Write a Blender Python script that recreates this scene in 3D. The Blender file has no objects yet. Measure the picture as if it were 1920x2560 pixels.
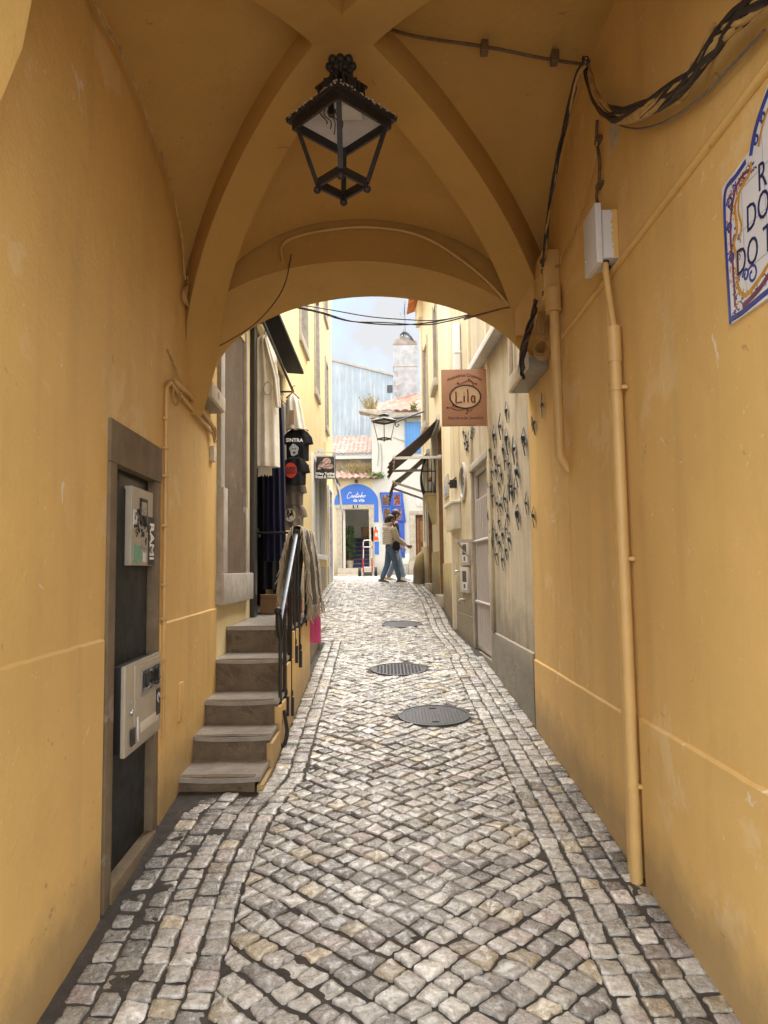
import bpy, bmesh, math, random
from mathutils import Vector, Matrix, noise
random.seed(7)
SC = bpy.context.scene
COL = SC.collection
V = Vector
PI = math.pi

# ------------------------------------------------------------------ camera
F, PITCH, ROLL, CZ = 1775.0, math.radians(4.51), 0.0135, 1.58
cd = bpy.data.cameras.new("camera")
cam = bpy.data.objects.new("camera", cd)
COL.objects.link(cam)
cd.sensor_fit = 'VERTICAL'
cd.sensor_height = 24.0
cd.lens = 24.0 * F / 2560.0
cd.clip_start = 0.05
cd.clip_end = 2000
CM = Matrix.Rotation(PI / 2 + PITCH, 4, 'X') @ Matrix.Rotation(-ROLL, 4, 'Z')
cam.matrix_world = Matrix.Translation((0, 0, CZ)) @ CM
SC.camera = cam
CMR = CM.to_3x3()


# survey helpers: where a sight line meets a real surface of the place
def ray(px, py):
    return CMR @ V(((px - 960) / F, -(py - 1280) / F, -1.0))


def on_x(px, py, a, b):            # plane X = a + b*Y
    d = ray(px, py)
    return d * (a / (d.x - b * d.y)) + V((0, 0, CZ))


def on_y(px, py, Y):
    d = ray(px, py)
    return d * (Y / d.y) + V((0, 0, CZ))


LWA, LWB = -1.14, -0.044           # passage left wall
RWX = 1.22                         # passage right wall
LFA, LFB = -1.42, 0.003            # left house front
RB = [(5.88, 1.22), (8.2, 1.19), (9.3, 1.16), (10.7, 1.07), (12.5, 1.09), (14.6, 1.08), (17.2, 0.94)]


def lwx(Y): return LWA + LWB * Y
def lfx(Y): return LFA + LFB * Y


def rbx(Y):
    if Y <= RB[0][0]:
        return RWX
    for (y0, x0), (y1, x1) in zip(RB, RB[1:]):
        if Y <= y1:
            return x0 + (x1 - x0) * (Y - y0) / (y1 - y0)
    return RB[-1][1]


def lw(px, py): return on_x(px, py, LWA, LWB)
def rw(px, py): return on_x(px, py, RWX, 0)
def lf(px, py): return on_x(px, py, LFA, LFB)


def rf(px, py):
    d = ray(px, py)
    best = None
    for (y0, x0), (y1, x1) in zip(RB, RB[1:]):
        b = (x1 - x0) / (y1 - y0)
        a = x0 - b * y0
        den = d.x - b * d.y
        if abs(den) < 1e-6:
            continue
        t = a / den
        y = t * d.y
        if y0 - 1e-3 <= y <= y1 + 1e-3 and t > 0 and (best is None or t < best):
            best = t
    if best is None:
        best = 17.2 / d.y
    return d * best + V((0, 0, CZ))


GP = [(-400, -.4), (-4, -.12), (1, -.03), (2.46, 0), (6.19, .30), (8, .444), (11.2, .697), (14.5, 1.0), (17, 1.21), (19, 1.31), (23, 1.36), (40, 1.5), (400, 2.0)]


def G(Y):
    for (y0, z0), (y1, z1) in zip(GP, GP[1:]):
        if Y <= y1:
            return z0 + (z1 - z0) * (Y - y0) / (y1 - y0)
    return GP[-1][1]


def on_ground(px, py):
    d = ray(px, py)
    t = .5
    while t < 60:
        p = d * t + V((0, 0, CZ))
        if p.z <= G(p.y):
            return V((p.x, p.y, G(p.y)))
        t += .004
    return p


# ------------------------------------------------------------------ materials
MATS = {}


def mat(name, col, rough=.6, var=.15, scale=4.0, bump=.0, bscale=60.0, metal=0.0, spec=.5,
        streak=0.0, streak_col=(.05, .04, .03), patch=0.0, patch_col=(.3, .3, .3), patch_scale=3.0,
        patch_at=.6, low_bump=0.0, coat=0.0, attr=None, rvar=0.0, streak_xy=7.0, grime=None, speck=None):
    m = bpy.data.materials.new(name)
    m.use_nodes = True
    nt = m.node_tree
    n = nt.nodes
    L = nt.links.new
    b = n['Principled BSDF']
    geo = n.new('ShaderNodeNewGeometry')
    pos = geo.outputs['Position']

    def nz(sc, det=4, rgh=.55, vec=None, dist=0.0):
        t = n.new('ShaderNodeTexNoise')
        t.inputs['Scale'].default_value = sc
        t.inputs['Detail'].default_value = det
        t.inputs['Roughness'].default_value = rgh
        t.inputs['Distortion'].default_value = dist
        L(vec if vec is not None else pos, t.inputs['Vector'])
        return t.outputs['Fac']

    def ramp(src, a, c, v0=0.0, v1=1.0):
        r = n.new('ShaderNodeMapRange')
        r.inputs['From Min'].default_value = a
        r.inputs['From Max'].default_value = c
        r.inputs['To Min'].default_value = v0
        r.inputs['To Max'].default_value = v1
        L(src, r.inputs['Value'])
        return r.outputs['Result']

    def mix(fac, a, c, mode='MIX'):
        x = n.new('ShaderNodeMix')
        x.data_type = 'RGBA'
        x.blend_type = mode
        for sock, val in ((x.inputs[0], fac), (x.inputs[6], a), (x.inputs[7], c)):
            if hasattr(val, 'is_linked'):
                L(val, sock)
            elif isinstance(val, tuple):
                sock.default_value = (*val, 1)
            else:
                sock.default_value = val
        return x.outputs[2]
    lo = tuple(max(0, c * (1 - var)) for c in col)
    hi = tuple(min(1, c * (1 + var)) for c in col)
    if attr:
        a = n.new('ShaderNodeAttribute')
        a.attribute_name = attr
        base = mix(1.0, mix(ramp(nz(scale, 6, .65), .3, .7), (1 - var,) * 3, (1 + var,) * 3), a.outputs['Color'], 'MULTIPLY')
    else:
        base = mix(ramp(nz(scale, 5, .6), .3, .7), lo, hi)
    if patch:
        base = mix(ramp(nz(patch_scale, 6, .65, None, .6), patch_at, patch_at + .07, 0, patch), base, patch_col)
    if streak:
        mp = n.new('ShaderNodeMapping')
        mp.inputs['Scale'].default_value = (streak_xy, streak_xy, .45)
        L(pos, mp.inputs['Vector'])
        base = mix(ramp(nz(1.0, 6, .6, mp.outputs['Vector']), .5, .78, 0, streak), base, streak_col)
    if speck:
        for c_, t_, s_ in speck:
            base = mix(ramp(nz(s_, 4, .7, None, 1.2), t_, t_ + .03, 0, .6), base, c_)
    if grime:
        # splash-back dirt at the foot of a wall, broken up by noise
        z0, h, gcol, amt = grime
        sx = n.new('ShaderNodeSeparateXYZ')
        L(pos, sx.inputs[0])
        gy = n.new('ShaderNodeMath')
        gy.operation = 'MULTIPLY_ADD'
        L(sx.outputs['Y'], gy.inputs[0])
        gy.inputs[1].default_value = -.08
        L(sx.outputs['Z'], gy.inputs[2])
        ad = n.new('ShaderNodeMath')
        ad.operation = 'MULTIPLY_ADD'
        L(nz(5.0, 6, .7), ad.inputs[0])
        ad.inputs[1].default_value = -h * 1.6
        L(gy.outputs[0], ad.inputs[2])
        base = mix(ramp(ad.outputs[0], z0 - h * .8, z0 - h * .8 + h, amt, 0), base, gcol)
    L(base, b.inputs['Base Color'])
    b.inputs['Roughness'].default_value = rough
    if rvar:
        L(ramp(nz(scale * 2.2, 4), .3, .7, max(.03, rough - rvar), rough + rvar), b.inputs['Roughness'])
    b.inputs['Metallic'].default_value = metal
    b.inputs['Specular IOR Level'].default_value = spec
    if coat:
        b.inputs['Coat Weight'].default_value = coat
        b.inputs['Coat Roughness'].default_value = .15
    prev = None
    for amt, sc_, dist in ((low_bump, 2.2, .12), (bump, bscale, .012)):
        if amt:
            bp = n.new('ShaderNodeBump')
            bp.inputs['Strength'].default_value = amt
            bp.inputs['Distance'].default_value = dist
            L(nz(sc_, 5, .6), bp.inputs['Height'])
            if prev:
                L(prev, bp.inputs['Normal'])
            prev = bp.outputs['Normal']
    if prev:
        L(prev, b.inputs['Normal'])
    MATS[name] = m
    return m


OCH = (.67, .44, .158)
ochre = mat('ochre_plaster', OCH, .58, .07, 1.3, bump=.2, bscale=55, low_bump=.09, spec=.3,
            streak=.5, streak_col=(.44, .285, .12), patch=.45, patch_col=(.76, .59, .34), patch_scale=1.9, patch_at=.585,
            grime=(-.06, .22, (.26, .19, .11), .6), streak_xy=4.0, speck=[((.76, .64, .44), .655, 20), ((.80, .74, .62), .672, 4.5), ((.33, .22, .10), .675, 8)])
vault_m = mat('shaded_ochre_plaster', (.475, .29, .09), .75, .10, 1.1, bump=.3, bscale=30, low_bump=.16, spec=.2, patch=.22, patch_col=(.40, .23, .075), patch_scale=2.2, patch_at=.58, speck=[((.62, .44, .2), .665, 22), ((.24, .14, .055), .67, 6)])  # same paint as the walls, darkened: the vault's shade is in the colour
ochre_gloss = mat('ochre_painted_pipe', (.58, .38, .145), .45, .08, 6, bump=.1, bscale=60, patch=.5, patch_col=(.35, .2, .08), patch_scale=14, patch_at=.7)
stone_brown = mat('brown_limestone', (.17, .125, .075), .8, .25, 6, bump=.5, bscale=45, streak=.4, streak_col=(.09, .06, .04), patch=.5, patch_col=(.4, .36, .3), patch_scale=5, patch_at=.62)
stone_pale = mat('pale_limestone', (.42, .38, .32), .75, .2, 9, bump=.5, bscale=60, streak=.25, streak_col=(.16, .13, .1))
stone_panel = mat('tooled_stone', (.125, .082, .045), .85, .22, 3, bump=.8, bscale=55, streak=.4, streak_col=(.1, .075, .055), patch=.3, patch_col=(.3, .25, .2), patch_scale=4)
stone_step = mat('step_stone', (.135, .098, .058), .62, .3, 7, bump=.6, bscale=30, patch=.75, patch_col=(.075, .05, .03), patch_scale=5, patch_at=.54, streak=.4, streak_col=(.1, .07, .04))
tread_m = mat('worn_tread_stone', (.29, .26, .225), .38, .22, 8, bump=.35, bscale=30, patch=.4, patch_col=(.2, .17, .14), patch_scale=6, rvar=.1)
yellow = mat('pale_yellow_plaster', (.74, .60, .31), .8, .06, 2, bump=.25, bscale=30, streak=.25, streak_col=(.52, .42, .24), streak_xy=5)
cream = mat('cream_plaster', (.74, .66, .49), .8, .06, 2, bump=.25, bscale=30, streak=.35, streak_col=(.42, .36, .26), streak_xy=6)
cream_dirty = mat('weathered_cream_plaster', (.56, .475, .32), .85, .14, 2.5, bump=.4, bscale=26, streak=.75, streak_col=(.2, .16, .1), patch=.4, patch_col=(.55, .5, .42), patch_scale=3, grime=(.25, .55, (.12, .1, .075), .75), streak_xy=8)
grey_wall = mat('weathered_grey_plaster', (.50, .43, .31), .85, .16, 2, bump=.3, bscale=30, streak=.9, streak_col=(.27, .205, .12), patch=.5, patch_col=(.46, .35, .18), patch_scale=1.8, patch_at=.57, grime=(.3, .5, (.13, .115, .1), .7), streak_xy=9)
grey_plinth = mat('grey_plinth_render', (.50, .45, .365), .9, .2, 5, bump=.6, bscale=22, patch=.6, patch_col=(.27, .235, .19), patch_scale=3, grime=(.2, .4, (.1, .09, .07), .7))
plinth_olive = mat('olive_ochre_plinth', (.42, .34, .17), .8, .1, 4, bump=.3, bscale=30, streak=.3, streak_col=(.2, .16, .1), grime=(.15, .3, (.14, .11, .08), .7))
white_wall = mat('whitewash', (.56, .57, .56), .85, .05, 3, bump=.2, bscale=20, patch=.7, patch_col=(.55, .5, .42), patch_scale=2.3, patch_at=.63, grime=(-.35, .5, (.4, .35, .27), .6))
cream_end = mat('cream_front_plaster', (.60, .53, .37), .85, .07, 2, bump=.2, bscale=20, patch=.5, patch_col=(.6, .5, .36), patch_scale=4, patch_at=.6, grime=(-.35, .6, (.36, .3, .22), .7))
corrug = mat('weathered_grey_cladding', (.33, .39, .44), .7, .14, 1.5, bump=.3, bscale=12, streak=1.0, streak_col=(.62, .63, .63), patch=.7, patch_col=(.36, .31, .24), patch_scale=.7, patch_at=.6, streak_xy=7)
chim_m = mat('mottled_chimney_render', (.33, .34, .35), .9, .2, 4, bump=.4, bscale=15, patch=.8, patch_col=(.24, .22, .2), patch_scale=3, patch_at=.55)
rust_stone = mat('rusty_masonry', (.24, .20, .165), .9, .3, 6, bump=.6, bscale=12)
tile_red = mat('red_roof_tile', (.25, .075, .045), .8, .3, 5, bump=.3, bscale=20, patch=.7, patch_col=(.36, .3, .24), patch_scale=3, patch_at=.55)
tile_faded = mat('faded_pink_roof_tile', (.20, .115, .09), .85, .25, 4, bump=.3, bscale=20, patch=.7, patch_col=(.28, .24, .21), patch_scale=3, patch_at=.52)
tile_orange = mat('orange_eave_tile', (.55, .2, .06), .8, .2, 6)
iron = mat('black_iron', (.022, .02, .02), .45, .3, 20, bump=.2, bscale=80, metal=.3)
iron_old = mat('old_brown_black_iron', (.022, .017, .015), .55, .35, 18, bump=.4, bscale=60)
iron_grey = mat('dark_grey_iron', (.06, .06, .065), .5, .25, 14)
lantern_white = mat('white_enamel', (.62, .58, .58), .5, .08, 20)
lichen = mat('pale_lichen', (.42, .4, .33), .95, .3, 30)
steel_rail = mat('polished_dark_steel', (.07, .075, .085), .3, .15, 20, metal=.9)
black_door = mat('black_green_door_paint', (.009, .012, .012), .5, .35, 5, bump=.25, bscale=22, streak=.25, streak_col=(.03, .033, .03), rvar=.08, spec=.3)
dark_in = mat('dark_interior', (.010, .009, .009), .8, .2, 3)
dark_frame = mat('dark_door_frame', (.018, .016, .015), .4, .2, 5)
glass_m = mat('window_glass', (.05, .06, .065), .04, .1, 2, spec=.8)
shop_glass = mat('shop_window_glass', (.26, .28, .26), .05, .25, 2, spec=1.0, coat=.6)  # pale base colour stands in for bright reflections in the pane
white_paint = mat('white_paint', (.72, .72, .70), .45, .06, 6)
cream_paint = mat('cream_paint', (.62, .56, .45), .45, .08, 8, streak=.2, streak_col=(.35, .3, .22))
brown_wood = mat('brown_window_wood', (.22, .11, .04), .5, .25, 8)
red_wood = mat('red_brown_door_wood', (.13, .035, .012), .4, .25, 5)
blue = mat('blue_paint', (.035, .15, .62), .45, .06, 3)
blue_dk = mat('deep_blue_paint', (.02, .075, .42), .4, .08, 3)
blue_shut = mat('faded_blue_shutter', (.09, .27, .60), .5, .08, 4)
navy = mat('navy_step_paint', (.018, .035, .15), .6, .2, 5)
white_txt = mat('white_lettering', (.85, .85, .85), .5, .02, 5)
black_txt = mat('black_lettering', (.012, .012, .014), .5, .1, 5)
box_white = mat('white_cabinet_paint', (.62, .62, .63), .45, .05, 6, streak=.12, streak_col=(.4, .38, .33))
box_cream = mat('cream_meter_cabinet', (.40, .35, .27), .5, .08, 9, streak=.3, streak_col=(.26, .22, .16), patch=.3, patch_col=(.3, .26, .2), patch_scale=12)
grey_fix = mat('grey_plastic', (.30, .28, .24), .6, .1, 8)
cable_b = mat('black_cable', (.018, .016, .015), .55, .4, 16)
cable_o = mat('painted_over_cable', (.42, .27, .1), .6, .25, 18, patch=.6, patch_col=(.09, .06, .035), patch_scale=16, patch_at=.6)
cable_br = mat('brown_cable', (.13, .08, .04), .6, .35, 20)
cable_gr = mat('grey_wire', (.16, .15, .14), .5, .3, 20)
lila_board = mat('terracotta_sign_board', (.40, .21, .125), .55, .04, 3)
lila_oval = mat('beige_sign_oval', (.58, .44, .27), .55, .04, 3)
maroon = mat('maroon_lettering', (.17, .02, .025), .5, .1, 5)
plum = mat('plum_lettering', (.075, .025, .035), .5, .1, 5)
swal = mat('blue_black_glazed_ceramic', (.034, .05, .076), .3, .4, 12, spec=.6)
cast = mat('cast_iron_cover', (.085, .085, .09), .42, .2, 16, metal=.5, bump=.2, bscale=60)
tile_w = mat('white_glazed_tile', (.70, .70, .72), .2, .05, 6, coat=.4)
tile_blue = mat('cobalt_glaze', (.03, .06, .28), .22, .35, 14, coat=.4)
tile_yel = mat('yellow_glaze', (.50, .26, .04), .22, .25, 14, coat=.4)
tile_pur = mat('manganese_glaze', (.16, .05, .11), .22, .3, 14, coat=.4)
tile_ink = mat('dark_blue_glaze_lettering', (.015, .025, .10), .25, .2, 10)
grout = mat('tile_joint', (.3, .3, .33), .8, .1, 8)
linen = mat('cream_linen', (.80, .76, .65), .95, .08, 10, bump=.5, bscale=120)
navy_cloth = mat('navy_cloth', (.006, .006, .03), .95, .2, 6)
black_cloth = mat('black_cotton', (.008, .008, .010), .95, .2, 8)
grey_cloth = mat('grey_brown_cotton', (.16, .135, .115), .95, .12, 9, bump=.3, bscale=70)
beige_cloth = mat('stone_cotton', (.24, .2, .155), .95, .1, 9, bump=.3, bscale=70)
red_print = mat('red_print', (.62, .045, .02), .7, .08, 12)
grey_print = mat('grey_print', (.45, .45, .45), .8, .4, 60)
kraft = mat('kraft_card', (.33, .2, .1), .9, .1, 9)
wood_light = mat('hanger_wood', (.42, .27, .13), .5, .15, 12)
blk_l = mat('blanket_beige_wool', (.40, .34, .25), 1, .12, 16, bump=.6, bscale=120)
blk_d = mat('blanket_brown_wool', (.075, .06, .05), 1, .2, 16, bump=.6, bscale=120)
pink = mat('pink_plastic_bag', (.58, .06, .21), .45, .06, 8)
awn_brown = mat('brown_awning_fabric', (.14, .105, .095), .85, .08, 6, bump=.2, bscale=100)
awn_beige = mat('beige_awning_fabric', (.52, .46, .36), .85, .08, 6, bump=.2, bscale=100)
awn_black = mat('black_canopy_sheet', (.012, .012, .013), .7, .3, 3, spec=.2)
alu = mat('white_aluminium', (.55, .55, .54), .35, .06, 8, metal=.2)
rubber = mat('black_rubber', (.02, .02, .02), .8, .1, 10)
red_metal = mat('red_powder_coat', (.42, .02, .035), .4, .08, 10)
steel = mat('bare_steel', (.5, .5, .5), .3, .08, 10, metal=.8)
skin_m = mat('skin', (.48, .27, .19), .55, .06, 20)
hair_m = mat('dark_hair', (.02, .014, .012), .5, .3, 60)
jeans = mat('blue_jeans', (.085, .135, .22), .9, .15, 14, bump=.3, bscale=120)
jeans_l = mat('light_jeans', (.19, .25, .34), .9, .15, 14)
puffer = mat('beige_quilted_nylon', (.62, .56, .47), .55, .05, 10)
coat_blk = mat('black_coat', (.012, .012, .013), .85, .15, 10)
shoe_y = mat('olive_shoe', (.10, .09, .04), .6, .3, 30)
shoe_b = mat('beige_shoe', (.5, .4, .28), .6, .2, 30)
leaf_m = mat('dark_green_leaves', (.03, .07, .018), .6, .5, 30)
dry_leaf = mat('dry_weeds', (.30, .24, .1), .8, .4, 20)
green_weed = mat('green_weeds', (.09, .17, .03), .7, .4, 20)
paper = mat('white_paper', (.66, .66, .66), .7, .05, 9)
poster_red = mat('orange_red_print', (.66, .09, .03), .6, .05, 9)
poster_cyan = mat('pale_blue_print', (.45, .62, .68), .6, .08, 9)
food = mat('food_photo_print', (.10, .045, .03), .4, .3, 30, patch=.9, patch_col=(.5, .3, .18), patch_scale=18, patch_at=.55)
food_red = mat('dessert_photo_print', (.12, .03, .03), .4, .3, 30, patch=.9, patch_col=(.55, .2, .18), patch_scale=16, patch_at=.53)
sticker_mix = mat('weathered_sticker_print', (.36, .33, .28), .5, .3, 40, patch=.8, patch_col=(.05, .05, .05), patch_scale=34, patch_at=.56)
sticker_green = mat('mint_sticker', (.16, .36, .26), .5, .15, 40, patch=.6, patch_col=(.4, .45, .4), patch_scale=40)
sign_pink = mat('pale_pink_print', (.58, .40, .36), .6, .1, 20)
dirt_m = mat('dark_joint_dirt', (.045, .038, .031), .85, .35, 14, bump=.6, bscale=70, patch=.4, patch_col=(.085, .072, .06), patch_scale=8, patch_at=.55)
cob_m = mat('limestone_setts', (1, 1, 1), .25, .38, 30, bump=.8, bscale=42, attr='tone', rvar=.14, spec=.8, coat=.3, patch=.75, patch_col=(.06, .05, .042), patch_scale=15, patch_at=.62)


# ------------------------------------------------------------------ mesh helpers
class B:
    """collects shapes in world coordinates; obj() turns it into one mesh"""

    def __init__(self):
        self.v = []
        self.f = []

    def add(self, vs, fs):
        o = len(self.v)
        self.v += [V(p) for p in vs]
        self.f += [tuple(i + o for i in f) for f in fs]
        return self

    def hexa(self, p):               # 8 corners: bottom 0-3 ccw, top 4-7 ccw
        return self.add(p, [(3, 2, 1, 0), (4, 5, 6, 7), (0, 1, 5, 4), (1, 2, 6, 5), (2, 3, 7, 6), (3, 0, 4, 7)])

    def box(self, x0, x1, y0, y1, z0, z1):
        return self.hexa([(x0, y0, z0), (x1, y0, z0), (x1, y1, z0), (x0, y1, z0), (x0, y0, z1), (x1, y0, z1), (x1, y1, z1), (x0, y1, z1)])

    def plate(self, pts, ext):       # any planar polygon extruded by a vector
        n = len(pts)
        ext = V(ext)
        a = [V(p) for p in pts]
        return self.add(a + [p + ext for p in a], [tuple(range(n))[::-1], tuple(range(n, 2 * n))] + [(i, (i + 1) % n, (i + 1) % n + n, i + n) for i in range(n)])

    def tube(self, pts, r, seg=8, smooth=0, cap=True, flat=1.0, closed=False):
        pts = [V(p) for p in pts]
        if smooth:
            pts = spline(pts, smooth, closed)
        n = len(pts)
        rs = r if isinstance(r, (list, tuple)) else [r] * n
        if len(rs) != n:
            rs = [rs[min(len(rs) - 1, int(i * len(rs) / n))] for i in range(n)]
        up = None
        rings = []
        for i, p in enumerate(pts):
            t = (pts[min(i + 1, n - 1)] - pts[max(i - 1, 0)])
            if t.length < 1e-9:
                t = V((0, 0, 1))
            t.normalize()
            if up is None:
                up = V((0, 0, 1)) if abs(t.z) < .9 else V((1, 0, 0))
            x = t.cross(up)
            if x.length < 1e-6:
                x = t.cross(V((0, 1, 0)))
            x.normalize()
            up = x.cross(t).normalized()
            rings.append([p + (x * math.cos(a) + up * math.sin(a) * flat) * rs[i] for a in (2 * PI * k / seg for k in range(seg))])
        vs = [q for R_ in rings for q in R_]
        fs = [(i * seg + k, i * seg + (k + 1) % seg, (i + 1) * seg + (k + 1) % seg, (i + 1) * seg + k) for i in range(n - 1) for k in range(seg)]
        if cap:
            fs += [tuple(range(seg))[::-1], tuple((n - 1) * seg + k for k in range(seg))]
        return self.add(vs, fs)

    def cyl(self, a, b, r, seg=14, r2=None):
        return self.tube([a, b], [r, r if r2 is None else r2], seg)

    def ball(self, c, r, sc=(1, 1, 1), nu=12, nv=8):
        c = V(c)
        vs = [c + V((0, 0, r * sc[2]))]
        for j in range(1, nv):
            ph = PI * j / nv
            for i in range(nu):
                a = 2 * PI * i / nu
                vs.append(c + V((r * sc[0] * math.sin(ph) * math.cos(a), r * sc[1] * math.sin(ph) * math.sin(a), r * sc[2] * math.cos(ph))))
        vs.append(c - V((0, 0, r * sc[2])))
        fs = [(0, 1 + i, 1 + (i + 1) % nu) for i in range(nu)]
        for j in range(nv - 2):
            for i in range(nu):
                a, b2 = 1 + j * nu + i, 1 + j * nu + (i + 1) % nu
                fs.append((a, a + nu, b2 + nu, b2))
        l = len(vs) - 1
        fs += [(l, 1 + (nv - 2) * nu + (i + 1) % nu, 1 + (nv - 2) * nu + i) for i in range(nu)]
        return self.add(vs, fs)

    def grid(self, fn, nu, nv, flip=False, wrap=False):
        vs = [fn(i / nu, j / nv) for j in range(nv + 1) for i in range(nu + (0 if wrap else 1))]
        w = nu if wrap else nu + 1
        fs = []
        for j in range(nv):
            for i in range(nu):
                q = (j * w + i, j * w + (i + 1) % w, (j + 1) * w + (i + 1) % w, (j + 1) * w + i)
                fs.append(q[::-1] if flip else q)
        return self.add(vs, fs)

    def sheet(self, fn, nu, nv, th):     # a grid with thickness; fn(u,v)->(point, normal)
        top = [fn(i / nu, j / nv) for j in range(nv + 1) for i in range(nu + 1)]
        w = nu + 1
        k = len(top)
        vs = [p for p, _ in top] + [V(p) - V(nn) * th for p, nn in top]
        fs = []
        for j in range(nv):
            for i in range(nu):
                q = (j * w + i, j * w + i + 1, (j + 1) * w + i + 1, (j + 1) * w + i)
                fs += [q, tuple(a + k for a in q[::-1])]
        for i in range(nu):
            fs += [(i + 1, i, i + k, i + 1 + k), (nv * w + i, nv * w + i + 1, nv * w + i + 1 + k, nv * w + i + k)]
        for j in range(nv):
            fs += [(j * w, (j + 1) * w, (j + 1) * w + k, j * w + k), ((j + 1) * w + nu, j * w + nu, j * w + nu + k, (j + 1) * w + nu + k)]
        return self.add(vs, fs)


def spline(p, k, closed=False):
    out = []
    n = len(p)
    for i in range(n if closed else n - 1):
        if closed:
            a, b, c, d = p[i - 1], p[i], p[(i + 1) % n], p[(i + 2) % n]
        else:
            a, b, c, d = p[max(i - 1, 0)], p[i], p[i + 1], p[min(i + 2, n - 1)]
        for j in range(k):
            t = j / k
            out.append(.5 * ((2 * b) + (c - a) * t + (2 * a - 5 * b + 4 * c - d) * t * t + (3 * b - a - 3 * c + d) * t ** 3))
    out.append(p[0].copy() if closed else p[-1])
    return out


ORI = {}


def thing(name, label, cat, loc, group=None):
    o = bpy.data.objects.new(name, None)
    o.empty_display_size = .1
    COL.objects.link(o)
    o.location = V(loc)
    ORI[o.name] = V(loc)
    o['label'] = label
    o['category'] = cat
    if group:
        o['group'] = group
    return o


def mesh_from(bb, name, org, smooth=0, bev=0.0):
    me = bpy.data.meshes.new(name)
    me.from_pydata([p - org for p in bb.v], [], bb.f)
    bm = bmesh.new()
    bm.from_mesh(me)
    bmesh.ops.recalc_face_normals(bm, faces=bm.faces)
    if bev:
        es = [e for e in bm.edges if len(e.link_faces) == 2 and e.calc_face_angle(0) > .5]
        bmesh.ops.bevel(bm, geom=es, offset=bev, segments=2, profile=.6, affect='EDGES', clamp_overlap=True)
    bm.to_mesh(me)
    bm.free()
    if smooth or bev:
        for p in me.polygons:
            p.use_smooth = True
        me.set_sharp_from_angle(angle=math.radians(smooth if smooth else 40))
    return me


def part(name, bb, m, parent=None, smooth=0, bev=0.0, label=None):
    org = ORI[parent.name] if parent else V((0, 0, 0))
    me = mesh_from(bb, name, org, smooth, bev)
    me.materials.append(m)
    o = bpy.data.objects.new(name, me)
    COL.objects.link(o)
    if parent:
        o.parent = parent
    ORI[o.name] = org
    if label:
        o['label'] = label
    return o


def solo(name, label, cat, bb, m, group=None, smooth=0, bev=0.0):
    """a thing that is one mesh, origin at its base"""
    c = sum(bb.v, V()) / len(bb.v)
    org = V((c.x, c.y, min(p.z for p in bb.v)))
    me = mesh_from(bb, name, org, smooth, bev)
    me.materials.append(m)
    o = bpy.data.objects.new(name, me)
    COL.objects.link(o)
    o.location = org
    ORI[o.name] = org
    o['label'] = label
    o['category'] = cat
    if group:
        o['group'] = group
    return o


def struct(name, bb, m, smooth=0):
    o = part(name, bb, m, None, smooth)
    o['kind'] = 'structure'
    return o


def text(bb, s, org, ux, uz, size, depth=.003, shear=0.0, align='CENTER', bold=0.0, space=1.0, xs=1.0):
    """letters standing on a surface: ux right, uz up, extruded along ux x uz"""
    cu = bpy.data.curves.new('letters', 'FONT')
    cu.body = s
    cu.size = size
    cu.shear = shear
    cu.align_x = align
    cu.align_y = 'CENTER'
    cu.offset = bold
    cu.space_character = space
    cu.resolution_u = 3
    ob = bpy.data.objects.new('letters', cu)
    me = bpy.data.meshes.new_from_object(ob)
    ux, uz = V(ux).normalized(), V(uz).normalized()
    nn = ux.cross(uz)
    org = V(org)
    k = len(me.vertices)
    fr = [org + ux * v.co.x * xs + uz * v.co.y + nn * depth for v in me.vertices]
    bk = [org + ux * v.co.x * xs + uz * v.co.y - nn * .001 for v in me.vertices]
    fs = [tuple(p.vertices) for p in me.polygons]
    cnt = {}
    for f in fs:
        for a, b2 in zip(f, f[1:] + f[:1]):
            cnt[(a, b2)] = 1
    side = [(a, b2, b2 + k, a + k)[::-1] for (a, b2) in cnt if (b2, a) not in cnt]
    bb.add(fr + bk, fs + side)
    bpy.data.objects.remove(ob)
    bpy.data.curves.remove(cu)
    bpy.data.meshes.remove(me)
    return bb


def wall(bb, fn, u0, u1, z0, z1, holes, depth=.2, back=True):
    """fn(u, z, d) -> point, d metres behind the face. holes: (u0,u1,z0,z1)"""
    us = sorted({u0, u1, *[h[0] for h in holes], *[h[1] for h in holes]})
    zs = sorted({z0, z1, *[h[2] for h in holes], *[h[3] for h in holes]})
    us = [u for u in us if u0 <= u <= u1]
    zs = [z for z in zs if z0 <= z <= z1]
    for a, b2 in zip(us, us[1:]):
        for c, d in zip(zs, zs[1:]):
            um, zm = (a + b2) / 2, (c + d) / 2
            if any(h[0] < um < h[1] and h[2] < zm < h[3] for h in holes):
                continue
            bb.add([fn(a, c, 0), fn(b2, c, 0), fn(b2, d, 0), fn(a, d, 0)], [(0, 1, 2, 3)])
    for h in holes:
        a, b2, c, d = h[0] - .002, h[1] + .002, h[2] - .002, h[3] + .002
        p = [(a, c), (b2, c), (b2, d), (a, d)]
        for i in range(4):
            q, r = p[i], p[(i + 1) % 4]
            bb.add([fn(*q, 0), fn(*r, 0), fn(*r, depth), fn(*q, depth)], [(3, 2, 1, 0)])
    p = [(u0, z0), (u1, z0), (u1, z1), (u0, z1)]
    for i in range(4):
        q, r = p[i], p[(i + 1) % 4]
        bb.add([fn(*q, 0), fn(*r, 0), fn(*r, depth), fn(*q, depth)], [(0, 1, 2, 3)])
    return bb


def slab(bb, fn, u0, u1, z0, z1, d0, d1):
    """a block lying on a wall: d0 nearer the viewer (negative = proud)"""
    return bb.hexa([fn(u0, z0, d0), fn(u1, z0, d0), fn(u1, z0, d1), fn(u0, z0, d1), fn(u0, z1, d0), fn(u1, z1, d0), fn(u1, z1, d1), fn(u0, z1, d1)])


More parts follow.
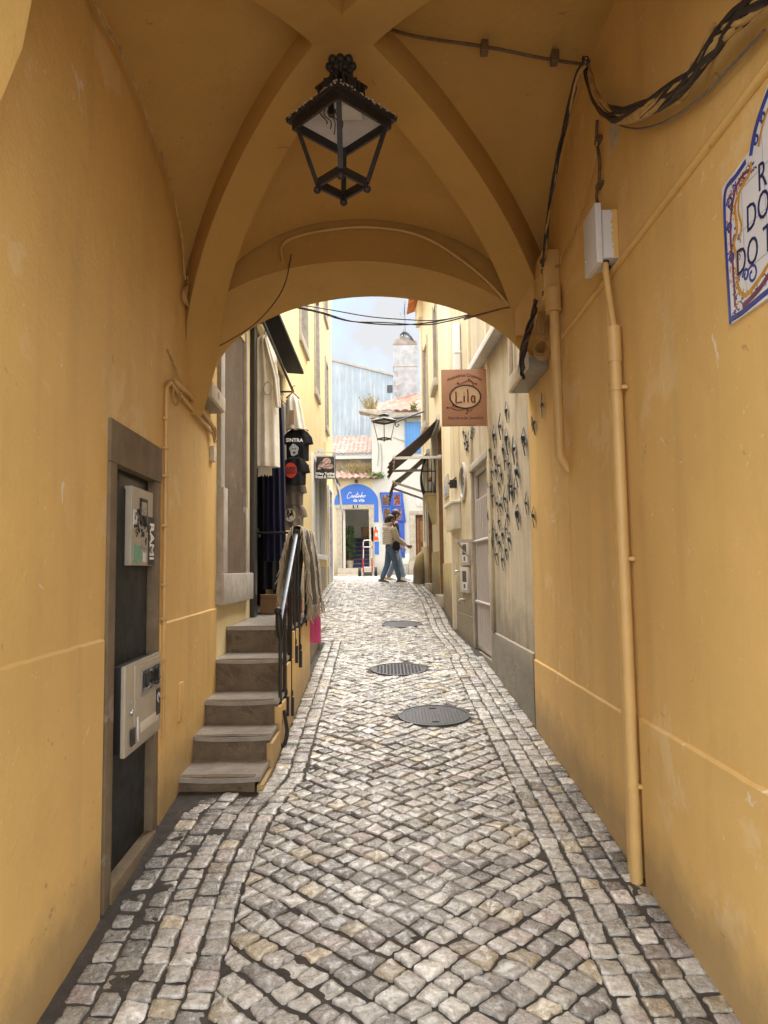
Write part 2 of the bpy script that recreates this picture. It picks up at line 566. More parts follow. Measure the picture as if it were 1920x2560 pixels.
def LW(u, z, d): return V((lwx(u) - d, u, z))
def RW(u, z, d): return V((RWX + d, u, z))
def LF(u, z, d): return V((lfx(u) - d, u, z))
def RF(u, z, d): return V((rbx(u) + d, u, z))
def YW(Y):
    return lambda u, z, d: V((u, Y + d, z))
CLOUD, CLOUD_FILL, SKY_STR, SUN_STR, SUN_ANG, EXPO = 2.6, 11.0, .05, 2.2, 75, 2.68


# ------------------------------------------------------------------ ground and setts
def wob(x, y, s=1.0, k=0.0): return noise.noise(V((x * s, y * s, k)))


xs = [-400, -60, -12, -5] + [-2.6 + .1 * i for i in range(53)] + [5, 12, 60, 400]
ys = [-400, -60, -12, -4, -1] + [0 + .12 * i for i in range(201)] + [26, 30, 40, 90, 400]
g = B()


def bed(x, y):
    z = G(y) - .0115
    if -3 < x < 3 and 1.6 < y < 24.2:
        z += .006 * wob(x, y, 2.3) + .006 * wob(x, y, 9)
        if y < 4.7 and x < -.75:      # dirt packed over the setts in the left gutter
            z += .013 * min(1, (-.75 - x) / .35) * (.45 + 1.1 * wob(x, y, 5.1, 4))
        if x > RWX - .13 and y < 5:
            z += .006 * (.6 + 1.4 * wob(x, y, 5, 9))
    return V((x, y, z))


nx = len(xs)
g.v = [bed(x, y) for y in ys for x in xs]
g.f = [(j * nx + i, j * nx + i + 1, (j + 1) * nx + i + 1, (j + 1) * nx + i) for j in range(len(ys) - 1) for i in range(nx - 1)]
struct('ground', g, dirt_m, 60)

MH = []
for px, py, r in ((1085, 1787, .30), (997, 1672, .30), (1005, 1560, .30)):
    p = on_ground(px, py)
    MH.append((p.x, p.y, r))


def xl(y):      # left edge of the diagonal field
    if y < 4.3: return -.67 + .02 * math.sin(y * 3)
    if y < 4.9: return -.67 + (y - 4.3) / .6 * .12
    if y < 9.9: return -.56 - .01 * (y - 5)
    return -1.13


def xr(y):
    return (.80 if y < 5.5 else .80 - (y - 5.5) * .012) if y < 8.6 else rbx(y) - .38


def clip(poly, fx):      # keep fx(p) >= 0
    out = []
    for a, b in zip(poly, poly[1:] + poly[:1]):
        fa, fb = fx(a), fx(b)
        if fa >= 0:
            out.append(a)
        if (fa >= 0) != (fb >= 0):
            t = fa / (fa - fb)
            out.append((a[0] + (b[0] - a[0]) * t, a[1] + (b[1] - a[1]) * t))
    return out


def area(p): return .5 * sum(a[0] * b[1] - b[0] * a[1] for a, b in zip(p, p[1:] + p[:1]))


polys = []
S = .104
# diagonal field: rows bow slightly across the street
N = 215
for i in range(-20, N):
    for j in range(-N, 60):
        cx, cy = (i + j) * S * .735, (i - j) * S * .68
        if not (-2.2 < cx < 1.6 and 1.6 < cy < 22.7):
            continue
        cy += .05 * math.sin(cx * 2.4 + cy * .35) + .05 * wob(cx, cy, .9)
        cx += .045 * wob(cx, cy, .9, 7)
        if not (xl(cy) - .12 < cx < xr(cy) + .12) and cy < 17.4:
            continue
        sx, sy = S * .735, S * .68
        q = []
        for dx, dy in ((-1, 0), (0, -1), (1, 0), (0, 1)):
            X, Y = cx + dx * sx, cy + dy * sy
            q.append((X + .027 * wob(X, Y, 31, 2), Y + .027 * wob(X, Y, 31, 5)))
        if cy < 17.4:
            a, b = xl(cy), xr(cy)
            q = clip(q, lambda p: p[0] - a)
            if len(q) > 2:
                q = clip(q, lambda p: b - p[0])
        if len(q) > 2 and abs(area(q)) > .0024:
            polys.append(q)


def rows(edge, n, w, y0, y1, sgn, ln=.118):
    for k in range(n):
        y = y0 + random.uniform(0, .08)
        while y < y1:
            l = ln * random.uniform(.8, 1.22)
            e0, e1 = edge(y) + sgn * w * k, edge(y + l) + sgn * w * k
            j = lambda: random.uniform(-.007, .007)
            q = [(e0 + j(), y + j()), (e0 + sgn * w + j(), y + j()), (e1 + sgn * w + j(), y + l + j()), (e1 + j(), y + l + j())]
            if sgn < 0:
                q = q[::-1]
            polys.append(q)
            y += l


rows(xl, 5, .108, 1.7, 4.55, -1, .108)
rows(xl, 2, .115, 4.55, 9.8, -1, .108)
rows(xl, 2, .125, 9.9, 17.4, -1, .108)
rows(xr, 4, .104, 1.7, 17.0, 1, .108)
rows(lambda y: -1.9 - .0 * y, 1, .12, 19.2, 22.6, -1)


def inset_ring(poly, g_):
    """rounded outline of a sett with ragged edges"""
    n = len(poly)
    cx = sum(p[0] for p in poly) / n
    cy = sum(p[1] for p in poly) / n
    out = []
    for i in range(n):
        a, b = poly[i], poly[(i + 1) % n]
        for t in (.09, .36, .64, .91):
            x, y = a[0] + (b[0] - a[0]) * t, a[1] + (b[1] - a[1]) * t
            dx, dy = cx - x, cy - y
            d = math.hypot(dx, dy) + 1e-6
            gg = g_ * random.uniform(.55, 1.5)
            out.append((x + dx / d * gg, y + dy / d * gg))
    return out, cx, cy


cb = B()
tones = []
for q in polys:
    if area(q) < 0:
        q = q[::-1]
    cx = sum(p[0] for p in q) / len(q)
    cy = sum(p[1] for p in q) / len(q)
    if any((cx - a) ** 2 + ((cy - b)) ** 2 < (r + .035) ** 2 for a, b, r in MH):
        continue
    if cx < lwx(cy) + .05 and cy < 5.9 or (4.62 < cy < 9.75 and cx < -.80):
        continue
    if cy < 17.3 and cx > rbx(cy) - .025:
        continue
    gap = random.uniform(.0045, .0075) if cy > 6 else random.uniform(.005, .0095)
    ring, cx, cy = inset_ring(q, gap)
    n = len(ring)
    tx, ty, tz = random.gauss(0, .045), random.gauss(0, .045), random.gauss(0, .003)
    dome = random.uniform(-.001, .0035)
    sd = random.uniform(0, 99)
    o = len(cb.v)
    for s, dz in ((1.0, -.022), (.985, -.0045), (.93, -.0006), (.66, .45), (.33, .85)):
        for (x, y) in ring:
            X, Y = cx + (x - cx) * s, cy + (y - cy) * s
            z = G(Y) + tz + tx * (X - cx) + ty * (Y - cy)
            z += dz if dz < 0 else dome * dz
            if s < .95 and cy < 9:
                z += .0062 * noise.noise(V((X * 26, Y * 26, sd)))
            cb.v.append(V((X, Y, z)))
    cb.v.append(V((cx, cy, G(cy) + tz + dome)))
    for k in range(4):
        for i in range(n):
            cb.f.append((o + k * n + i, o + k * n + (i + 1) % n, o + (k + 1) * n + (i + 1) % n, o + (k + 1) * n + i))
    for i in range(n):
        cb.f.append((o + 4 * n + i, o + 4 * n + (i + 1) % n, o + 5 * n))
    b = random.gauss(.41, .075)
    w = random.random()
    if w < .07:
        c = (b * 1.0, b * .86, b * .64)
    elif w < .2:
        c = (b * .62, b * .58, b * .54)
    elif w < .32:
        c = (b * .95, b * .84, b * .78)
    else:
        c = (b, b * .955, b * .87)
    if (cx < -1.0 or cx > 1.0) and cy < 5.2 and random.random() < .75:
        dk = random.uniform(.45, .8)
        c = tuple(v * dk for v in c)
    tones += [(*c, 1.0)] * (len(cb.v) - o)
pv = B()
pv.grid(lambda u, v: V((-9 + 18 * u, -14 + 15.6 * v, G(-14 + 15.6 * v) + .002)), 12, 16)
struct('pavement', pv, mat('plain_limestone_paving', (.20, .19, .175), .6, .15, 5, bump=.3, bscale=12))
st = struct('cobbled_street', cb, cob_m, 55)
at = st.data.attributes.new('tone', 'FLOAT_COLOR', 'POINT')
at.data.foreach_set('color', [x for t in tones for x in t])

# manhole covers -------------------------------------------------------
for (x, y, r), lab, pat in zip(MH, ('dark ribbed manhole cover nearest the archway with two lifting slots', 'chequered studded manhole cover in the middle of the cobbles', 'plain flat manhole cover farthest up the cobbled lane'), (0, 1, 2)):
    t = thing('manhole_cover', lab, 'manhole cover', (x, y, G(y)), 'manhole covers in the lane')
    sl = (G(y + .3) - G(y - .3)) / .6

    def P(a, rr, z): return V((x + rr * math.cos(a), y + rr * math.sin(a), G(y) + sl * rr * math.sin(a) + z))
    fr = B()
    fr.grid(lambda u, v: P(2 * PI * u, (r + .012, r + .012, r - .012, r - .012)[round(v * 3)], (-.03, .003, .003, -.03)[round(v * 3)]), 48, 3, wrap=True)
    part('cover_frame', fr, cast, t, 40)
    cv = B()
    cv.add([P(2 * PI * k / 48, r - .014, -.001) for k in range(48)] + [P(2 * PI * k / 48, r - .014, -.03) for k in range(48)], [tuple(range(48))] + [(k, (k + 1) % 48, (k + 1) % 48 + 48, k + 48)[::-1] for k in range(48)])
    if pat < 2:
        m_ = 20 if pat == 0 else 15
        for k in range(m_):
            a = -r + .03 + (2 * r - .06) * k / (m_ - 1)
            h = math.sqrt(max(0, (r - .03) ** 2 - a * a))
            if h < .03:
                continue
            if pat == 0:
                cv.hexa([(x + a - .005, y - h, G(y) - sl * h - .004), (x + a + .005, y - h, G(y) - sl * h - .004), (x + a + .005, y + h, G(y) + sl * h - .004), (x + a - .005, y + h, G(y) + sl * h - .004)] + [(x + a - .003, y - h, G(y) - sl * h + .003), (x + a + .003, y - h, G(y) - sl * h + .003), (x + a + .003, y + h, G(y) + sl * h + .003), (x + a - .003, y + h, G(y) + sl * h + .003)])
            else:
                c_ = int(2 * h / .038)
                for q in range(c_):
                    yy = -h + .02 + q * .038 + (.019 if k % 2 else 0)
                    if abs(yy) < h:
                        zz = G(y) + sl * yy
                        cv.hexa([(x + a + dx, y + yy + dy, zz + dz) for dz, e in ((-.004, .013), (.006, .009)) for dx, dy in ((-e, -e), (e, -e), (e, e), (-e, e))])
    part('cover_plate', cv, cast, t)
    for dy in (-.2, .2):
        if pat:
            continue
        sb = B()
        sb.box(x - .03, x + .03, y + dy - .012, y + dy + .012, G(y) + sl * dy - .003, G(y) + sl * dy + .0045)
        part('lifting_slot', sb, black_txt, t)

# ------------------------------------------------------------------ the vaulted passage
YE, YF = 5.88, 5.88
NL, NR, FLc, FRc = V((lwx(1.87), 1.87, 3.12)), V((RWX, 1.75, 3.2)), V((lwx(5.0), 5.0, 3.12)), V((RWX, 5.33, 3.3))
BOSS = V((-.185, 3.5, 4.47))
pas = thing('vaulted_passage', 'ochre plastered rib vaulted passageway framing the lane', 'passageway', (0, 3.5, 0))

LDOOR = (3.32, 4.11, G(3.7) - .05, 2.225)
w_ = B()
wall(w_, LW, 1.3, YE, -.2, 4.9, [LDOOR], .32)
slab(w_, lambda u, z, d: V((lwx(u) - d, u, z)), 1.3, YE, -.3, 5.35, .33, 2.6)
part('wall', w_, ochre, pas, label='ochre wall with a stone framed black door')
w_ = B()
wall(w_, RW, 1.3, YE, -.2, 4.95, [], .3)
slab(w_, RW, 1.3, YE, -.3, 5.35, .31, 2.8)
part('wall', w_, ochre, pas, label='ochre wall with pipes, cables and a tile sign')


# plinths: a skim coat standing a little proud, with a weathered top edge
def plinth(bb, fn, u0, u1, z0, zt, pr):
    n = 26
    prof = ((zt + .012, 0), (zt + .002, -pr * 1.0), (zt - .02, -pr), (z0, -pr))
    bb.grid(lambda a, c: fn(u0 + (u1 - u0) * a, prof[round(c * 3)][0] + (.004 * wob(a * 40, 0, 1, zt) if c < .8 else 0), prof[round(c * 3)][1]), n, 3)
    for u in (u0, u1):
        bb.add([fn(u, prof[k][0], prof[k][1]) for k in range(4)] + [fn(u, z0, 0)], [(0, 1, 2, 3, 4)])


b = B()
plinth(b, LW, 1.31, 3.24, -.2, 1.268, .014)
part('plinth', b, ochre, pas)
b = B()
plinth(b, LW, 4.19, YE, -.2, 1.262, .012)
part('plinth', b, ochre, pas)
b = B()
plinth(b, RW, 1.31, 3.46, -.2, .842, .016)
part('plinth', b, ochre, pas)
b = B()
plinth(b, RW, 3.53, YE - .01, -.2, .815, .012)
part('plinth', b, ochre, pas)
b = B()
b.tube([(RWX - .004, 1.5, 3.118), (RWX - .004, 3.6, 3.112), (RWX - .004, 5.25, 3.105)], .019, 8)
part('wall_moulding', b, ochre, pas, 50)


def E(q, p=2.0):
    q = max(0, min(1, q))
    return (1 - (1 - q) ** p) ** (1 / p)


def rib_pt(A, q):
    return V((A.x + (BOSS.x - A.x) * q, A.y + (BOSS.y - A.y) * q, A.z + (BOSS.z - A.z) * E(q, 1.85)))


def cell(A, C, crown, p=2.0, nu=36, nv=12):
    def fn(u, v):
        if u <= .5:
            r, q = rib_pt(A, 2 * u), 2 * u
        else:
            r, q = rib_pt(C, 2 * (1 - u)), 2 * (1 - u)
        x, y = A.x + (C.x - A.x) * u, A.y + (C.y - A.y) * u
        zz = (A.z + (C.z - A.z) * u)
        wl = V((x, y, zz + (crown - zz) * E(q, p)))
        k = wl.lerp(r, v)
        k.z += .05 * math.sin(PI * v) * q + .007 * wob(k.x, k.y, 2.6, 3) * (0 < v < 1)
        return k
    return fn


vb = B()
for A, C, cr_ in ((FLc, NL, 4.2), (NR, FRc, 4.47), (FRc, FLc, 4.2), (NL, NR, 4.3)):
    vb.grid(cell(A, C, cr_), 36, 12)
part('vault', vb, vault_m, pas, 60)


# ribs: flat-soffit ribs of plaster, each its own
def rib(A):
    pts = [rib_pt(A, (k / 28) ** 1.25) for k in range(29)]
    d = (BOSS - A)
    side = V((-d.y, d.x, 0)).normalized()
    bb = B()
    rows_ = []
    for i, p in enumerate(pts):
        t = (pts[min(i + 1, 28)] - pts[max(i - 1, 0)]).normalized()
        nn = side.cross(t).normalized()
        if nn.z > 0 and i > 3 or nn.dot(V((d.x, d.y, 0))) < 0:
            nn = -nn
        hw = .125
        ins, out = p + nn * .17, p - nn * .10
        rows_.append([out - side * hw, ins - side * hw, ins + side * hw, out + side * hw])
    n = len(rows_)
    bb.v = [q for r in rows_ for q in r]
    for i in range(n - 1):
        for k in range(4):
            bb.f.append((i * 4 + k, i * 4 + (k + 1) % 4, (i + 1) * 4 + (k + 1) % 4, (i + 1) * 4 + k))
    # foot running down the corner to nothing
    b0 = rows_[0]
    ft_ = -.42 if A.x < 0 else -.12
    lo = [p + V((0, 0, ft_)) for p in b0]
    w = V((A.x, A.y, 0))
    kk = .4 if A.x < 0 else .15
    lo = [V((w.x + (p.x - w.x) * kk, w.y + (p.y - w.y) * kk, p.z)) for p in lo]
    o = len(bb.v)
    bb.v += lo
    for k in range(4):
        bb.f.append((k, (k + 1) % 4, o + (k + 1) % 4, o + k))
    bb.f.append((o, o + 1, o + 2, o + 3))
    return bb


for A in (FLc, FRc, NL, NR):
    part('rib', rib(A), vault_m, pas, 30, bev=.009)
b = B()
b.box(BOSS.x - .16, BOSS.x + .16, BOSS.y - .16, BOSS.y + .16, BOSS.z - .169, BOSS.z + .1)
part('boss', b, vault_m, pas)


# end arch: basket-handle opening through a thick wall
def arch_z(x, x0, x1, zs, za, p=1.92):
    c, h = (x0 + x1) / 2, (x1 - x0) / 2
    u = min(1, abs(x - c) / h)
    return zs + (za - zs) * (1 - u ** p) ** (1 / p)


def arch_wall(yf, yb, x0, x1, zs, za, ztop):
    bb = B()
    n = 48
    X = [(x0 + x1) / 2 - (x1 - x0) / 2 * math.cos(PI * k / n) for k in range(n + 1)]
    for a, c in zip(X, X[1:]):
        za_, zc_ = arch_z(a, x0, x1, zs, za), arch_z(c, x0, x1, zs, za)
        fa, fc, ba, bc = yf(a), yf(c), yb(a), yb(c)
        bb.add([(a, fa, za_), (c, fc, zc_), (c, fc, ztop), (a, fa, ztop), (a, ba, za_), (c, bc, zc_), (c, bc, ztop), (a, ba, ztop)], [(0, 1, 2, 3), (7, 6, 5, 4), (1, 0, 4, 5), (3, 2, 6, 7)])
    return bb


yfar = lambda x: FLc.y + .02 + (FRc.y - FLc.y) * (x - FLc.x) / (FRc.x - FLc.x)
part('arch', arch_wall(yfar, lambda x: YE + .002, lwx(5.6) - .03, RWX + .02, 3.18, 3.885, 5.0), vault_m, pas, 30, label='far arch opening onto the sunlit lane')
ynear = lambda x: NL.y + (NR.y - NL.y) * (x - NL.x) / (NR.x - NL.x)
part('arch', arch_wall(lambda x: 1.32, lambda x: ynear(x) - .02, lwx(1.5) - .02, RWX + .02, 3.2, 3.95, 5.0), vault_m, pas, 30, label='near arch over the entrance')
# unseen slab over the vault, put in to keep light out from above
b = B()
b.box(-3.9, 4.0, 1.33, YE - .005, 5.02, 5.35)
part('unseen_light_block', b, yellow, pas)

# left door ------------------------------------------------------------
dr = B()
u0, u1, z0, z1 = LDOOR
fu0, fu1 = u0 + .05, u1 - .05
slab(dr, LW, fu0, fu1, z0, z1 - .13, .035, .12)
slab(dr, LW, fu0 + .10, fu1 - .05, z0 + .2, z1 - .22, .024, .04)
door = part('door', dr, black_door, pas, bev=.006)
fr = B()
slab(fr, LW, u0 - .045, u0 + .05, z0, z1 - .13, -.018, .17)
slab(fr, LW, u1 - .05, u1 + .05, z0, z1 - .13, -.012, .17)
slab(fr, LW, u0 - .045, u1 + .05, z1 - .13, z1 + .075, -.018, .17)
part('door_frame', fr, stone_brown, door, bev=.008)
b = B()
slab(b, LW, fu0 - .02, fu1 + .02, G(3.7) - .06, G(3.7) + .045, -.03, .16)
part('threshold', b, stone_brown, door, bev=.01)


# ------------------------------------------------------------------ hanging lantern
def lantern(root, c, dz, wd, wb, h, metal, sc=1.0, crown=True, mats=None):
    """c = centre of the eave square; corners point along x and y. wd half diagonal of eave, wb of bottom ring"""
    c = V(c)
    D4 = [V((0, -1, 0)), V((1, 0, 0)), V((0, 1, 0)), V((-1, 0, 0))]
    rf_ = B()
    prof = [(wd * 1.0, 0), (wd * 1.02, .02 * sc), (wd * .52, .112 * sc), (wd * .5, .117 * sc)]
    vs = [c + d * r + V((0, 0, z)) for r, z in prof for d in D4]
    rf_.add(vs, [(k * 4 + i, k * 4 + (i + 1) % 4, (k + 1) * 4 + (i + 1) % 4, (k + 1) * 4 + i) for k in range(3) for i in range(4)] + [(12, 13, 14, 15)])
    # lining rim under the eave
    for i in range(4):
        a, b = D4[i], D4[(i + 1) % 4]
        rf_.hexa([c + a * wd + V((0, 0, -.004)), c + b * wd + V((0, 0, -.004)), c + b * wd * .86 + V((0, 0, -.004)), c + a * wd * .86 + V((0, 0, -.004)),
                  c + a * wd + V((0, 0, .02)), c + b * wd + V((0, 0, .02)), c + b * wd * .86 + V((0, 0, .02)), c + a * wd * .86 + V((0, 0, .02))])
        rf_.hexa([c + a * wd * .9 + V((0, 0, -.045 * sc)), c + b * wd * .9 + V((0, 0, -.045 * sc)), c + b * wd * .83 + V((0, 0, -.045 * sc)), c + a * wd * .83 + V((0, 0, -.045 * sc)),
                  c + a * wd * .9 + V((0, 0, -.0)), c + b * wd * .9, c + b * wd * .83, c + a * wd * .83])
    part('roof', rf_, metal, root)
    ln = B()
    vs = [c + d * r + V((0, 0, z)) for r, z in ((wd * .855, .006), (wd * .5, .09 * sc)) for d in D4]
    ln.add(vs, [(i, (i + 1) % 4, 4 + (i + 1) % 4, 4 + i) for i in range(4)] + [(4, 5, 6, 7)])
    part('reflector', ln, lantern_white, root)
    # vented chimney, cap, crown
    ch = B()
    top = c + V((0, 0, .112 * sc))
    ch.box(top.x - .085 * sc, top.x + .085 * sc, top.y - .085 * sc, top.y + .085 * sc, top.z - .02, top.z + .065 * sc)
    for d in D4:
        e = V((-d.y, d.x, 0))
        for k in range(-2, 3):
            m = top + (d + e).normalized() * .092 * sc + (e - d).normalized() * k * .034 * sc
            ch.cyl(m, m + V((0, 0, .065 * sc)), .011 * sc, 6)
    part('chimney', ch, metal, root)
    cp_ = B()
    z = top.z + .065 * sc
    vs = [V((c.x, c.y, 0)) + d * r + V((0, 0, zz)) for r, zz in ((wd * .48, z), (wd * .48, z + .012), (wd * .2, z + .055 * sc), (wd * .12, z + .065 * sc)) for d in D4]
    cp_.add(vs, [(k * 4 + i, k * 4 + (i + 1) % 4, (k + 1) * 4 + (i + 1) % 4, (k + 1) * 4 + i) for k in range(3) for i in range(4)] + [(12, 13, 14, 15), (3, 2, 1, 0)])
    part('cap', cp_, metal, root)
    if crown:
        cw = B()
        zc = z + .06 * sc
        cw.tube([(c.x, c.y, zc - .01), (c.x, c.y, zc + .015), (c.x, c.y, zc + .05), (c.x, c.y, zc + .075)], [.035, .045, .06, .05], 12)
        for k in range(8):
            a = 2 * PI * k / 8
            cw.ball((c.x + .058 * math.cos(a), c.y + .058 * math.sin(a), zc + .062 + .008 * (k % 2)), .024, (1, 1, 1), 10, 6)
            cw.ball((c.x + .05 * math.cos(a + .4), c.y + .05 * math.sin(a + .4), zc + .025), .018, (1, 1, 1), 8, 6)
        part('crown', cw, metal, root, 40)
    # corner posts, bottom ring, ball feet
    zb = -h
    for d in D4:
        p = B()
        e = V((-d.y, d.x, 0)) * .013 * sc
        dd = d * .011 * sc
        a, b = c + d * wd * .84, c + d * wb + V((0, 0, zb))
        p.hexa([b - e - dd, b + e - dd, b + e + dd, b - e + dd, a - e - dd, a + e - dd, a + e + dd, a - e + dd])
        part('corner_post', p, metal, root)
    rg = B()
    for i in range(4):
        a, b = c + D4[i] * wb + V((0, 0, zb)), c + D4[(i + 1) % 4] * wb + V((0, 0, zb))
        n_ = (D4[i] + D4[(i + 1) % 4]).normalized() * .008 * sc
        u = V((0, 0, .022 * sc))
        rg.hexa([a - n_ - u, b - n_ - u, b + n_ - u, a + n_ - u, a - n_ + u, b - n_ + u, b + n_ + u, a + n_ + u])
    part('bottom_ring', rg, metal, root)
    for d in D4:
        ft = B()
        ft.ball(c + d * wb + V((0, 0, zb - .032 * sc)), .02 * sc)
        part('ball_foot', ft, metal, root, 60)


EV = on_y(857, 300, 3.5)
hl = thing('hanging_lantern', 'old black iron lantern hanging from the vault crossing', 'lantern', (EV.x, EV.y, EV.z - .35))
e = V((-.192, 3.5, 3.885))
lantern(hl, e, 0, .285, .128, .335, iron_old)
b = B()
b.cyl(e + V((0, 0, .45)), (BOSS.x, BOSS.y, BOSS.z - .10), .012, 8)
b.tube([e + V((.02, 0, .47)), e + V((.05, .0, .5)), e + V((.06, -.03, .47)), e + V((.03, -.02, .44))], .006, 6, 4)
part('hanger', b, iron_old, hl)
b = B()
b.box(e.x - .035, e.x + .105, e.y - .06, e.y + .06, e.z + .045, e.z + .075)
part('lamp_plate', b, paper, hl, bev=.004)
b = B()
b.cyl(e + V((-.05, -.03, .01)), e + V((-.05, -.03, .09)), .018, 10)
for k in range(5):
    x_ = -.09 + .02 * k
    b.tube([e + V((x_, -.02, .08)), e + V((x_ - .02, -.03 + .02 * (k % 2), .03)), e + V((x_ + .015, .0, .0)), e + V((x_ + .01, .02, -.03 * (k % 3)))], .003, 5, 4)
part('lamp_holder', b, iron, hl)
b = B()
for k in range(150):
    i = k % 2
    t = random.random()
    a, c_ = (V((0, -1, 0)), V((1, 0, 0))) if i else (V((-1, 0, 0)), V((0, -1, 0)))
    p = e + (a.lerp(c_, t)) * .287 * random.uniform(.97, 1.01) + V((0, 0, random.uniform(.012, .03)))
    b.ball(p, random.uniform(.003, .0075), (1, 1, .7), 6, 4)
part('lichen_crust', b, lichen, hl, 60)


# ------------------------------------------------------------------ left wall fittings
def wcab(root, fn, u0, u1, z0, z1, d0, d1, m, name='body', bev=.006):
    b = B()
    slab(b, fn, u0, u1, z0, z1, d0, d1)
    return part(name, b, m, root, bev=bev)


# sticker-covered box on the door, upper
a, c_ = lw(321, 1215), lw(378, 1420)
U0, U1, Z0, Z1 = 3.62, 4.0, 1.61, 2.02
uc = thing('meter_box', 'grimy upper meter box on the dark door plastered with stickers', 'meter box', (lwx(3.8) + .03, 3.8, Z0), 'meter boxes fixed on the dark door')
b = B()
slab(b, LW, U0 - .09, U1 + .0, Z0 - .02, Z1 + .06, .03, .09)
part('backing_board', b, dark_frame, uc, bev=.02)
wcab(uc, LW, U0, U1, Z0, Z1, -.045 + .035, .06, box_cream, 'cover')


def sticker(root, fn, u0, u1, z0, z1, d, m):
    b = B()
    slab(b, fn, u0, u1, z0, z1, d - .0025, d)
    return part('sticker', b, m, root)


sticker(uc, LW, U0 + .13, U0 + .27, Z1 - .20, Z1 - .05, -.010, black_txt)
sticker(uc, LW, U0 + .155, U0 + .245, Z1 - .14, Z1 - .07, -.013, sticker_mix)
sticker(uc, LW, U0 + .02, U0 + .10, Z1 - .22, Z1 - .12, -.010, paper)
sticker(uc, LW, U0 + .05, U0 + .15, Z0 + .16, Z0 + .22, -.010, sticker_mix)
sticker(uc, LW, U0 + .16, U0 + .27, Z0 + .09, Z0 + .21, -.010, sticker_mix)
sticker(uc, LW, U0 + .03, U0 + .17, Z0 + .015, Z0 + .105, -.010, sticker_green)
sticker(uc, LW, U0 + .20, U0 + .25, Z0 + .02, Z0 + .07, -.010, paper)
sticker(uc, LW, U0 + .29, U0 + .395, Z0 + .005, Z0 + .27, -.010, black_txt)
b = B()
text(b, 'RAMI', LW(U0 + .345, Z0 + .135, -.014), (-LWB * 0, 0, -1), (0, 1, 0), .095, .002, space=.95, bold=.002)
part('lettering', b, white_txt, uc)
b = B()
for k in range(14):
    u, z = U0 + random.uniform(.03, .27), Z0 + random.uniform(.1, .35)
    pts = [LW(u + random.uniform(-.03, .03), z + random.uniform(-.03, .03), -.014) for _ in range(5)]
    b.tube(pts, .0025, 5, 3)
part('scribble', b, black_txt, uc)

# lower cabinet with framed window
U0, U1, Z0, Z1 = 3.42, 4.03, .70, 1.13
lc = thing('meter_box', 'cream lower meter cabinet with a scribbled window and stickers', 'meter box', (lwx(3.7) + .1, 3.7, Z0), 'meter boxes fixed on the dark door')
wcab(lc, LW, U0 + .03, U1 - .01, Z0 + .01, Z1 - .01, -.03, .10, dark_frame, 'back_box')
wcab(lc, LW, U0, U1, Z0, Z1, -0.0550, -.03, box_cream, 'cover', .008)
wcab(lc, LW, U0 + .13, U1 - .015, Z0 + .015, Z1 - .015, -0.0610, -0.0500, box_cream, 'cabinet_door', .004)
wcab(lc, LW, U0 + .21, U1 - .045, Z1 - .18, Z1 - .04, -0.0660, -0.0600, grey_fix, 'window_frame', .003)
wcab(lc, LW, U0 + .23, U1 - .065, Z1 - .165, Z1 - .055, -0.0680, -0.0640, glass_m, 'window_pane', .002)
wcab(lc, LW, U0 + .22, U1 - .055, Z0 + .07, Z0 + .12, -0.0630, -0.0600, cream_paint, 'vent_plate', .001)
b = B()
for zc, pts in ((0, ((.25, -.14), (.25, -.07), (.29, -.14), (.29, -.07))), (0, ((.32, -.07), (.32, -.14), (.35, -.1), (.35, -.07))), (0, ((.39, -.08), (.37, -.12), (.41, -.13), (.41, -.08), (.38, -.08))), (0, ((.44, -.07), (.47, -.08), (.44, -.13), (.48, -.14))), (0, ((.53, -.07), (.5, -.08), (.5, -.14), (.54, -.13)))):
    b.tube([LW(U0 + u * 1.0, Z1 + z, -0.0700) for u, z in pts], .006, 6, 5)
part('scribble', b, black_txt, lc)
sticker(lc, LW, U1 - .11, U1 - .03, Z0 + .10, Z0 + .24, -0.0615, black_txt)
sticker(lc, LW, U0 + .06, U0 + .13, Z0 + .04, Z0 + .12, -0.0630, black_txt)
b = B()
for k in range(6):
    b.tube([LW(U0 + .17 + .012 * math.cos(t_ * 1.3 + k), Z0 + .1 + .06 * math.sin(t_ + k * .6), -0.0640) for t_ in range(6)], .0022, 5, 3)
b.tube([LW(U1 - .07 + .022 * math.cos(t_), Z0 + .19 + .025 * math.sin(t_), -0.0655) for t_ in (0, .9, 1.8, 2.7, 3.6, 4.6)], .0028, 5, 3)
part('ink_drawing', b, paper, lc)
b = B()
b.ball(LW(U0 + .075, Z0 + .20, -0.0600), .014)
b.cyl(LW(U0 + .075, Z0 + .25, -0.0550), LW(U0 + .075, Z0 + .25, -0.0600), .008)
part('latch', b, steel, lc, 40)

# conduit up the wall beyond the door
cdt = thing('wall_conduit', 'painted conduit clipped to the ochre wall beside the dark door', 'conduit', (lwx(4.25), 4.25, .55))
p0, p1 = lw(398, 1800), lw(405, 945)
Yc = 4.24
zt_ = 2.72
b = B()
b.tube([LW(Yc, .62, -.016), LW(Yc, 1.2, -.016), LW(Yc + .005, 2.0, -.016), LW(Yc, zt_ - .1, -.016), LW(Yc + .015, zt_ - .02, -.02), LW(Yc + .07, zt_ + .02, -.022), LW(Yc + .2, zt_ + .005, -.024), LW(Yc + .8, zt_ - .02, -.024), LW(5.62, zt_ - .05, -.024)], .013, 8, 5)
part('pipe', b, ochre_gloss, cdt, 60)
b = B()
b.tube([LW(Yc + .16, zt_ + .06, -.02), LW(Yc + .24, zt_ + .03, -.05), LW(Yc + .5, zt_ + .06, -.03), LW(5.2, zt_ + .04, -.03), LW(5.6, zt_ - .0, -.03)], .016, 8, 5)
part('pipe', b, ochre_gloss, cdt, 60)
b = B()
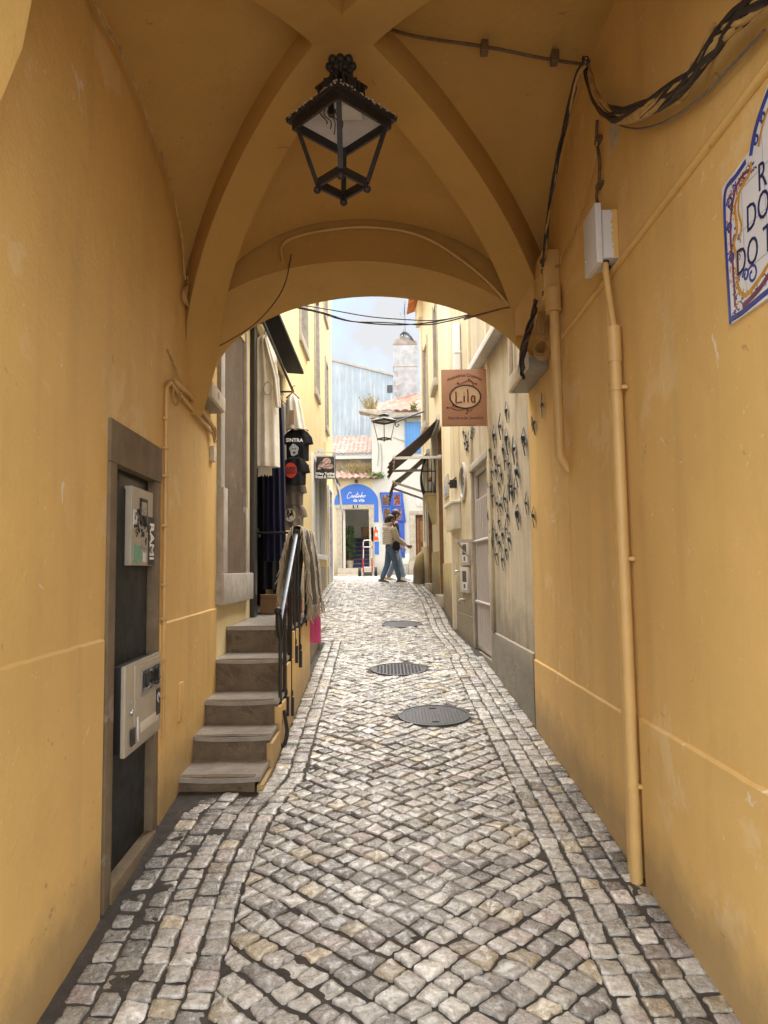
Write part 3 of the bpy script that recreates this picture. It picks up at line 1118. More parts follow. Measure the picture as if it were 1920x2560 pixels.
b.tube([LW(Yc + .16, zt_ + .06, -.02), LW(Yc + .10, zt_ - .07, -.03), LW(Yc + .2, zt_ - .09, -.03), LW(Yc + .27, zt_ + .06, -.04), LW(Yc + .18, zt_ + .17, -.01), LW(Yc + .05, zt_ + .22, -.004)], .007, 6, 5)
for k in range(4):
    b.tube([LW(5.45 + .02 * k, zt_ + .04, -.03), LW(5.6, zt_ - .07 - .02 * k, -.04), LW(5.68, zt_ - .1 + .03 * k, -.04), LW(5.55, zt_ + .03, -.03)], .005, 6, 4)
part('loose_wire', b, cable_o, cdt, 60)
for z in (.85, 1.06, 1.30, 1.50, 1.85, 2.15, 2.32, 2.5):
    b = B()
    slab(b, LW, Yc - .028, Yc + .028, z - .009, z + .009, -.032, 0)
    part('clamp', b, ochre_gloss, cdt, bev=.003)

# cable along the left edge of the vault
b = B()
LWO = lambda x, y: on_x(x, y, LWA + .05, LWB)
trail = [(226, -30), (262, 58), (300, 120), (347, 230), (371, 300), (390, 350), (427, 450), (440, 520), (452, 570), (458, 640), (461, 690)]
for off, r in ((0, .007), (.018, .005)):
    b.tube([LWO(x, y) + V((.0, off, -off)) for x, y in trail], r, 6, 4)
vc = solo('vault_cable', 'painted cable following the vault edge above the dark door', 'cable', b, cable_o, smooth=60)
b = B()
b.tube([lw(x, y) + V((.02, 0, 0)) for x, y in ((461, 690), (470, 760), (476, 850), (480, 930), (487, 985))], .007, 6, 4)
b.tube([lw(x, y) + V((.02, 0, 0)) for x, y in ((463, 690), (475, 790), (479, 860), (484, 930), (497, 985))], .005, 6, 4)
for k in range(5):
    b.tube([lw(457 + 8 * math.cos(t_ * 1.05 + k) + k, 738 + (22 + 2 * k) * math.sin(t_ * 1.05 + k)) + V((.02 + .004 * k, 0, 0)) for t_ in range(7)], .0045, 5, 4)
solo('cable_bundle', 'coiled thin cables hanging at the vault foot above the conduit', 'cable', b, cable_o, smooth=60)
b = B()
b.tube([V((lwx(5.0) + .1, 4.99, 3.16)), V((-1.15, 5.0, 3.2)), V((-.9, 5.0, 3.36)), V((-.72, 5.05, 3.62)), V((-.66, 5.08, 3.9))], .005, 6, 6)
solo('loose_wire', 'thin brown wire swagged over the far arch by the coiled cables', 'wire', b, cable_br, smooth=60)
b = B()
arcp = [(708, 655), (704, 620), (722, 600), (768, 584), (850, 571), (925, 568), (1010, 578), (1075, 600), (1140, 640), (1210, 695), (1272, 760)]
b.tube([on_y(x, y, yfar((x - 960) / 340) - .02) for x, y in arcp], .012, 7, 4)
solo('arch_conduit', 'painted conduit curving over the far arch', 'conduit', b, ochre_gloss, smooth=60)

# batten fittings over the arch feet
for lab, fn, ya, yb_, z0, d0 in (('dusty batten lamp above the bent conduit at the far arch', LW, 5.1, 5.66, 2.84, -.12), ('dusty batten lamp under the tangled cables at the far arch', RW, 5.1, 5.84, 3.02, -.17)):
    t = thing('batten_lamp', lab, 'lamp', fn(5.4, z0, d0 / 2), 'batten lamps at the far arch')
    b = B()
    slab(b, fn, ya, yb_, z0, z0 + .10, d0 + .03, -.002)
    part('housing', b, grey_fix, t, bev=.006)
    b = B()
    slab(b, fn, ya + .01, yb_ - .01, z0 + .005, z0 + .125, d0, d0 + .03)
    part('cover', b, cream_paint, t, bev=.006)
    b = B()
    slab(b, fn, ya + .25, ya + .275, z0 + .05, z0 + .10, d0 - .003, d0 + .0)
    part('switch', b, grey_fix, t)

p = lw(533, 1140)
b = B()
slab(b, LW, 5.62, 5.72, p.z - .06, p.z + .06, -.035, 0)
solo('switch_box', 'small white box on the ochre wall beside the stone niche', 'switch box', b, cream_paint, bev=.004)
b = B()
slab(b, LW, 4.62, 4.72, .62, .86, -.022, 0)
solo('cable_cover', 'painted flat cable cover low on the ochre wall before the steps', 'cover plate', b, ochre, bev=.004)

# ------------------------------------------------------------------ right wall fittings
# junction cabinet
cu0, cu1 = 3.45, 3.80
cz0, cz1 = on_x(1525, 680, RWX - .1, 0).z, 3.86
jb = thing('junction_cabinet', 'white metal cabinet with its door ajar above the ochre pipes', 'cabinet', (RWX - .06, 3.62, 3.1))
b = B()
slab(b, RW, 3.515, 3.70, 3.145, 3.40, -.082, 0)
cb_ = part('body', b, box_white, jb, bev=.003)
b = B()
for k in range(17):
    z = 3.15 + k * .0147
    slab(b, RW, 3.5125, 3.515, z, z + .0147, -.022 - .016 * random.random(), -.002)
part('paint_smear', b, ochre, cb_)
b = B()
slab(b, RW, 3.50, 3.715, 3.115, 3.43, -.120, -.088)
dd = part('cabinet_door', b, box_white, jb, bev=.003)
b = B()
b.ball(RW(3.68, 3.20, -.122), .010)
part('lock', b, steel, dd, 40)
for k, (u, d) in enumerate(((3.56, -.06), (3.62, -.035))):
    b = B()
    b.tube([RW(u, 3.155, d), RW(u, 3.135, d)], .022, 12)
    part('cable_gland', b, black_txt, jb, 40)

# drain pipes below the cabinet
pt = on_ground(1590, 2219)
dp = thing('drain_pipe', 'thick ochre painted pipe running from the white cabinet to the cobbles', 'pipe', (RWX - .05, 3.36, .05), 'ochre pipes under the white cabinet and cable box')
PY = 3.50
b = B()
b.tube([RW(PY + .06, 3.15, -.06), RW(PY + .05, 3.05, -.058), RW(PY + .03, 2.9, -.05), RW(PY + .01, 2.78, -.045), RW(PY + .01, 2.74, -.045)], .017, 12, 6)
part('upper_hose', b, ochre_gloss, dp, 60)
b = B()
b.tube([RW(PY + .01, 2.76, -.045), RW(PY, 1.5, -.045), RW(PY - .005, .02, -.045)], .030, 16)
part('pipe', b, ochre_gloss, dp, 60)
b = B()
b.tube([RW(PY + .01, 2.78, -.045), RW(PY + .01, 2.60, -.045)], .0345, 16)
part('socket', b, ochre_gloss, dp, 60)
for z in (2.45, 1.60, .52):
    b = B()
    b.tube([RW(PY + .002 * z, z, -.045), RW(PY + .002 * z, z + .018, -.045)], .033, 16)
    b.box(RWX - .035, RWX - .005, PY - .045, PY - .025, z, z + .018)
    part('bracket', b, ochre_gloss, dp, 60)
dp2 = thing('drain_pipe', 'thin ochre painted pipe running behind the thick pipe', 'pipe', (RWX - .03, 3.58, .05), 'ochre pipes under the white cabinet and cable box')
b = B()
b.tube([RW(PY + .12, 3.14, -.035), RW(PY + .12, 3.05, -.036), RW(PY + .105, 2.9, -.036), RW(PY + .10, 2.70, -.034), RW(PY + .10, 2.64, -.034)], .013, 10, 6)
part('upper_hose', b, ochre_gloss, dp2, 60)
b = B()
b.tube([RW(PY + .10, 2.68, -.036), RW(PY + .095, 1.5, -.036), RW(PY + .085, .03, -.036)], .020, 14)
part('pipe', b, ochre_gloss, dp2, 60)
for z in (2.5, 2.0, .7):
    b = B()
    b.tube([RW(PY + .096, z, -.036), RW(PY + .096, z + .014, -.036)], .0225, 14)
    part('bracket', b, ochre_gloss, dp2, 60)

# corner box and the pipe below it
cj = thing('cable_box', 'ochre painted angular cable box where the cables meet the arch', 'junction box', (RWX - .06, 5.0, 3.3))
b = B()
slab(b, RW, 4.70, 5.02, 3.40, 3.74, -.11, -.0)
b.hexa([RW(5.02, 3.3, -.02), RW(5.2, 3.3, -.03), RW(5.2, 3.3, -.22), RW(5.02, 3.3, -.131), RW(5.02, 3.74, -.02), RW(5.2, 3.62, -.03), RW(5.2, 3.62, -.22), RW(5.02, 3.74, -.131)])
part('box', b, ochre_gloss, cj, bev=.008)
for z, u in ((3.68, 4.76), (3.60, 4.74), (3.44, 4.73)):
    b = B()
    b.tube([RW(u - .0, z, -.105), RW(u, z, -.116)], .018, 10)
    b.tube([RW(u - .0, z, -.105), RW(u, z, -.1175)], .010, 8)
    part('knockout', b, cable_br, cj, 40)
cp2 = thing('corner_pipe', 'ochre pipe dropping from the corner cable box', 'pipe', (RWX - .05, 4.72, 1.6), 'ochre pipes under the white cabinet and cable box')
b = B()
b.tube([RW(4.66, 3.44, -.06), RW(4.66, 3.28, -.06)], .055, 12)
part('socket', b, ochre_gloss, cp2, 60)
b = B()
b.tube([RW(4.66, 3.3, -.055), RW(4.66, 2.3, -.05), RW(4.66, 2.25, -.02), RW(4.66, 2.2, .01)], .034, 12)
part('pipe', b, ochre_gloss, cp2, 60)
b = B()
prev = None
for k in range(70):
    z = .84 + k * .02
    w = .012 + .007 * wob(k * .31, 2)
    slab(b, RW, 4.66 - w + .005 * wob(k * .2, 8), 4.66 + w, z, z + .0205, -.004 - .002 * random.random(), .001)
solo('plaster_seam', 'flaking plaster seam in the ochre wall below the corner pipe', 'wall seam', b, ochre)


# heavy cable bundle sagging along the right wall
def bundle(trail, n, r, spread, fn, mats_, name, labels, cat, group=None, seed=1):
    rnd = random.Random(seed)
    for k, (m, rr) in enumerate(mats_):
        b = B()
        for q in range(n):
            pts = []
            ph = rnd.uniform(0, 6.28)
            for i, (x, y) in enumerate(trail):
                p = fn(x, y)
                a = ph + i * .9
                p = p + V((-abs(spread * .7 * math.cos(a)) - .02, spread * .6 * math.sin(a), spread * math.sin(a * 1.3)))
                pts.append(p)
            b.tube(pts, rr * rnd.uniform(.8, 1.25), 6, 5)
        solo(name, labels[k], cat, b, m, group, smooth=60)


sag = [(1478, 155), (1487, 195), (1505, 245), (1530, 275), (1560, 287), (1600, 283), (1650, 262), (1705, 225), (1760, 170), (1810, 105), (1850, 60), (1895, 25), (1950, -25)]
bundle(sag, 8, .01, .026, lambda x, y: on_x(x, y, 1.165, 0), ((cable_b, .013), (cable_o, .010)), 'cable_bundle', ('thick black cables sagging above the white cabinet', 'ochre painted cables twisted among the sagging black ones'), 'cable', 'cables sagging above the white cabinet', 3)
b = B()
b.tube([rw(x, y) + V((-.03, 0, 0)) for x, y in ((1500, 250), (1545, 300), (1590, 320), (1640, 318), (1700, 295), (1770, 245), (1850, 165), (1935, 75))], .005, 6, 5)
solo('loose_wire', 'single grey wire hanging lowest under the sagging cables', 'wire', b, cable_gr, smooth=60)
b = B()
b.tube([rw(x, y) + V((-.06, 0, 0)) for x, y in ((1830, 60), (1800, 120), (1780, 170), (1765, 215), (1740, 250), (1700, 262), (1685, 246), (1670, 255), (1660, 240))], .010, 8, 5)
solo('cable_loop', 'thick cream cable looping out below the sagging bundle', 'cable', b, cable_o, smooth=60)
drop = [(1480, 155), (1462, 180), (1448, 220), (1430, 290), (1410, 370), (1395, 450), (1383, 530), (1375, 600), (1368, 660)]


def cornerfn(x, y):
    return on_x(x, y, 1.13, 0)


bundle(drop, 5, .008, .018, cornerfn, ((cable_b, .008), (cable_o, .007)), 'cable_run', ('black cables dropping from the vault to the cable box', 'painted cables dropping beside the black ones to the cable box'), 'cable', 'cables around the corner cable box', 5)
low = [(1352, 760), (1345, 790), (1336, 820), (1328, 850), (1320, 880), (1316, 915), (1320, 935)]
bundle(low, 10, .008, .035, lambda x, y: on_y(x, y, 4.86), ((cable_b, .009), (cable_br, .006)), 'cable_run', ('dark tangled cables below the corner cable box', 'brown tangled cables below the corner cable box'), 'cable', 'cables around the corner cable box', 8)
b = B()
for k in range(5):
    b.tube([on_y(1352 + (17 + 1.2 * k) * math.cos(t_ * .78) + k, 868 + (17 + 2 * k) * math.sin(t_ * .78) + 2 * k, 4.98 - .01 * k) for t_ in range(9)], .004, 5, 4)
for k in range(4):
    b.tube([on_y(1352 + 6 * k, 775, 4.97), on_y(1340 + 8 * k, 815, 4.96), on_y(1346 + 8 * k, 850, 4.95), on_y(1358 + 4 * k, 800 + 6 * k, 4.95), on_y(1362 + 3 * k, 770, 4.97)], .0045, 5, 5)
solo('cable_coil', 'coil of thin painted wire hanging below the corner cable box', 'cable', b, cable_o, smooth=60)
b = B()
b.tube([on_y(1545, 290, 3.5), on_y(1505, 300, 3.9), rw(1502, 345) + V((-.02, 0, 0)), rw(1500, 380) + V((-.02, 0, 0)), rw(1490, 430) + V((-.02, 0, 0)), rw(1470, 510) + V((-.02, 0, 0)), rw(1440, 590) + V((-.02, 0, 0)), rw(1412, 640) + V((-.02, 0, 0)), rw(1408, 660) + V((-.02, 0, 0)), rw(1390, 668) + V((-.04, 0, 0))], .005, 6, 5)
solo('loose_wire', 'thin ochre wire slanting from the cables to the corner box', 'wire', b, cable_o, smooth=60)
b = B()
b.tube([rw(x, y) + V((-.02, 0, 0)) for x, y in ((1502, 300), (1500, 350), (1508, 400), (1506, 460), (1500, 490), (1508, 530))], .009, 6, 5)
for (x, y) in ((1503, 350), (1506, 462)):
    p = rw(x, y)
    b.box(p.x - .03, p.x, p.y - .03, p.y + .03, p.z - .012, p.z + .012)
solo('cable_riser', 'clipped brown cable rising from the top of the white cabinet', 'cable', b, cable_br, smooth=60)
b = B()
for k in range(40):
    u, z = 3.52 + random.gauss(0, .03), 3.80 + random.uniform(-.06, .14)
    slab(b, RW, u - .02, u + .02, z - .015, z + .015, -.0015 - .001 * random.random(), .001)
solo('cement_patch', 'grey bare cement patch above the white cabinet', 'wall patch', b, grey_plinth)
# wire clipped across the vault to the corner
b = B()
tr = [V((BOSS.x + .18, 3.52, 4.43)), V((.2, 3.62, 4.44)), V((.6, 3.72, 4.45)), V((.95, 3.78, 4.42)), V((1.19, 3.83, 4.42))]
b.tube(tr, .009, 6, 6)
for t_ in (.42, .86):
    p = V((.2, 3.62, 4.43)).lerp(V((1.12, 3.8, 4.42)), t_)
    b.box(p.x - .02, p.x + .02, p.y - .03, p.y + .03, p.z - .03, p.z + .03)
solo('ceiling_cable', 'clipped cable crossing the vault from the lantern to the sagging cables', 'cable', b, cable_br, smooth=60)

# ------------------------------------------------------------------ painted tile street sign
pA, pB, pT = rw(1817, 470), rw(1832, 812), rw(1920, 275)
ye, zb_, zs_ = 2.412, 2.405, 2.90
ts = thing('tile_street_sign', 'glazed tile street sign with blue and yellow scroll border', 'street sign', (RWX, 2.05, zb_))
yc_ = 1.99
half = ye - yc_
outline = [(ye, zb_), (ye, zs_), (ye - .08, zs_ + .008), (ye - .19, zs_ + .02), (ye - .215, zs_ + .06), (ye - .26, zs_ + .11), (ye - .32, zs_ + .16), (yc_, zs_ + .19)]
full = outline + [(2 * yc_ - y, z) for y, z in outline[::-1][1:]]
b = B()
b.plate([RW(y, z, 0) for y, z in full], (-.012, 0, 0))
part('tile_panel', b, tile_w, ts)
b = B()
for y in (ye - .13, ye - .27, ye - .41, ye - .55, ye - .69):
    b.box(RWX - .0128, RWX - .011, y - .0012, y + .0012, zb_ + .02, zs_ + (.0 if abs(y - yc_) > .22 else .1))
for z in (zb_ + .14, zb_ + .28, zb_ + .42):
    b.box(RWX - .0128, RWX - .011, 2 * yc_ - ye + .02, ye - .02, z - .0012, z + .0012)
part('tile_joint', b, grout, ts)


def stroke(pts, r, bb, lift=.0125):
    bb.tube([RW(y, z, -lift) for y, z in pts], r, 8, 6)
    return bb


def flat(bb):
    for p in bb.v:
        d = RWX - p.x
        p.x = RWX - .0125 - max(0, min(.0012, (d - .0125) * .15))
    return bb


b1, b2, b3, b4 = B(), B(), B(), B()
for sgn in (1, -1):
    f = lambda L: [(yc_ + sgn * (y - yc_), z) for y, z in L]
    stroke(f([(ye - .012, zb_ + .0), (ye - .01, zb_ + .2), (ye - .012, zs_ - .1), (ye - .03, zs_ - .02), (ye - .1, zs_ - .012), (ye - .17, zs_ - .0)]), .010, b1)
    stroke(f([(ye - .2, zs_ + .0), (ye - .225, zs_ + .05), (ye - .265, zs_ + .095), (ye - .33, zs_ + .14), (ye - .4, zs_ + .165)]), .012, b1)
    stroke(f([(ye - .05, zb_ + .05), (ye - .05, zb_ + .18), (ye - .045, zb_ + .3), (ye - .06, zb_ + .38), (ye - .10, zs_ - .05), (ye - .16, zs_ - .035), (ye - .2, zs_ - .05)]), .007, b3)
    stroke(f([(ye - .075, zb_ + .1), (ye - .08, zb_ + .2), (ye - .065, zb_ + .26), (ye - .09, zb_ + .3), (ye - .085, zb_ + .38), (ye - .11, zb_ + .41), (ye - .15, zs_ - .065), (ye - .19, zs_ - .05), (ye - .2, zs_ - .02)]), .008, b2)
    stroke(f([(ye - .12, zb_ + .42), (ye - .105, zb_ + .36), (ye - .12, zb_ + .30), (ye - .10, zb_ + .26)]), .006, b2)
    stroke(f([(ye - .08, zb_ + .1), (ye - .12, zb_ + .06), (ye - .2, zb_ + .075), (ye - .3, zb_ + .11), (ye - .4, zb_ + .1), (yc_, zb_ + .085)]), .008, b2)
    stroke(f([(ye - .1, zb_ + .03), (ye - .2, zb_ + .045), (ye - .3, zb_ + .075), (ye - .42, zb_ + .06), (yc_, zb_ + .05)]), .010, b3)
    stroke(f([(ye - .02, zb_ + .015), (ye - .1, zb_ + .012), (ye - .25, zb_ + .02), (yc_, zb_ + .02)]), .010, b1)
    for cy_, cz_, r_ in ((ye - .17, zb_ + .11, .035), (ye - .13, zb_ + .125, .022), (ye - .045, zb_ + .22, .02), (ye - .04, zb_ + .33, .02), (ye - .05, zs_ - .08, .022), (ye - .235, zs_ + .03, .018), (ye - .28, zs_ + .075, .018)):
        stroke(f([(cy_ + r_ * math.cos(t_ * .8) * (1 - t_ * .07), cz_ + r_ * math.sin(t_ * .8) * (1 - t_ * .07)) for t_ in range(11)]), .005, b1)
    stroke(f([(ye - .25, zs_ - .0), (ye - .27, zs_ + .04), (ye - .31, zs_ + .08), (ye - .36, zs_ + .1)]), .007, b2)
stroke([(yc_ + .08, zs_ + .05), (yc_ + .07, zs_ + .1), (yc_, zs_ + .13), (yc_ - .07, zs_ + .1), (yc_ - .08, zs_ + .05), (yc_, zs_ + .02), (yc_ + .08, zs_ + .05)], .022, b3)
rnd_ = random.Random(2)
for k in range(150):          # brushed leaves and dabs in the border
    a_ = rnd_.random()
    side_ = rnd_.choice((0, 0, 1, 2))
    if side_ == 0:
        y_, z_ = ye - rnd_.uniform(.028, .10), zb_ + rnd_.uniform(.01, .47)
    elif side_ == 1:
        y_, z_ = ye - rnd_.uniform(.02, .6), zb_ + rnd_.uniform(.028, .085)
    else:
        y_, z_ = ye - rnd_.uniform(.06, .22), zs_ - rnd_.uniform(.026, .06)
    an = rnd_.uniform(0, 6.28)
    l_ = rnd_.uniform(.008, .022)
    stroke([(y_, z_), (y_ + l_ * .6 * math.cos(an), z_ + l_ * .6 * math.sin(an)), (y_ + l_ * math.cos(an + .7), z_ + l_ * math.sin(an + .7))], rnd_.uniform(.0016, .004), rnd_.choice((b1, b1, b2, b3)))
part('blue_scrollwork', flat(b1), tile_blue, ts)
part('yellow_scrollwork', flat(b2), tile_yel, ts)
part('purple_scrollwork', flat(b3), tile_pur, ts)
b = B()
for s, y, z, h in (('R', 2.18, 2.795, .128), ('DO', 2.262, 2.70, .128), ('DO TE', 2.34, 2.585, .128)):
    n_ = len(s)
    text(b, s, RW(y, z, -.0135), (0, -1, 0), (0, 0, 1), h, .0012, .08, 'LEFT', bold=-.001, xs=.72)
part('lettering', b, tile_ink, ts)


# ------------------------------------------------------------------ left house front
SX = -.80                     # street side of the stairs
house = thing('yellow_house', 'pale yellow house with stone window surrounds behind the clothes stall', 'house', (-1.4, 12, .5))
holes = []


def lrect(x0, x1, ytop, ybot):
    """window opening from the photo: near edge x0, far edge x1"""
    p, q = lf(x0, ybot), lf(x1, ybot)
    return p.y, q.y, p.z, lf(x0, ytop).z


NICHE = (6.06, 7.12, 1.55, 3.9)
SHOP = (7.37, 9.75, 1.09, 4.28)
WIN = [(11.75, 12.75, 5.55, 7.4), (14.25, 15.0, 5.25, 7.3), (16.75, 17.35, 5.0, 6.55), (16.5, 17.3, 7.7, 9.3)]
SW = (13.55, 16.05, G(14) + .92, G(14) + 2.75)
SD = (17.2, 18.15, G(17) + .02, G(17) + 2.3)
holes = [NICHE, SHOP, SW, SD] + WIN
b = B()
wall(b, LF, 5.89, 10.3, .2, 5.5, [h for h in holes if h[1] < 10.3], .24)
wall(b, LF, 10.302, 13.4, .2, 7.9, [h for h in holes if 10.3 < h[1] < 13.4], .24)
wall(b, LF, 13.402, 18.75, .2, 9.7, [h for h in holes if h[1] > 13.5], .24)
b.box(-4, -1.37, 18.752, 18.95, .2, 9.7)
part('wall', b, yellow, house)
b = B()
slab(b, LF, 5.9, 18.7, .2, 5.4, 2.6, 2.7)
slab(b, LF, 5.9, 10.29, 5.3, 5.5, .26, 2.6)
slab(b, LF, 10.3, 13.39, 7.7, 7.9, .26, 2.6)
slab(b, LF, 13.4, 18.74, 9.5, 9.7, .26, 2.6)
slab(b, LF, 10.3, 10.4, 5.3, 7.7, .26, 2.6)
slab(b, LF, 13.4, 13.5, 5.3, 9.5, .26, 2.6)
slab(b, LF, 10.4, 18.7, 5.4, 7.7, 2.6, 2.7)
slab(b, LF, 13.5, 18.7, 7.7, 9.5, 2.6, 2.7)
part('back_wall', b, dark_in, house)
b = B()
slab(b, LF, 6.09, 7.075, 1.553, 2.15, -.012, .011)
slab(b, LF, NICHE[0] + .005, NICHE[1] - .005, 1.552, 3.895, .012, .2)
nich = part('stone_niche', b, stone_panel, house)
for q in ((5.93, 6.075, 2.28, 4.0, -.035, .1), (5.93, 6.085, 1.55, 2.28, -.06, .1), (7.10, 7.18, 2.2, 4.0, -.02, .1), (7.08, 7.2, 1.55, 2.2, -.025, .1)):
    b = B()
    slab(b, LF, *q)
    part('jamb', b, stone_panel if q[0] > 6.086 and q[1] < 7.09 else stone_pale, nich, bev=.008)
b = B()
slab(b, LF, 5.91, 7.22, 1.29, 1.55, -.07, .1)
part('sill', b, stone_pale, nich, bev=.01)
# shop interior and door leaf
b = B()
y0, y1, z0, z1 = SHOP
slab(b, LF, y0 - .3, y1 + .3, z0 - .1, z0, .0, 2.4)
slab(b, LF, y0 - .3, y0 - .2, z0, z1 + .3, .25, 2.4)
slab(b, LF, y1 + .2, y1 + .3, z0, z1 + .3, .25, 2.4)
slab(b, LF, y0 - .3, y1 + .3, z1 + .2, z1 + .3, .25, 2.4)
slab(b, LF, y0 - .3, y1 + .3, z0, z1 + .3, 2.3, 2.4)
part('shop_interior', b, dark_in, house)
b = B()
slab(b, LF, y0 + .0, y0 + .16, z0, z1 + .0, -.05, .02)
slab(b, LF, y0 + .3, y0 + .38, z0, z1 - .03, .05, .12)
slab(b, LF, y1 - .12, y1, z0, z1, .02, .1)
slab(b, LF, y0 + .0, y1, z1 - .12, z1, .02, .1)
part('shop_door_frame', b, dark_frame, house, bev=.006)
b = B()
slab(b, LF, y0 + .19, y0 + .27, z0, z1 - .3, -.0, .05)
part('door_post', b, stone_pale, house)
# upper windows
for (a, c_, d, e_) in WIN:
    wf = B()
    t_ = .12
    slab(wf, LF, a - t_, c_ + t_, d - .14, d, -.05, .1)
    slab(wf, LF, a - t_, a, d, e_ + t_, -.03, .1)
    slab(wf, LF, c_, c_ + t_, d, e_ + t_, -.03, .1)
    slab(wf, LF, a, c_, e_, e_ + t_, -.03, .1)
    w1 = part('window', wf, stone_pale, house, bev=.006)
    pn = B()
    slab(pn, LF, a, c_, d, e_, .17, .2)
    part('pane', pn, glass_m, w1)
    fb = B()
    m_ = (a + c_) / 2
    for q0, q1, r0, r1 in ((a, a + .06, d, e_), (c_ - .06, c_, d, e_), (m_ - .04, m_ + .04, d, e_), (a + .06, c_ - .06, d, d + .07), (a + .06, c_ - .06, e_ - .07, e_), (a + .06, m_ - .04, (d + e_) / 2, (d + e_) / 2 + .04), (m_ + .04, c_ - .06, (d + e_) / 2, (d + e_) / 2 + .04)):
        slab(fb, LF, q0, q1, r0, r1, .13, .17)
    part('sash', fb, white_paint, w1)
# ground floor shop window with white frame and pale apron
a, c_, d, e_ = SW
wf = B()
slab(wf, LF, a - .1, a, d, e_ + .1, -.04, .12)
slab(wf, LF, c_, c_ + .12, d, e_ + .1, -.04, .12)
slab(wf, LF, a, c_, e_, e_ + .1, -.04, .12)
slab(wf, LF, a - .1, c_ + .16, d - .1, d, -.08, .12)
for m_ in (a + .8, a + 1.65):
    slab(wf, LF, m_ - .03, m_ + .03, d, e_, .02, .09)
sw_ = part('shop_window', wf, white_paint, house, bev=.006)
pn = B()
slab(pn, LF, a, c_, d, e_, .06, .075)
part('pane', pn, shop_glass, sw_)
b = B()
slab(b, LF, 9.9, 17.1, .3, G(13.5) + .72, -.02, .05)
part('plinth', b, cream_dirty, house)
b = B()
slab(b, LF, 16.25, 16.42, G(16), G(16) + 3.4, -.05, .1)
part('pilaster', b, yellow, house, bev=.01)
# far shop door with goods hanging in it
a, c_, d, e_ = SD
b = B()
slab(b, LF, a - .1, a, d - .2, e_ + .1, -.05, .12)
slab(b, LF, c_, c_ + .25, d - .2, e_ + .1, -.05, .12)
slab(b, LF, a, c_, e_, e_ + .1, -.05, .12)
fd = part('door_frame', b, white_paint, house, bev=.006)
b = B()
slab(b, LF, a, c_, d - .1, e_, .12, .18)
part('door', b, black_door, fd)
b = B()
slab(b, LF, a + .1, c_ - .3, d + .4, e_ - .2, -.04, .0)
solo('hanging_banner', 'dark narrow cloth hanging at the far door of the yellow house', 'banner', b, mat('dark_print_cloth', (.09, .045, .05), .9, .4, 9, patch=.8, patch_col=(.35, .3, .4), patch_scale=6, patch_at=.5))

# black canopy over the shop
b = B()
b.hexa([LF(6.1, 4.40, -.02), LF(10.05, 4.40, -.02), (-1.13, 10.05, 4.38), (-1.13, 6.1, 4.38), LF(6.1, 4.46, -.02), LF(10.05, 4.46, -.02), (-1.13, 10.05, 4.42), (-1.13, 6.1, 4.42)])
cn = solo('black_canopy', 'black sheet canopy over the clothes shop entrance', 'canopy', b, awn_black)
b = B()
r0_, r1_ = on_x(655, 798, -1.14, 0), on_x(733, 979, -1.14, 0)
b.cyl(r0_, r1_, .016, 10)
b.cyl(r1_, LF(r1_.y, r1_.z, 0), .012, 8)
b.cyl(r0_ + V((0, .1, 0)), LF(r0_.y + .1, r0_.z, 0), .012, 8)
rod = solo('clothes_rod', 'black metal rod under the canopy holding the hung clothes', 'rod', b, iron)
b = B()
for k in range(4):
    b.tube([(-1.14 + .05 * math.cos(t_ * .9), 10.3 + .0 * t_, 3.05 + .05 * math.sin(t_ * .9 + k)) for t_ in range(7)], .006, 6, 4)
b.tube([LF(10.35, 3.1, 0), (-1.3, 10.3, 3.05), (-1.14, 10.3, 3.08)], .01, 6, 4)
solo('wall_hook', 'curled iron bracket on the yellow wall beyond the shirts', 'bracket', b, iron)


# ------------------------------------------------------------------ clothes
def garment(rows_, org, u, w, depth, fold=.018, nf=7, seed=0, nu=22, sub=4):
    """lofted cloth: rows_ = [(z, left, right, fullness)], u = along width, w = normal"""
    org, u, w = V(org), V(u).normalized(), V(w).normalized()
    rr = []
    for a, c in zip(rows_, rows_[1:]):
        for k in range(sub):
            t = k / sub
            rr.append([a[i] + (c[i] - a[i]) * t for i in range(4)])
    rr.append(list(rows_[-1]))
    bb = B()
    rnd = random.Random(seed)
    ph = rnd.uniform(0, 6)
    for z, l, r, fl in rr:
        for s in (1, -1):
            for i in range(nu + 1):
                t = i / nu
                tt = t if s == 1 else 1 - t
                x = l + (r - l) * tt
                bul = math.sqrt(max(0, 1 - (2 * tt - 1) ** 2))
                d = s * depth * fl * bul + fold * fl * math.sin(tt * nf * PI + ph + z * 1.3) * bul + .012 * wob(x * 6, z * 5, 1, seed)
                bb.v.append(org + u * x + V((0, 0, z)) + w * d)
    n = 2 * (nu + 1)
    for j in range(len(rr) - 1):
        for i in range(n):
            bb.f.append((j * n + i, j * n + (i + 1) % n, (j + 1) * n + (i + 1) % n, (j + 1) * n + i))
    bb.f.append(tuple(range(n)))
    bb.f.append(tuple((len(rr) - 1) * n + i for i in range(n))[::-1])
    return bb


def hanger(root, p, u, m, w=.2):
    p, u = V(p), V(u).normalized()
    b = B()
    b.tube([p - u * w + V((0, 0, -.09)), p + V((0, 0, -.01)), p + u * w + V((0, 0, -.09))], .011, 8)
    b.tube([p + V((0, 0, -.01)), p + V((0, 0, .05)), p + u * .022 + V((0, 0, .075)), p + u * .03 + V((0, 0, .055))], .004, 6, 4)
    return part('hanger', b, m, root, 50)


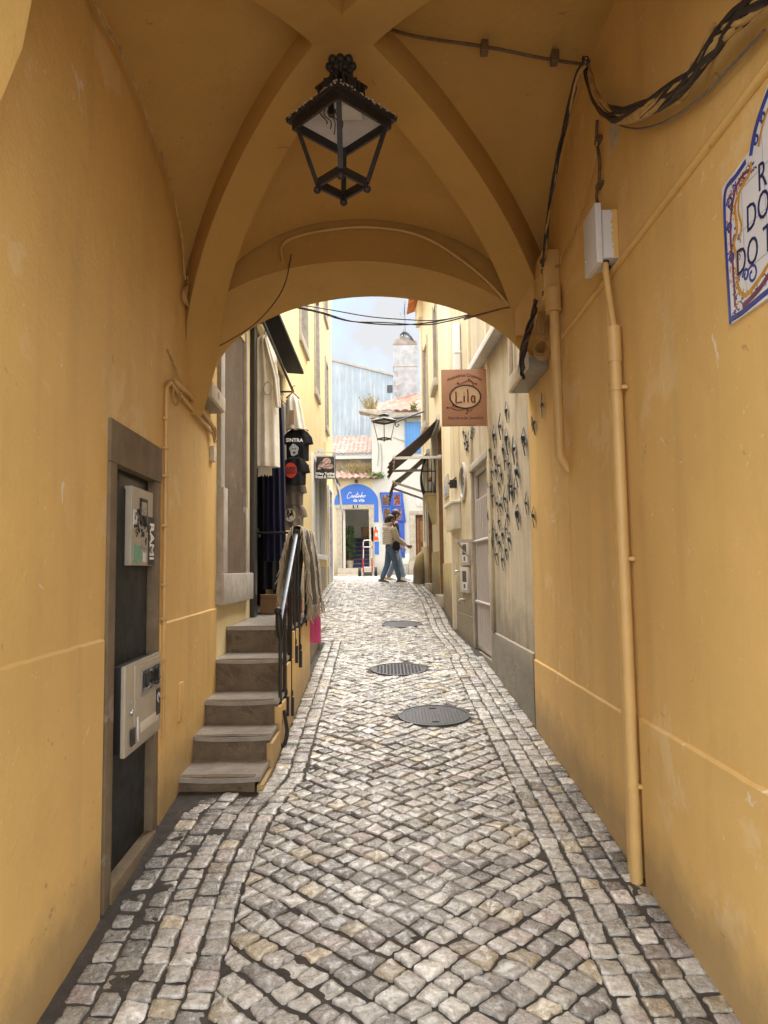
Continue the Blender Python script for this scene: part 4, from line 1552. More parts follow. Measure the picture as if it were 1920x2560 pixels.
ux_ = (1, .25, 0)
wn = (.25, -1, 0)
p = on_y(662, 840, 7.72)
dr_ = thing('hanging_dress', 'long cream linen dress with an embroidered front hung outside the shop', 'dress', (p.x, p.y, p.z - 1.55), 'clothes hung outside the shop')
b = garment([(0, -.05, .05, .5), (-.05, -.10, .07, .9), (-.25, -.12, .13, 1), (-.5, -.12, .15, 1), (-.8, -.13, .15, 1), (-1.1, -.145, .16, 1.1), (-1.47, -.16, .165, 1.25)], (p.x, p.y, p.z), ux_, wn, .075, .022, 6, 1)
dbody = part('body', b, linen, dr_, 60)
b = garment([(-.05, .0, .04, .6), (-.2, .03, .09, 1), (-.5, .1, .17, 1), (-.82, .13, .19, 1)], (p.x, p.y - .09, p.z), ux_, wn, .035, .01, 3, 2, 10)
part('sleeve', b, linen, dr_, 60)
b = B()
q = V((p.x + .05, p.y - .09, p.z - .62))
b.tube([q + V((.045 * math.cos(t_ * .63), -.012, .07 * math.sin(t_ * .63))) for t_ in range(11)], .006, 6, 3)
part('neck_trim', b, stone_pale, dbody, 60)
b = B()
for k in range(14):
    x = -.07 + .011 * k
    b.cyl((p.x + x, p.y, p.z - 1.46), (p.x + x, p.y, p.z - 1.55 - .03 * random.random()), .006, 5)
part('fringe', b, linen, dr_)
b = B()
b.tube([(p.x, p.y, p.z - .02), (p.x, p.y, p.z + .1), (p.x - .02, p.y, p.z + .16), (p.x + .02, p.y, p.z + .2)], .005, 6, 4)
part('hook', b, iron, dr_)

p = on_y(693, 990, 8.05)
t = thing('hanging_dress', 'long navy dress hanging half behind the cream one', 'dress', (p.x, p.y, p.z - 1.9), 'clothes hung outside the shop')
b = garment([(0, -.05, .05, .6), (-.12, -.08, .09, 1), (-.5, -.10, .11, 1), (-1.0, -.11, .12, 1), (-1.9, -.13, .13, 1.2)], (p.x - .03, p.y, p.z), ux_, wn, .09, .03, 7, 4)
part('body', b, navy_cloth, t, 60)
hanger(t, (p.x - .03, p.y, p.z + .07), ux_, wood_light, .08)
p2 = on_y(670, 1165, 8.3)
t = thing('hanging_trousers', 'long black garment hanging in the dark shop doorway', 'trousers', (p2.x, p2.y, 1.2), 'clothes hung outside the shop')
b = garment([(0, -.12, .12, .8), (-.3, -.14, .15, 1), (-.9, -.15, .17, 1), (-1.45, -.16, .16, 1)], (p2.x - .02, p2.y + .1, p2.z), ux_, wn, .08, .03, 6, 5)
part('body', b, black_cloth, t, 60)
hanger(t, (p2.x - .02, p2.y + .1, p2.z + .08), ux_, wood_light, .1)

for k_, (px_, py_, Y_, w_, h_, m_, lab_) in enumerate(((648, 1000, 8.5, .10, 1.0, black_cloth, 'black jacket hanging deepest in the shop doorway'), (672, 905, 8.9, .10, .7, grey_cloth, 'grey brown shirt hanging high in the dark shop doorway'), (703, 1010, 9.3, .09, .8, beige_cloth, 'stone coloured shirt hanging behind the navy dress'))):
    p3 = on_y(px_, py_, Y_)
    t = thing('hanging_shirt', lab_, 'shirt', (p3.x, p3.y, p3.z - h_), 'clothes hung outside the shop')
    part('body', garment([(0, -.04, .04, .6), (-.05, -w_ * .9, w_ * .9, .9), (-h_ * .4, -w_, w_, 1), (-h_, -w_ * 1.1, w_ * 1.1, 1)], p3, ux_, wn, .06, .018, 5, 40 + k_), m_, t, 60)
    hanger(t, p3 + V((0, 0, .07)), ux_, wood_light, .08)

# cream blouse with a kraft label on the far end of the rod
p = on_y(732, 990, 8.75)
t = thing('hanging_blouse', 'cream blouse with a brown card label below the rod end', 'blouse', (p.x, p.y, p.z - .45), 'clothes hung outside the shop')
b = garment([(0, -.04, .04, .6), (-.06, -.09, .09, 1), (-.2, -.09, .12, 1), (-.42, -.09, .16, 1)], (p.x, p.y, p.z), ux_, wn, .05, .016, 5, 6)
part('body', b, linen, t, 60)
b = B()
b.box(p.x - .03, p.x + .025, p.y - .085, p.y - .078, p.z - .38, p.z - .2)
part('card_label', b, kraft, t)
hanger(t, (p.x, p.y, p.z + .06), ux_, red_wood, .08)


def tshirt(name, lab, px, py, Y, m, w=.25, h=.48, wn_=(.15, -1, 0), seed=0):
    p = on_y(px, py, Y)
    t = thing(name, lab, 'T-shirt', (p.x, p.y, p.z - h), 'T-shirts in a column beside the shop')
    b = garment([(.0, -.075, .075, .55), (-.035, -w * .78, w * .78, .8), (-.10, -w * 1.1, w * 1.08, .8), (-.19, -w * 1.2, w * 1.2, .8), (-.20, -w * .86, w * .86, .9), (-h, -w * .84, w * .84, 1.0)], p, (1, .15, 0), wn_, .045, .013, 5, seed)
    part('body', b, m, t, 60)
    b = B()
    b.tube([p + V((.07 * math.cos(a), -.02 + .035 * math.sin(a) - .02, -.012 - .02 * max(0, -math.sin(a)))) for a in (2 * PI * k / 16 for k in range(16))], .008, 6, 1, closed=True)
    part('collar', b, m, t, 60)
    return t, p


t, p = tshirt('t_shirt', 'black T-shirt printed with a white town name and portrait', 744, 1073, 8.80, black_cloth, .165, .40, seed=11)
hanger(t, (p.x, p.y, p.z + .07), (1, .15, 0), wood_light, .14)
b = B()
text(b, 'SINTRA', (p.x - .03, p.y - .078, p.z - .155), (1, .15, 0), (0, 0, 1), .062, .003, bold=.002)
part('lettering', b, white_txt, t)
b = B()
pc = V((p.x - .035, p.y - .078, p.z - .275))
b.plate([pc + V((.055 * math.cos(a) * (1 + .12 * math.sin(5 * a)), 0, .075 * math.sin(a) * (1 + .1 * math.cos(3 * a)))) for a in (2 * PI * k / 26 for k in range(26))], (0, .004, 0))
part('portrait_print', b, grey_print, t)
b = B()
for dx, dz, r in ((-.018, .012, .010), (.018, .012, .010), (0, -.035, .016)):
    b.ball(pc + V((dx, -.002, dz)), r, (1, .2, .8), 8, 6)
part('portrait_shadow', b, black_cloth, t)
b = B()
b.box(p.x - .03, p.x + .0, p.y - .072, p.y - .066, p.z - .035, p.z - .01)
part('size_label', b, paper, t)
t, p = tshirt('t_shirt', 'black T-shirt with a red round badge print', 737, 1144, 8.74, black_cloth, .16, .34, seed=12)
b = B()
pc = V((p.x - .04, p.y - .088, p.z - .17))
b.plate([pc + V((.075 * math.cos(a), 0, .095 * math.sin(a))) for a in (2 * PI * k / 28 for k in range(28))], (0, .004, 0))
part('badge_print', b, red_print, t)
b = B()
text(b, 'SUPER', pc + V((0, -.004, .022)), (1, .1, 0), (0, 0, 1), .047, .002, .1, bold=.0012)
text(b, 'BOCK', pc + V((0, -.004, -.022)), (1, .1, 0), (0, 0, 1), .055, .002, .1, bold=.0015)
part('lettering', b, black_txt, t)
t, p = tshirt('t_shirt', 'grey brown T-shirt hanging under the badge shirt', 733, 1195, 8.86, grey_cloth, .145, .34, seed=13)
t, p = tshirt('t_shirt', 'stone coloured T-shirt with a dark round crest, lowest in the column', 733, 1255, 8.98, beige_cloth, .15, .36, seed=14)
pc = V((p.x - .03, p.y - .08, p.z - .17))
b = B()
b.plate([pc + V((.07 * math.cos(a), 0, .085 * math.sin(a))) for a in (2 * PI * k / 24 for k in range(24))], (0, .004, 0))
part('crest_print', b, linen, t)
b = B()
for k in range(26):
    a, r = random.uniform(0, 6.28), random.uniform(0, .055)
    b.ball(pc + V((r * math.cos(a), -.001, r * 1.2 * math.sin(a))), random.uniform(.006, .013), (1, .25, 1), 6, 4)
part('crest_detail', b, black_cloth, t)

# ------------------------------------------------------------------ outside stairs
st_ = thing('stone_staircase', 'short flight of worn stone steps rising to the clothes shop', 'stairs', (-1.1, 5.6, .15))
SY = [4.66, 5.06, 5.44, 5.86, 6.30]
SZ = [.262, .425, .60, .855, 1.085]
YEND = 7.78
prevz = .0
for k, (y, z) in enumerate(zip(SY, SZ)):
    y1 = SY[k + 1] + .05 if k < 4 else 8.2
    zb0 = prevz - .12 if k else .05
    xl_ = lambda yy: (lwx(yy) if yy < 5.88 else lfx(yy)) + .004
    n = 12

    def face(u, v, z=z, zb0=zb0, y=y):
        x = xl_(y) + (SX - .03 * (k == 0) - .02 - xl_(y)) * u
        yy = y + .012 * wob(x * 5, v * 3 + k * 7) + .008 * wob(x * 17, v * 9, 1, k)
        return V((x, yy, zb0 + (z - .0 - zb0) * v))
    b = B()
    b.sheet(lambda u, v: (face(u, v), V((0, -1, 0))), 16, 6, .06)
    stp = part('step', b, stone_step, st_, 60)

    def top(u, v, z=z, y=y, y1=y1):
        x0, x1 = xl_(y + (y1 - y) * v), SX - .015
        x = x0 + (x1 - x0) * u
        yy = y - .012 * (v == 0) + (y1 - y) * v + .008 * wob(x * 5, k * 7.)
        return V((x, yy, z + .004 * wob(x * 4, yy * 4, 1, k) - .008 * math.sin(PI * u) * (v < .3)))
    b = B()
    b.sheet(lambda u, v: (top(u, v), V((0, 0, 1))), 14, 6 if k < 4 else 14, .028)
    part('tread', b, tread_m, stp, 60)
    prevz = z
# side wall stepped with the flight
b = B()
pr = [(SY[0] - .01, -.1)]
for k, (y, z) in enumerate(zip(SY, SZ)):
    pr += [(y - .01, (pr[-1][1])), (y - .01, z - .05)]
    if k == 0:
        pr = [(y - .01, -.1), (y - .01, z - .05)]
pr += [(YEND, SZ[-1] - .05), (YEND, -.1)]
b.plate([(SX - .035 - .009 * (y - 4.6), y, z) for y, z in pr], (.045, 0, 0))
b.box(-1.40, SX - .08, YEND - .06, YEND, -.1, SZ[-1] - .05)
part('side_wall', b, ochre, st_, bev=.006)
b = B()
b.box(-1.41, SX - .09, 7.79, 8.2, -.1, SZ[-1] - .05)
part('landing_end', b, yellow, st_)

# low stone block beyond
b = B()
b.box(-1.41, -.88, 8.24, 9.62, .2, G(9) + .20)
blk = thing('stone_bench', 'low stone doorstep block with a projecting slab past the stairs', 'doorstep', (-1.1, 9, .5))
part('base', b, stone_brown, blk, bev=.015)
b = B()
b.hexa([(-1.41, 8.22, G(9) + .20), (-.93, 8.22, G(9) + .20), (-.80, 9.66, G(9) + .24), (-1.41, 9.66, G(9) + .24), (-1.41, 8.22, G(9) + .26), (-.93, 8.22, G(9) + .26), (-.80, 9.66, G(9) + .30), (-1.41, 9.66, G(9) + .30)])
part('slab', b, stone_pale, blk, bev=.01)

# handrail --------------------------------------------------------------
HX = SX - .02
hr = thing('stair_handrail', 'black iron handrail with a polished sloping top bar beside the steps', 'handrail', (HX, 6, .5))
p0, p1 = on_x(700, 1560, HX, 0), on_x(737, 1345, HX - .01, 0)
A0, A1 = V((HX, 5.56, 1.17)), V((HX - .01, 6.72, 1.93))
b = B()
d = (A1 - A0).normalized()
e1 = V((0, 0, 1)) - d * d.z
e1.normalize()
b.hexa([A0 - V((.022, 0, 0)) - e1 * .010, A0 + V((.022, 0, 0)) - e1 * .010, A1 + V((.022, 0, 0)) - e1 * .010, A1 - V((.022, 0, 0)) - e1 * .010,
        A0 - V((.018, 0, 0)) + e1 * .010, A0 + V((.018, 0, 0)) + e1 * .010, A1 + V((.018, 0, 0)) + e1 * .010, A1 - V((.018, 0, 0)) + e1 * .010])
part('sloping_bar', b, steel_rail, hr, bev=.004)
b = B()
b.box(HX - .035, HX + .015, 6.70, 8.05, 1.915, 1.955)
part('landing_bar', b, iron, hr, bev=.006)
b = B()
b.ball(A0 + V((-.012, -.02, .09)), .032)
b.tube([A0 + V((-.01, 0, .07)), A0 + V((-.005, 0, -.03)), A0 + V((0, 0, -.10)), A0 + V((0, 0, -.12))], [.024, .03, .03, .02], 10)
part('ball_finial', b, iron, hr, 50)
posts = [(5.55, .28, 1.12, .014), (5.80, .46, 1.30, .016), (6.10, .40, 1.5, .020), (6.40, .80, 1.70, .016), (6.70, .72, 1.93, .022), (7.35, 1.0, 1.93, .014), (8.0, .9, 1.95, .020)]
for y, z0, z1, r in posts:
    b = B()
    x = HX + .004
    b.cyl((x, y, z0), (x, y, z1), r, 8)
    b.tube([(x, y, z0 + .10), (x, y, z0 + .12), (x, y, z0 + .15), (x, y, z0 + .17)], [r, r * 1.5, r * 1.5, r], 8)
    b.tube([(x, y, z1 - .08), (x, y, z1 - .05), (x, y, z1 - .03), (x, y, z1)], [r, r * 1.5, r * 1.2, r], 8)
    if r >= .016:
        b.box(x - .012, x + .035, y - .02, y + .02, z0 - .05, z0 + .10)
    part('baluster', b, iron, hr, 45)
b = B()
b.tube([(HX + .0, 5.42, .30), (HX + .03, 5.52, .24), (HX + .055, 5.56, .33), (HX + .03, 5.56, .5)], .014, 8, 4)
b.tube([(HX + .0, 5.40, .16), (HX + .03, 5.5, .2), (HX + .05, 5.56, .33)], .012, 8, 4)
b.cyl((HX, 5.40, .14), (HX, 5.42, .32), .012, 8)
part('wall_bracket', b, iron, hr, 50)
b = B()
b.tube([(HX, 6.9, 1.02), (HX + .02, 7.3, 1.12), (HX + .06, 7.75, 1.26), (HX + .05, 7.85, 1.24)], .014, 8, 4)
part('lower_rail', b, iron, hr, 50)
b = B()
b.cyl(LF(7.75, 1.98, 0), (HX - .01, 7.0, 1.94), .012, 8)
b.cyl(LF(7.75, 2.03, .0), LF(7.75, 1.93, -.03), .02, 8)
part('cross_bar', b, iron, hr, 50)

# blanket over the landing rail ----------------------------------------
bl = thing('wool_blanket', 'brown and beige patterned wool blanket with fringes draped over the rail', 'blanket', (HX, 7.3, 1.1))


def blanket(u, v, y0=6.74, y1=7.95, out=1.0, L_=.80):
    # u along rail, v down from the top
    y = y0 + (y1 - y0) * u
    f = .030 * math.sin(u * 15 + .6) + .018 * math.sin(u * 31 + 2)
    s = v * L_
    if s < .06:
        a = s / .06 * PI / 2
        return V((HX - .01 + out * (.0 + .05 * math.sin(a)), y, 1.965 + .03 * math.cos(a) + .008 * math.sin(u * 15)))
    q = (s - .06) / L_
    return V((HX - .01 + out * (.05 + (.07 * q + f * min(1, q * 3)) + .012 * wob(u * 5, q * 5)), y + .05 * q * (u - .4), 1.965 - (s - .06)))


nst = 9
for m, name, off in ((blk_l, 'beige_stripe', 0), (blk_d, 'brown_stripe', 1)):
    b = B()
    for k in range(nst):
        if k % 2 == off:
            b.sheet(lambda u, v: (blanket((k + u) / nst, v), V((1, 0, 0))), 5, 22, .008)
    part(name, b, m, bl, 70)
b = B()
for k in range(20):        # woven figures set a hair proud of the stripes
    u, v = random.uniform(.03, .93), random.uniform(.12, .92)
    w_u, w_v = random.uniform(.015, .035), random.uniform(.03, .07)
    b.sheet(lambda a, c: (blanket(u + w_u * a * (1 - .5 * c), v + w_v * c) + V((.003, 0, 0)), V((1, 0, 0))), 3, 4, .003)
part('woven_figure', b, blk_d, bl, 70)
b = B()
for k in range(20):
    u, v = random.uniform(.03, .93), random.uniform(.12, .92)
    w_u, w_v = random.uniform(.015, .03), random.uniform(.03, .07)
    b.sheet(lambda a, c: (blanket(u + w_u * a * (.5 + .5 * c), v + w_v * c) + V((.0045, 0, 0)), V((1, 0, 0))), 3, 4, .003)
part('woven_figure', b, blk_l, bl, 70)
b = B()
b.sheet(lambda u, v: (blanket(u, v, out=-1.15, L_=.62), V((-1, 0, 0))), 40, 14, .008)
part('inner_fold', b, blk_l, bl, 70)
b = B()
for k in range(46):
    u = k / 45
    for out, L_ in ((1, .80), (-1.15, .62)):
        p = blanket(u, 1, out=out, L_=L_)
        b.tube([p, p + V((random.gauss(0, .01), random.gauss(0, .012), -.06)), p + V((random.gauss(0, .02), random.gauss(0, .02), -.13))], [.006, .005, .003], 5)
for k in range(34):           # fringe on the near edge
    v = .05 + .95 * k / 33
    for out, L_ in ((1, .8), (-1.15, .62)):
        p = blanket(0, v, out=out, L_=L_)
        b.tube([p, p + V((random.gauss(-.01, .01), -.03, -.05)), p + V((random.gauss(-.01, .02), -.04, -.16))], [.007, .006, .004], 5)
part('fringe', b, blk_l, bl, 60)

# pink bag
b = B()
pz = 1.28
b = garment([(0, -.07, .07, .5), (-.05, -.08, .08, .8), (-.25, -.085, .085, 1), (-.50, -.09, .09, 1)], (HX + .03, 7.82, pz), (1, .4, 0), (.4, -1, 0), .03, .012, 3, 21, 12)
pb = thing('pink_bag', 'pink plastic bag hanging from the rail past the blanket', 'bag', (HX + .03, 7.82, pz - .5))
part('body', b, pink, pb, 60)
b = B()
b.tube([(HX - .03, 7.8, pz - .01), (HX + .0, 7.8, pz + .08), (HX + .05, 7.82, pz + .08), (HX + .08, 7.84, pz - .01)], .005, 6, 4)
part('handle', b, pink, pb, 60)
b = garment([(0, -.06, .06, .6), (-.08, -.07, .07, 1), (-.22, -.07, .07, 1)], (HX - .10, 7.2, 1.33), (1, .2, 0), (.2, -1, 0), .04, .008, 3, 22, 10)
solo('pink_pouch', 'small dark pink pouch standing on the landing behind the rail', 'bag', b, pink, smooth=60)
# boxes on the landing by the shop door
for lab, x0, x1, y0, y1, h, m in (('plain brown cardboard box at the shop doorway', -1.38, -1.18, 7.9, 8.15, .16, kraft), ('open cardboard box on the landing behind the post', -1.10, -.93, 8.0, 8.2, .15, wood_light)):
    t = thing('cardboard_box', lab, 'box', ((x0 + x1) / 2, (y0 + y1) / 2, 1.09), 'cardboard boxes on the landing')
    z = SZ[-1] + .012
    b = B()
    for q in ((x0, x1, y0, y0 + .006, z, z + h), (x0, x1, y1 - .006, y1, z, z + h), (x0, x0 + .006, y0 + .006, y1 - .006, z, z + h), (x1 - .006, x1, y0 + .006, y1 - .006, z, z + h), (x0 + .006, x1 - .006, y0 + .006, y1 - .006, z, z + .006)):
        b.box(*q)
    part('carton', b, m, t)
    b = B()
    b.hexa([(x0, y0 - .003, z + h), (x1, y0 - .003, z + h), (x1, y0, z + h), (x0, y0, z + h), (x0 + .01, y0 - .07, z + h + .05), (x1 - .01, y0 - .07, z + h + .05), (x1 - .01, y0 - .066, z + h + .053), (x0 + .01, y0 - .066, z + h + .053)])
    part('flap', b, m, t)

# wine sign --------------------------------------------------------------
Ys = 14.1
tl, br = on_y(787, 1140, Ys), on_y(839, 1197, Ys)
ws = thing('wine_bar_sign', 'black square hanging sign with a pale swirl and wine lettering', 'sign', ((tl.x + br.x) / 2, Ys, br.z))
b = B()
b.box(tl.x, br.x, Ys, Ys + .04, br.z, tl.z)
part('board', b, black_txt, ws, bev=.003)
W_, H_ = br.x - tl.x, tl.z - br.z
cx, cz = (tl.x + br.x) / 2, (tl.z + br.z) / 2
b = B()
for q in ((tl.x + .012, br.x - .012, tl.z - .018, tl.z - .012), (tl.x + .012, br.x - .012, br.z + .012, br.z + .018), (tl.x + .012, tl.x + .018, br.z + .018, tl.z - .018), (br.x - .018, br.x - .012, br.z + .018, tl.z - .018)):
    b.box(q[0], q[1], Ys - .002, Ys, q[2], q[3])
text(b, 'Wine Tasting', (cx, Ys - .001, cz - H_ * .27), (1, 0, 0), (0, 0, 1), W_ * .165, .003, bold=.003)
text(b, 'Food & Wine', (cx, Ys - .001, cz - H_ * .405), (1, 0, 0), (0, 0, 1), W_ * .165, .003, bold=.003)
part('lettering', b, white_txt, ws)
b = B()


def blob(pts, d=.004):
    b.plate([(cx + x * W_, Ys - d, cz + z * H_) for x, z in pts], (0, d, 0))


el = lambda x, z, a, c, n=20, r0=0: [(x + a * math.cos(t + r0), z + c * math.sin(t)) for t in (2 * PI * k / n for k in range(n))]
blob(el(.08, .25, .20, .16))
blob(el(.12, .04, .28, .12), .0045)
blob(el(-.10, .10, .16, .12), .005)
for k in range(7):
    blob(el(-.30 + .03 * k, .05 + .055 * k - .004 * k * k, .04, .05, 10), .0055)
blob(el(-.28, -.05, .10, .05), .006)
part('swirl_emblem', b, sign_pink, ws)
b = B()
for pts in (((-.25, -.02), (-.1, .02), (.05, .1), (.15, .2), (.22, .3)), ((-.05, .18), (.05, .14), (.2, .16), (.3, .1)), ((-.2, .1), (-.08, .2), (.05, .32), (.16, .36)), ((0, -.02), (.12, .04), (.28, .06), (.36, .02)), ((-.3, -.08), (-.15, -.06), (0, -.05), (.2, -.06))):
    b.tube([(cx + x * W_, Ys - .007, cz + z * H_) for x, z in pts], .0045, 6, 5)
part('emblem_lines', b, black_txt, ws)
b = B()
zb3 = on_y(800, 1132, Ys).z
b.box(lfx(Ys), br.x + .01, Ys + .012, Ys + .028, zb3, zb3 + .016)
for x in (tl.x + .08, br.x - .06):
    b.cyl((x, Ys + .02, tl.z), (x, Ys + .02, zb3), .004, 6)
part('bracket_arm', b, alu, ws)

# beige roll-up awning over the shop window
aw = thing('shop_awning', 'half rolled beige awning behind the wine sign', 'awning', (-1.2, 15.3, 3.4))
b = B()
a0, a1 = V((lfx(14.5) + .04, 14.5, 3.92)), V((lfx(16.8) + .04, 16.8, 3.92))
f0, f1 = V((-1.06, 14.5, 3.55)), V((-1.06, 16.8, 3.55))
b.sheet(lambda u, v: ((a0.lerp(a1, u)).lerp(f0.lerp(f1, u), v) + V((0, 0, -.03 * math.sin(PI * v))), V((0, 0, 1))), 10, 6, .012)
part('fabric', b, awn_beige, aw, 60)
b = B()
b.cyl(f0 + V((0, -.03, 0)), f1, .035, 12)
part('roller', b, iron, aw, 50)
b = B()
b.sheet(lambda u, v: (f0.lerp(f1, .02 + u * .96) + V((.01 + .10 * v + .015 * math.sin(u * 9), 0, -.03 - .80 * v * (.35 + .65 * u))), V((1, 0, 0))), 14, 6, .012)
part('valance', b, alu, aw, 60)
b = B()
b.plate([LF(14.45, 3.72, -.0), LF(14.45, 4.06, -.0), LF(14.45, 4.04, -.16), LF(14.45, 3.80, -.18)], (0, .03, 0))
part('end_plate', b, white_paint, aw)
b = B()
for q in ((.05, 3.98), (.12, 3.96), (.05, 3.82), (.12, 3.85)):
    b.cyl((lfx(14.45) + q[0], 14.447, q[1]), (lfx(14.45) + q[0], 14.451, q[1]), .012, 8)
part('bolt', b, iron, aw)


# ------------------------------------------------------------------ the house at the end of the lane
YW_ = 23.0
W0 = YW(YW_)


def e(px, py, Y=YW_): return on_y(px, py, Y)


def erect(x0, x1, yt, yb, Y=YW_):
    a, c = e(x0, yb, Y), e(x1, yt, Y)
    return a.x, c.x, a.z, c.z


zg = G(YW_)
end = thing('corner_restaurant', 'cream and white restaurant front closing the end of the lane', 'restaurant', (-1, YW_, zg))
DO = erect(856, 922, 1273, 1420)
BD = erect(1041, 1075, 1287, 1436)
z_low, z_hi = e(900, 1196).z, e(960, 1040).z
xs_ = e(929, 1100).x
b = B()
wall(b, W0, -4.5, xs_, zg - .2, z_low, [DO], .3)
part('wall', b, cream_end, end)
b = B()
wall(b, W0, xs_ + .002, 6.0, zg - .2, z_hi, [BD], .3)
b.box(xs_ + .002, xs_ + .2, YW_ + .302, YW_ + 2.5, z_low - .5, z_hi)
part('wall', b, white_wall, end, label='whitewashed taller wall with a brown door')
# blue painted door surround
b = B()
ax, az = e(889, 1262), e(895, 1210)
cxa, r_o = e(893, 1262).x, .0
xo0, xo1 = e(836, 1270).x, e(946, 1270).x
cxa = (xo0 + xo1) / 2
r_o = (xo1 - xo0) / 2
zsp = e(900, 1258).z
ztop = e(895, 1210).z
lin = e(900, 1261).z
pts = [(cxa + r_o * math.cos(a), YW_ - .012, zsp + (ztop - zsp) * math.sin(a)) for a in (PI * k / 32 for k in range(33))] + [(xo0, YW_ - .012, lin), (xo1, YW_ - .012, lin)]
b.plate(pts, (0, .014, 0))
xi = e(936, 1300).x
zb1, zb2, zb3 = e(940, 1305).z, e(940, 1354).z, e(940, 1386).z
b.box(xi, xo1, YW_ - .012, YW_ + .002, zb1, lin)
bs = part('painted_door_surround', b, blue, end)
b = B()
b.box(xi, xo1, YW_ - .012, YW_ + .002, zb3, zb2)
part('painted_strip', b, blue, end)
# stone door frame, steps
b = B()
b.box(e(840, 1265).x, e(934, 1265).x, YW_ - .03, YW_ + .12, DO[3], e(900, 1262).z - .002)
b.box(DO[1], e(934, 1265).x, YW_ - .03, YW_ + .12, zg, DO[3])
b.box(e(842, 1265).x, DO[0], YW_ - .03, YW_ + .12, zg, DO[3])
part('door_frame', b, stone_pale, end, bev=.01)
for k, (yt, yb, dy) in enumerate(((1421, 1433, .35), (1434, 1441, .65))):
    b = B()
    b.box(e(846, 1430).x, e(936 - 2 * k, 1430).x, YW_ - dy, YW_ - .031, zg - .1 - .0 * k, e(900, yt).z - .02 * k)
    part('door_step', b, stone_pale, end, bev=.015)
# hall with blue stairs
b = B()
x0, x1, z0, z1 = DO
b.box(x0 - .5, x0 - .4, YW_ + .31, YW_ + 2.2, zg, z1 + .6)
b.box(x1 + .4, x1 + .5, YW_ + .31, YW_ + 2.2, zg, z1 + .6)
b.box(x0 - .4, x1 + .4, YW_ + 2.1, YW_ + 2.2, zg, z1 + .6)
b.box(x0 - .4, x1 + .4, YW_ + .31, YW_ + 2.1, z1 + .5, z1 + .6)
hall = part('hall', b, white_paint, end)
nst_ = 7
hz = (e(900, 1340).z - z0) / nst_
for k in range(nst_):
    b = B()
    b.box(x0 - .35, x1 + .35, YW_ + .45 + .2 * k, YW_ + .66 + .2 * k, z0 - .1, z0 + hz * (k + 1) - .03)
    sp = part('stair_riser', b, navy, end)
    b = B()
    b.box(x0 - .35, x1 + .35, YW_ + .43 + .2 * k, YW_ + .66 + .2 * k, z0 + hz * (k + 1) - .028, z0 + hz * (k + 1) + .006)
    part('stair_nosing', b, stone_brown, sp)
b = B()
b.box(x0 + .02, x0 + .1, YW_ + .1, YW_ + .16, z0, z1)
part('door_post', b, white_paint, end)
b = B()
b.box(x0 + .45, x1 - .18, YW_ + 2.03, YW_ + 2.09, e(900, 1340).z, e(900, 1305).z)
part('inner_door', b, white_paint, hall)
# lettering
b = B()
c0 = e(895, 1240)


def script(bb, strokes, org, sc, r, slant=.18):
    for s in strokes:
        bb.tube([V((org.x + (x + slant * y) * sc, YW_ - .016, org.z + y * sc)) for x, y in s], r, 6, 6)


SCR = [
    [(-1.62, .55), (-1.75, .85), (-2.0, .8), (-2.3, .35), (-2.42, -.15), (-2.25, -.5), (-1.9, -.42), (-1.6, -.15)],
    [(-1.15, .12), (-1.35, .15), (-1.48, -.1), (-1.38, -.32), (-1.2, -.2), (-1.12, .12), (-1.15, -.25), (-1.0, -.3), (-.9, -.1)],
    [(-.9, .1), (-.88, -.32), (-.8, -.02), (-.65, .12), (-.6, -.1), (-.55, -.32), (-.42, -.1)],
    [(-.2, .85), (-.3, .2), (-.34, -.25), (-.22, -.32), (-.08, -.12)],
    [(-.55, .32), (-.2, .38), (.2, .46)],
    [(0, .12), (-.03, -.28), (.08, -.3), (.2, -.1)],
    [(.05, .34), (.07, .37)],
    [(.22, .1), (.24, -.32), (.32, -.02), (.48, .12), (.54, -.1), (.58, -.32), (.7, -.1)],
    [(.85, .9), (.78, .2), (.74, -.32), (.84, 0), (1.0, .12), (1.06, -.1), (1.1, -.32), (1.25, -.08)],
    [(1.52, .1), (1.34, .06), (1.3, -.2), (1.45, -.32), (1.62, -.15), (1.55, .1), (1.75, .12)]]
script(b, SCR, c0, .145, .0075)
text(b, 'da vila', (e(897, 1250).x, YW_ - .0135, e(897, 1251).z), (1, 0, 0), (0, 0, 1), .145, .003, bold=.001)
part('lettering', b, white_txt, bs)
b = B()
nx0, nx1, nz0, nz1 = erect(882, 895, 1263, 1270.5)
b.box(nx0, nx1, YW_ - .045, YW_ - .031, nz0, nz1)
np_ = part('number_plate', b, black_txt, end)
b = B()
text(b, '15', ((nx0 + nx1) / 2, YW_ - .046, (nz0 + nz1) / 2), (1, 0, 0), (0, 0, 1), .11, .002, bold=.003)
part('lettering', b, white_txt, np_)
fx = e(891, 1204)
fl = thing('door_floodlight', 'small black floodlight above the blue arched door surround', 'floodlight', (fx.x, YW_, fx.z - .06))
b = B()
b.box(fx.x - .055, fx.x + .055, YW_ - .16, YW_ - .06, fx.z - .05, fx.z + .04)
part('lamp_head', b, iron, fl, bev=.01)
b = B()
b.box(fx.x - .03, fx.x + .03, YW_ - .06, YW_, fx.z, fx.z + .09)
part('bracket', b, grey_fix, fl)
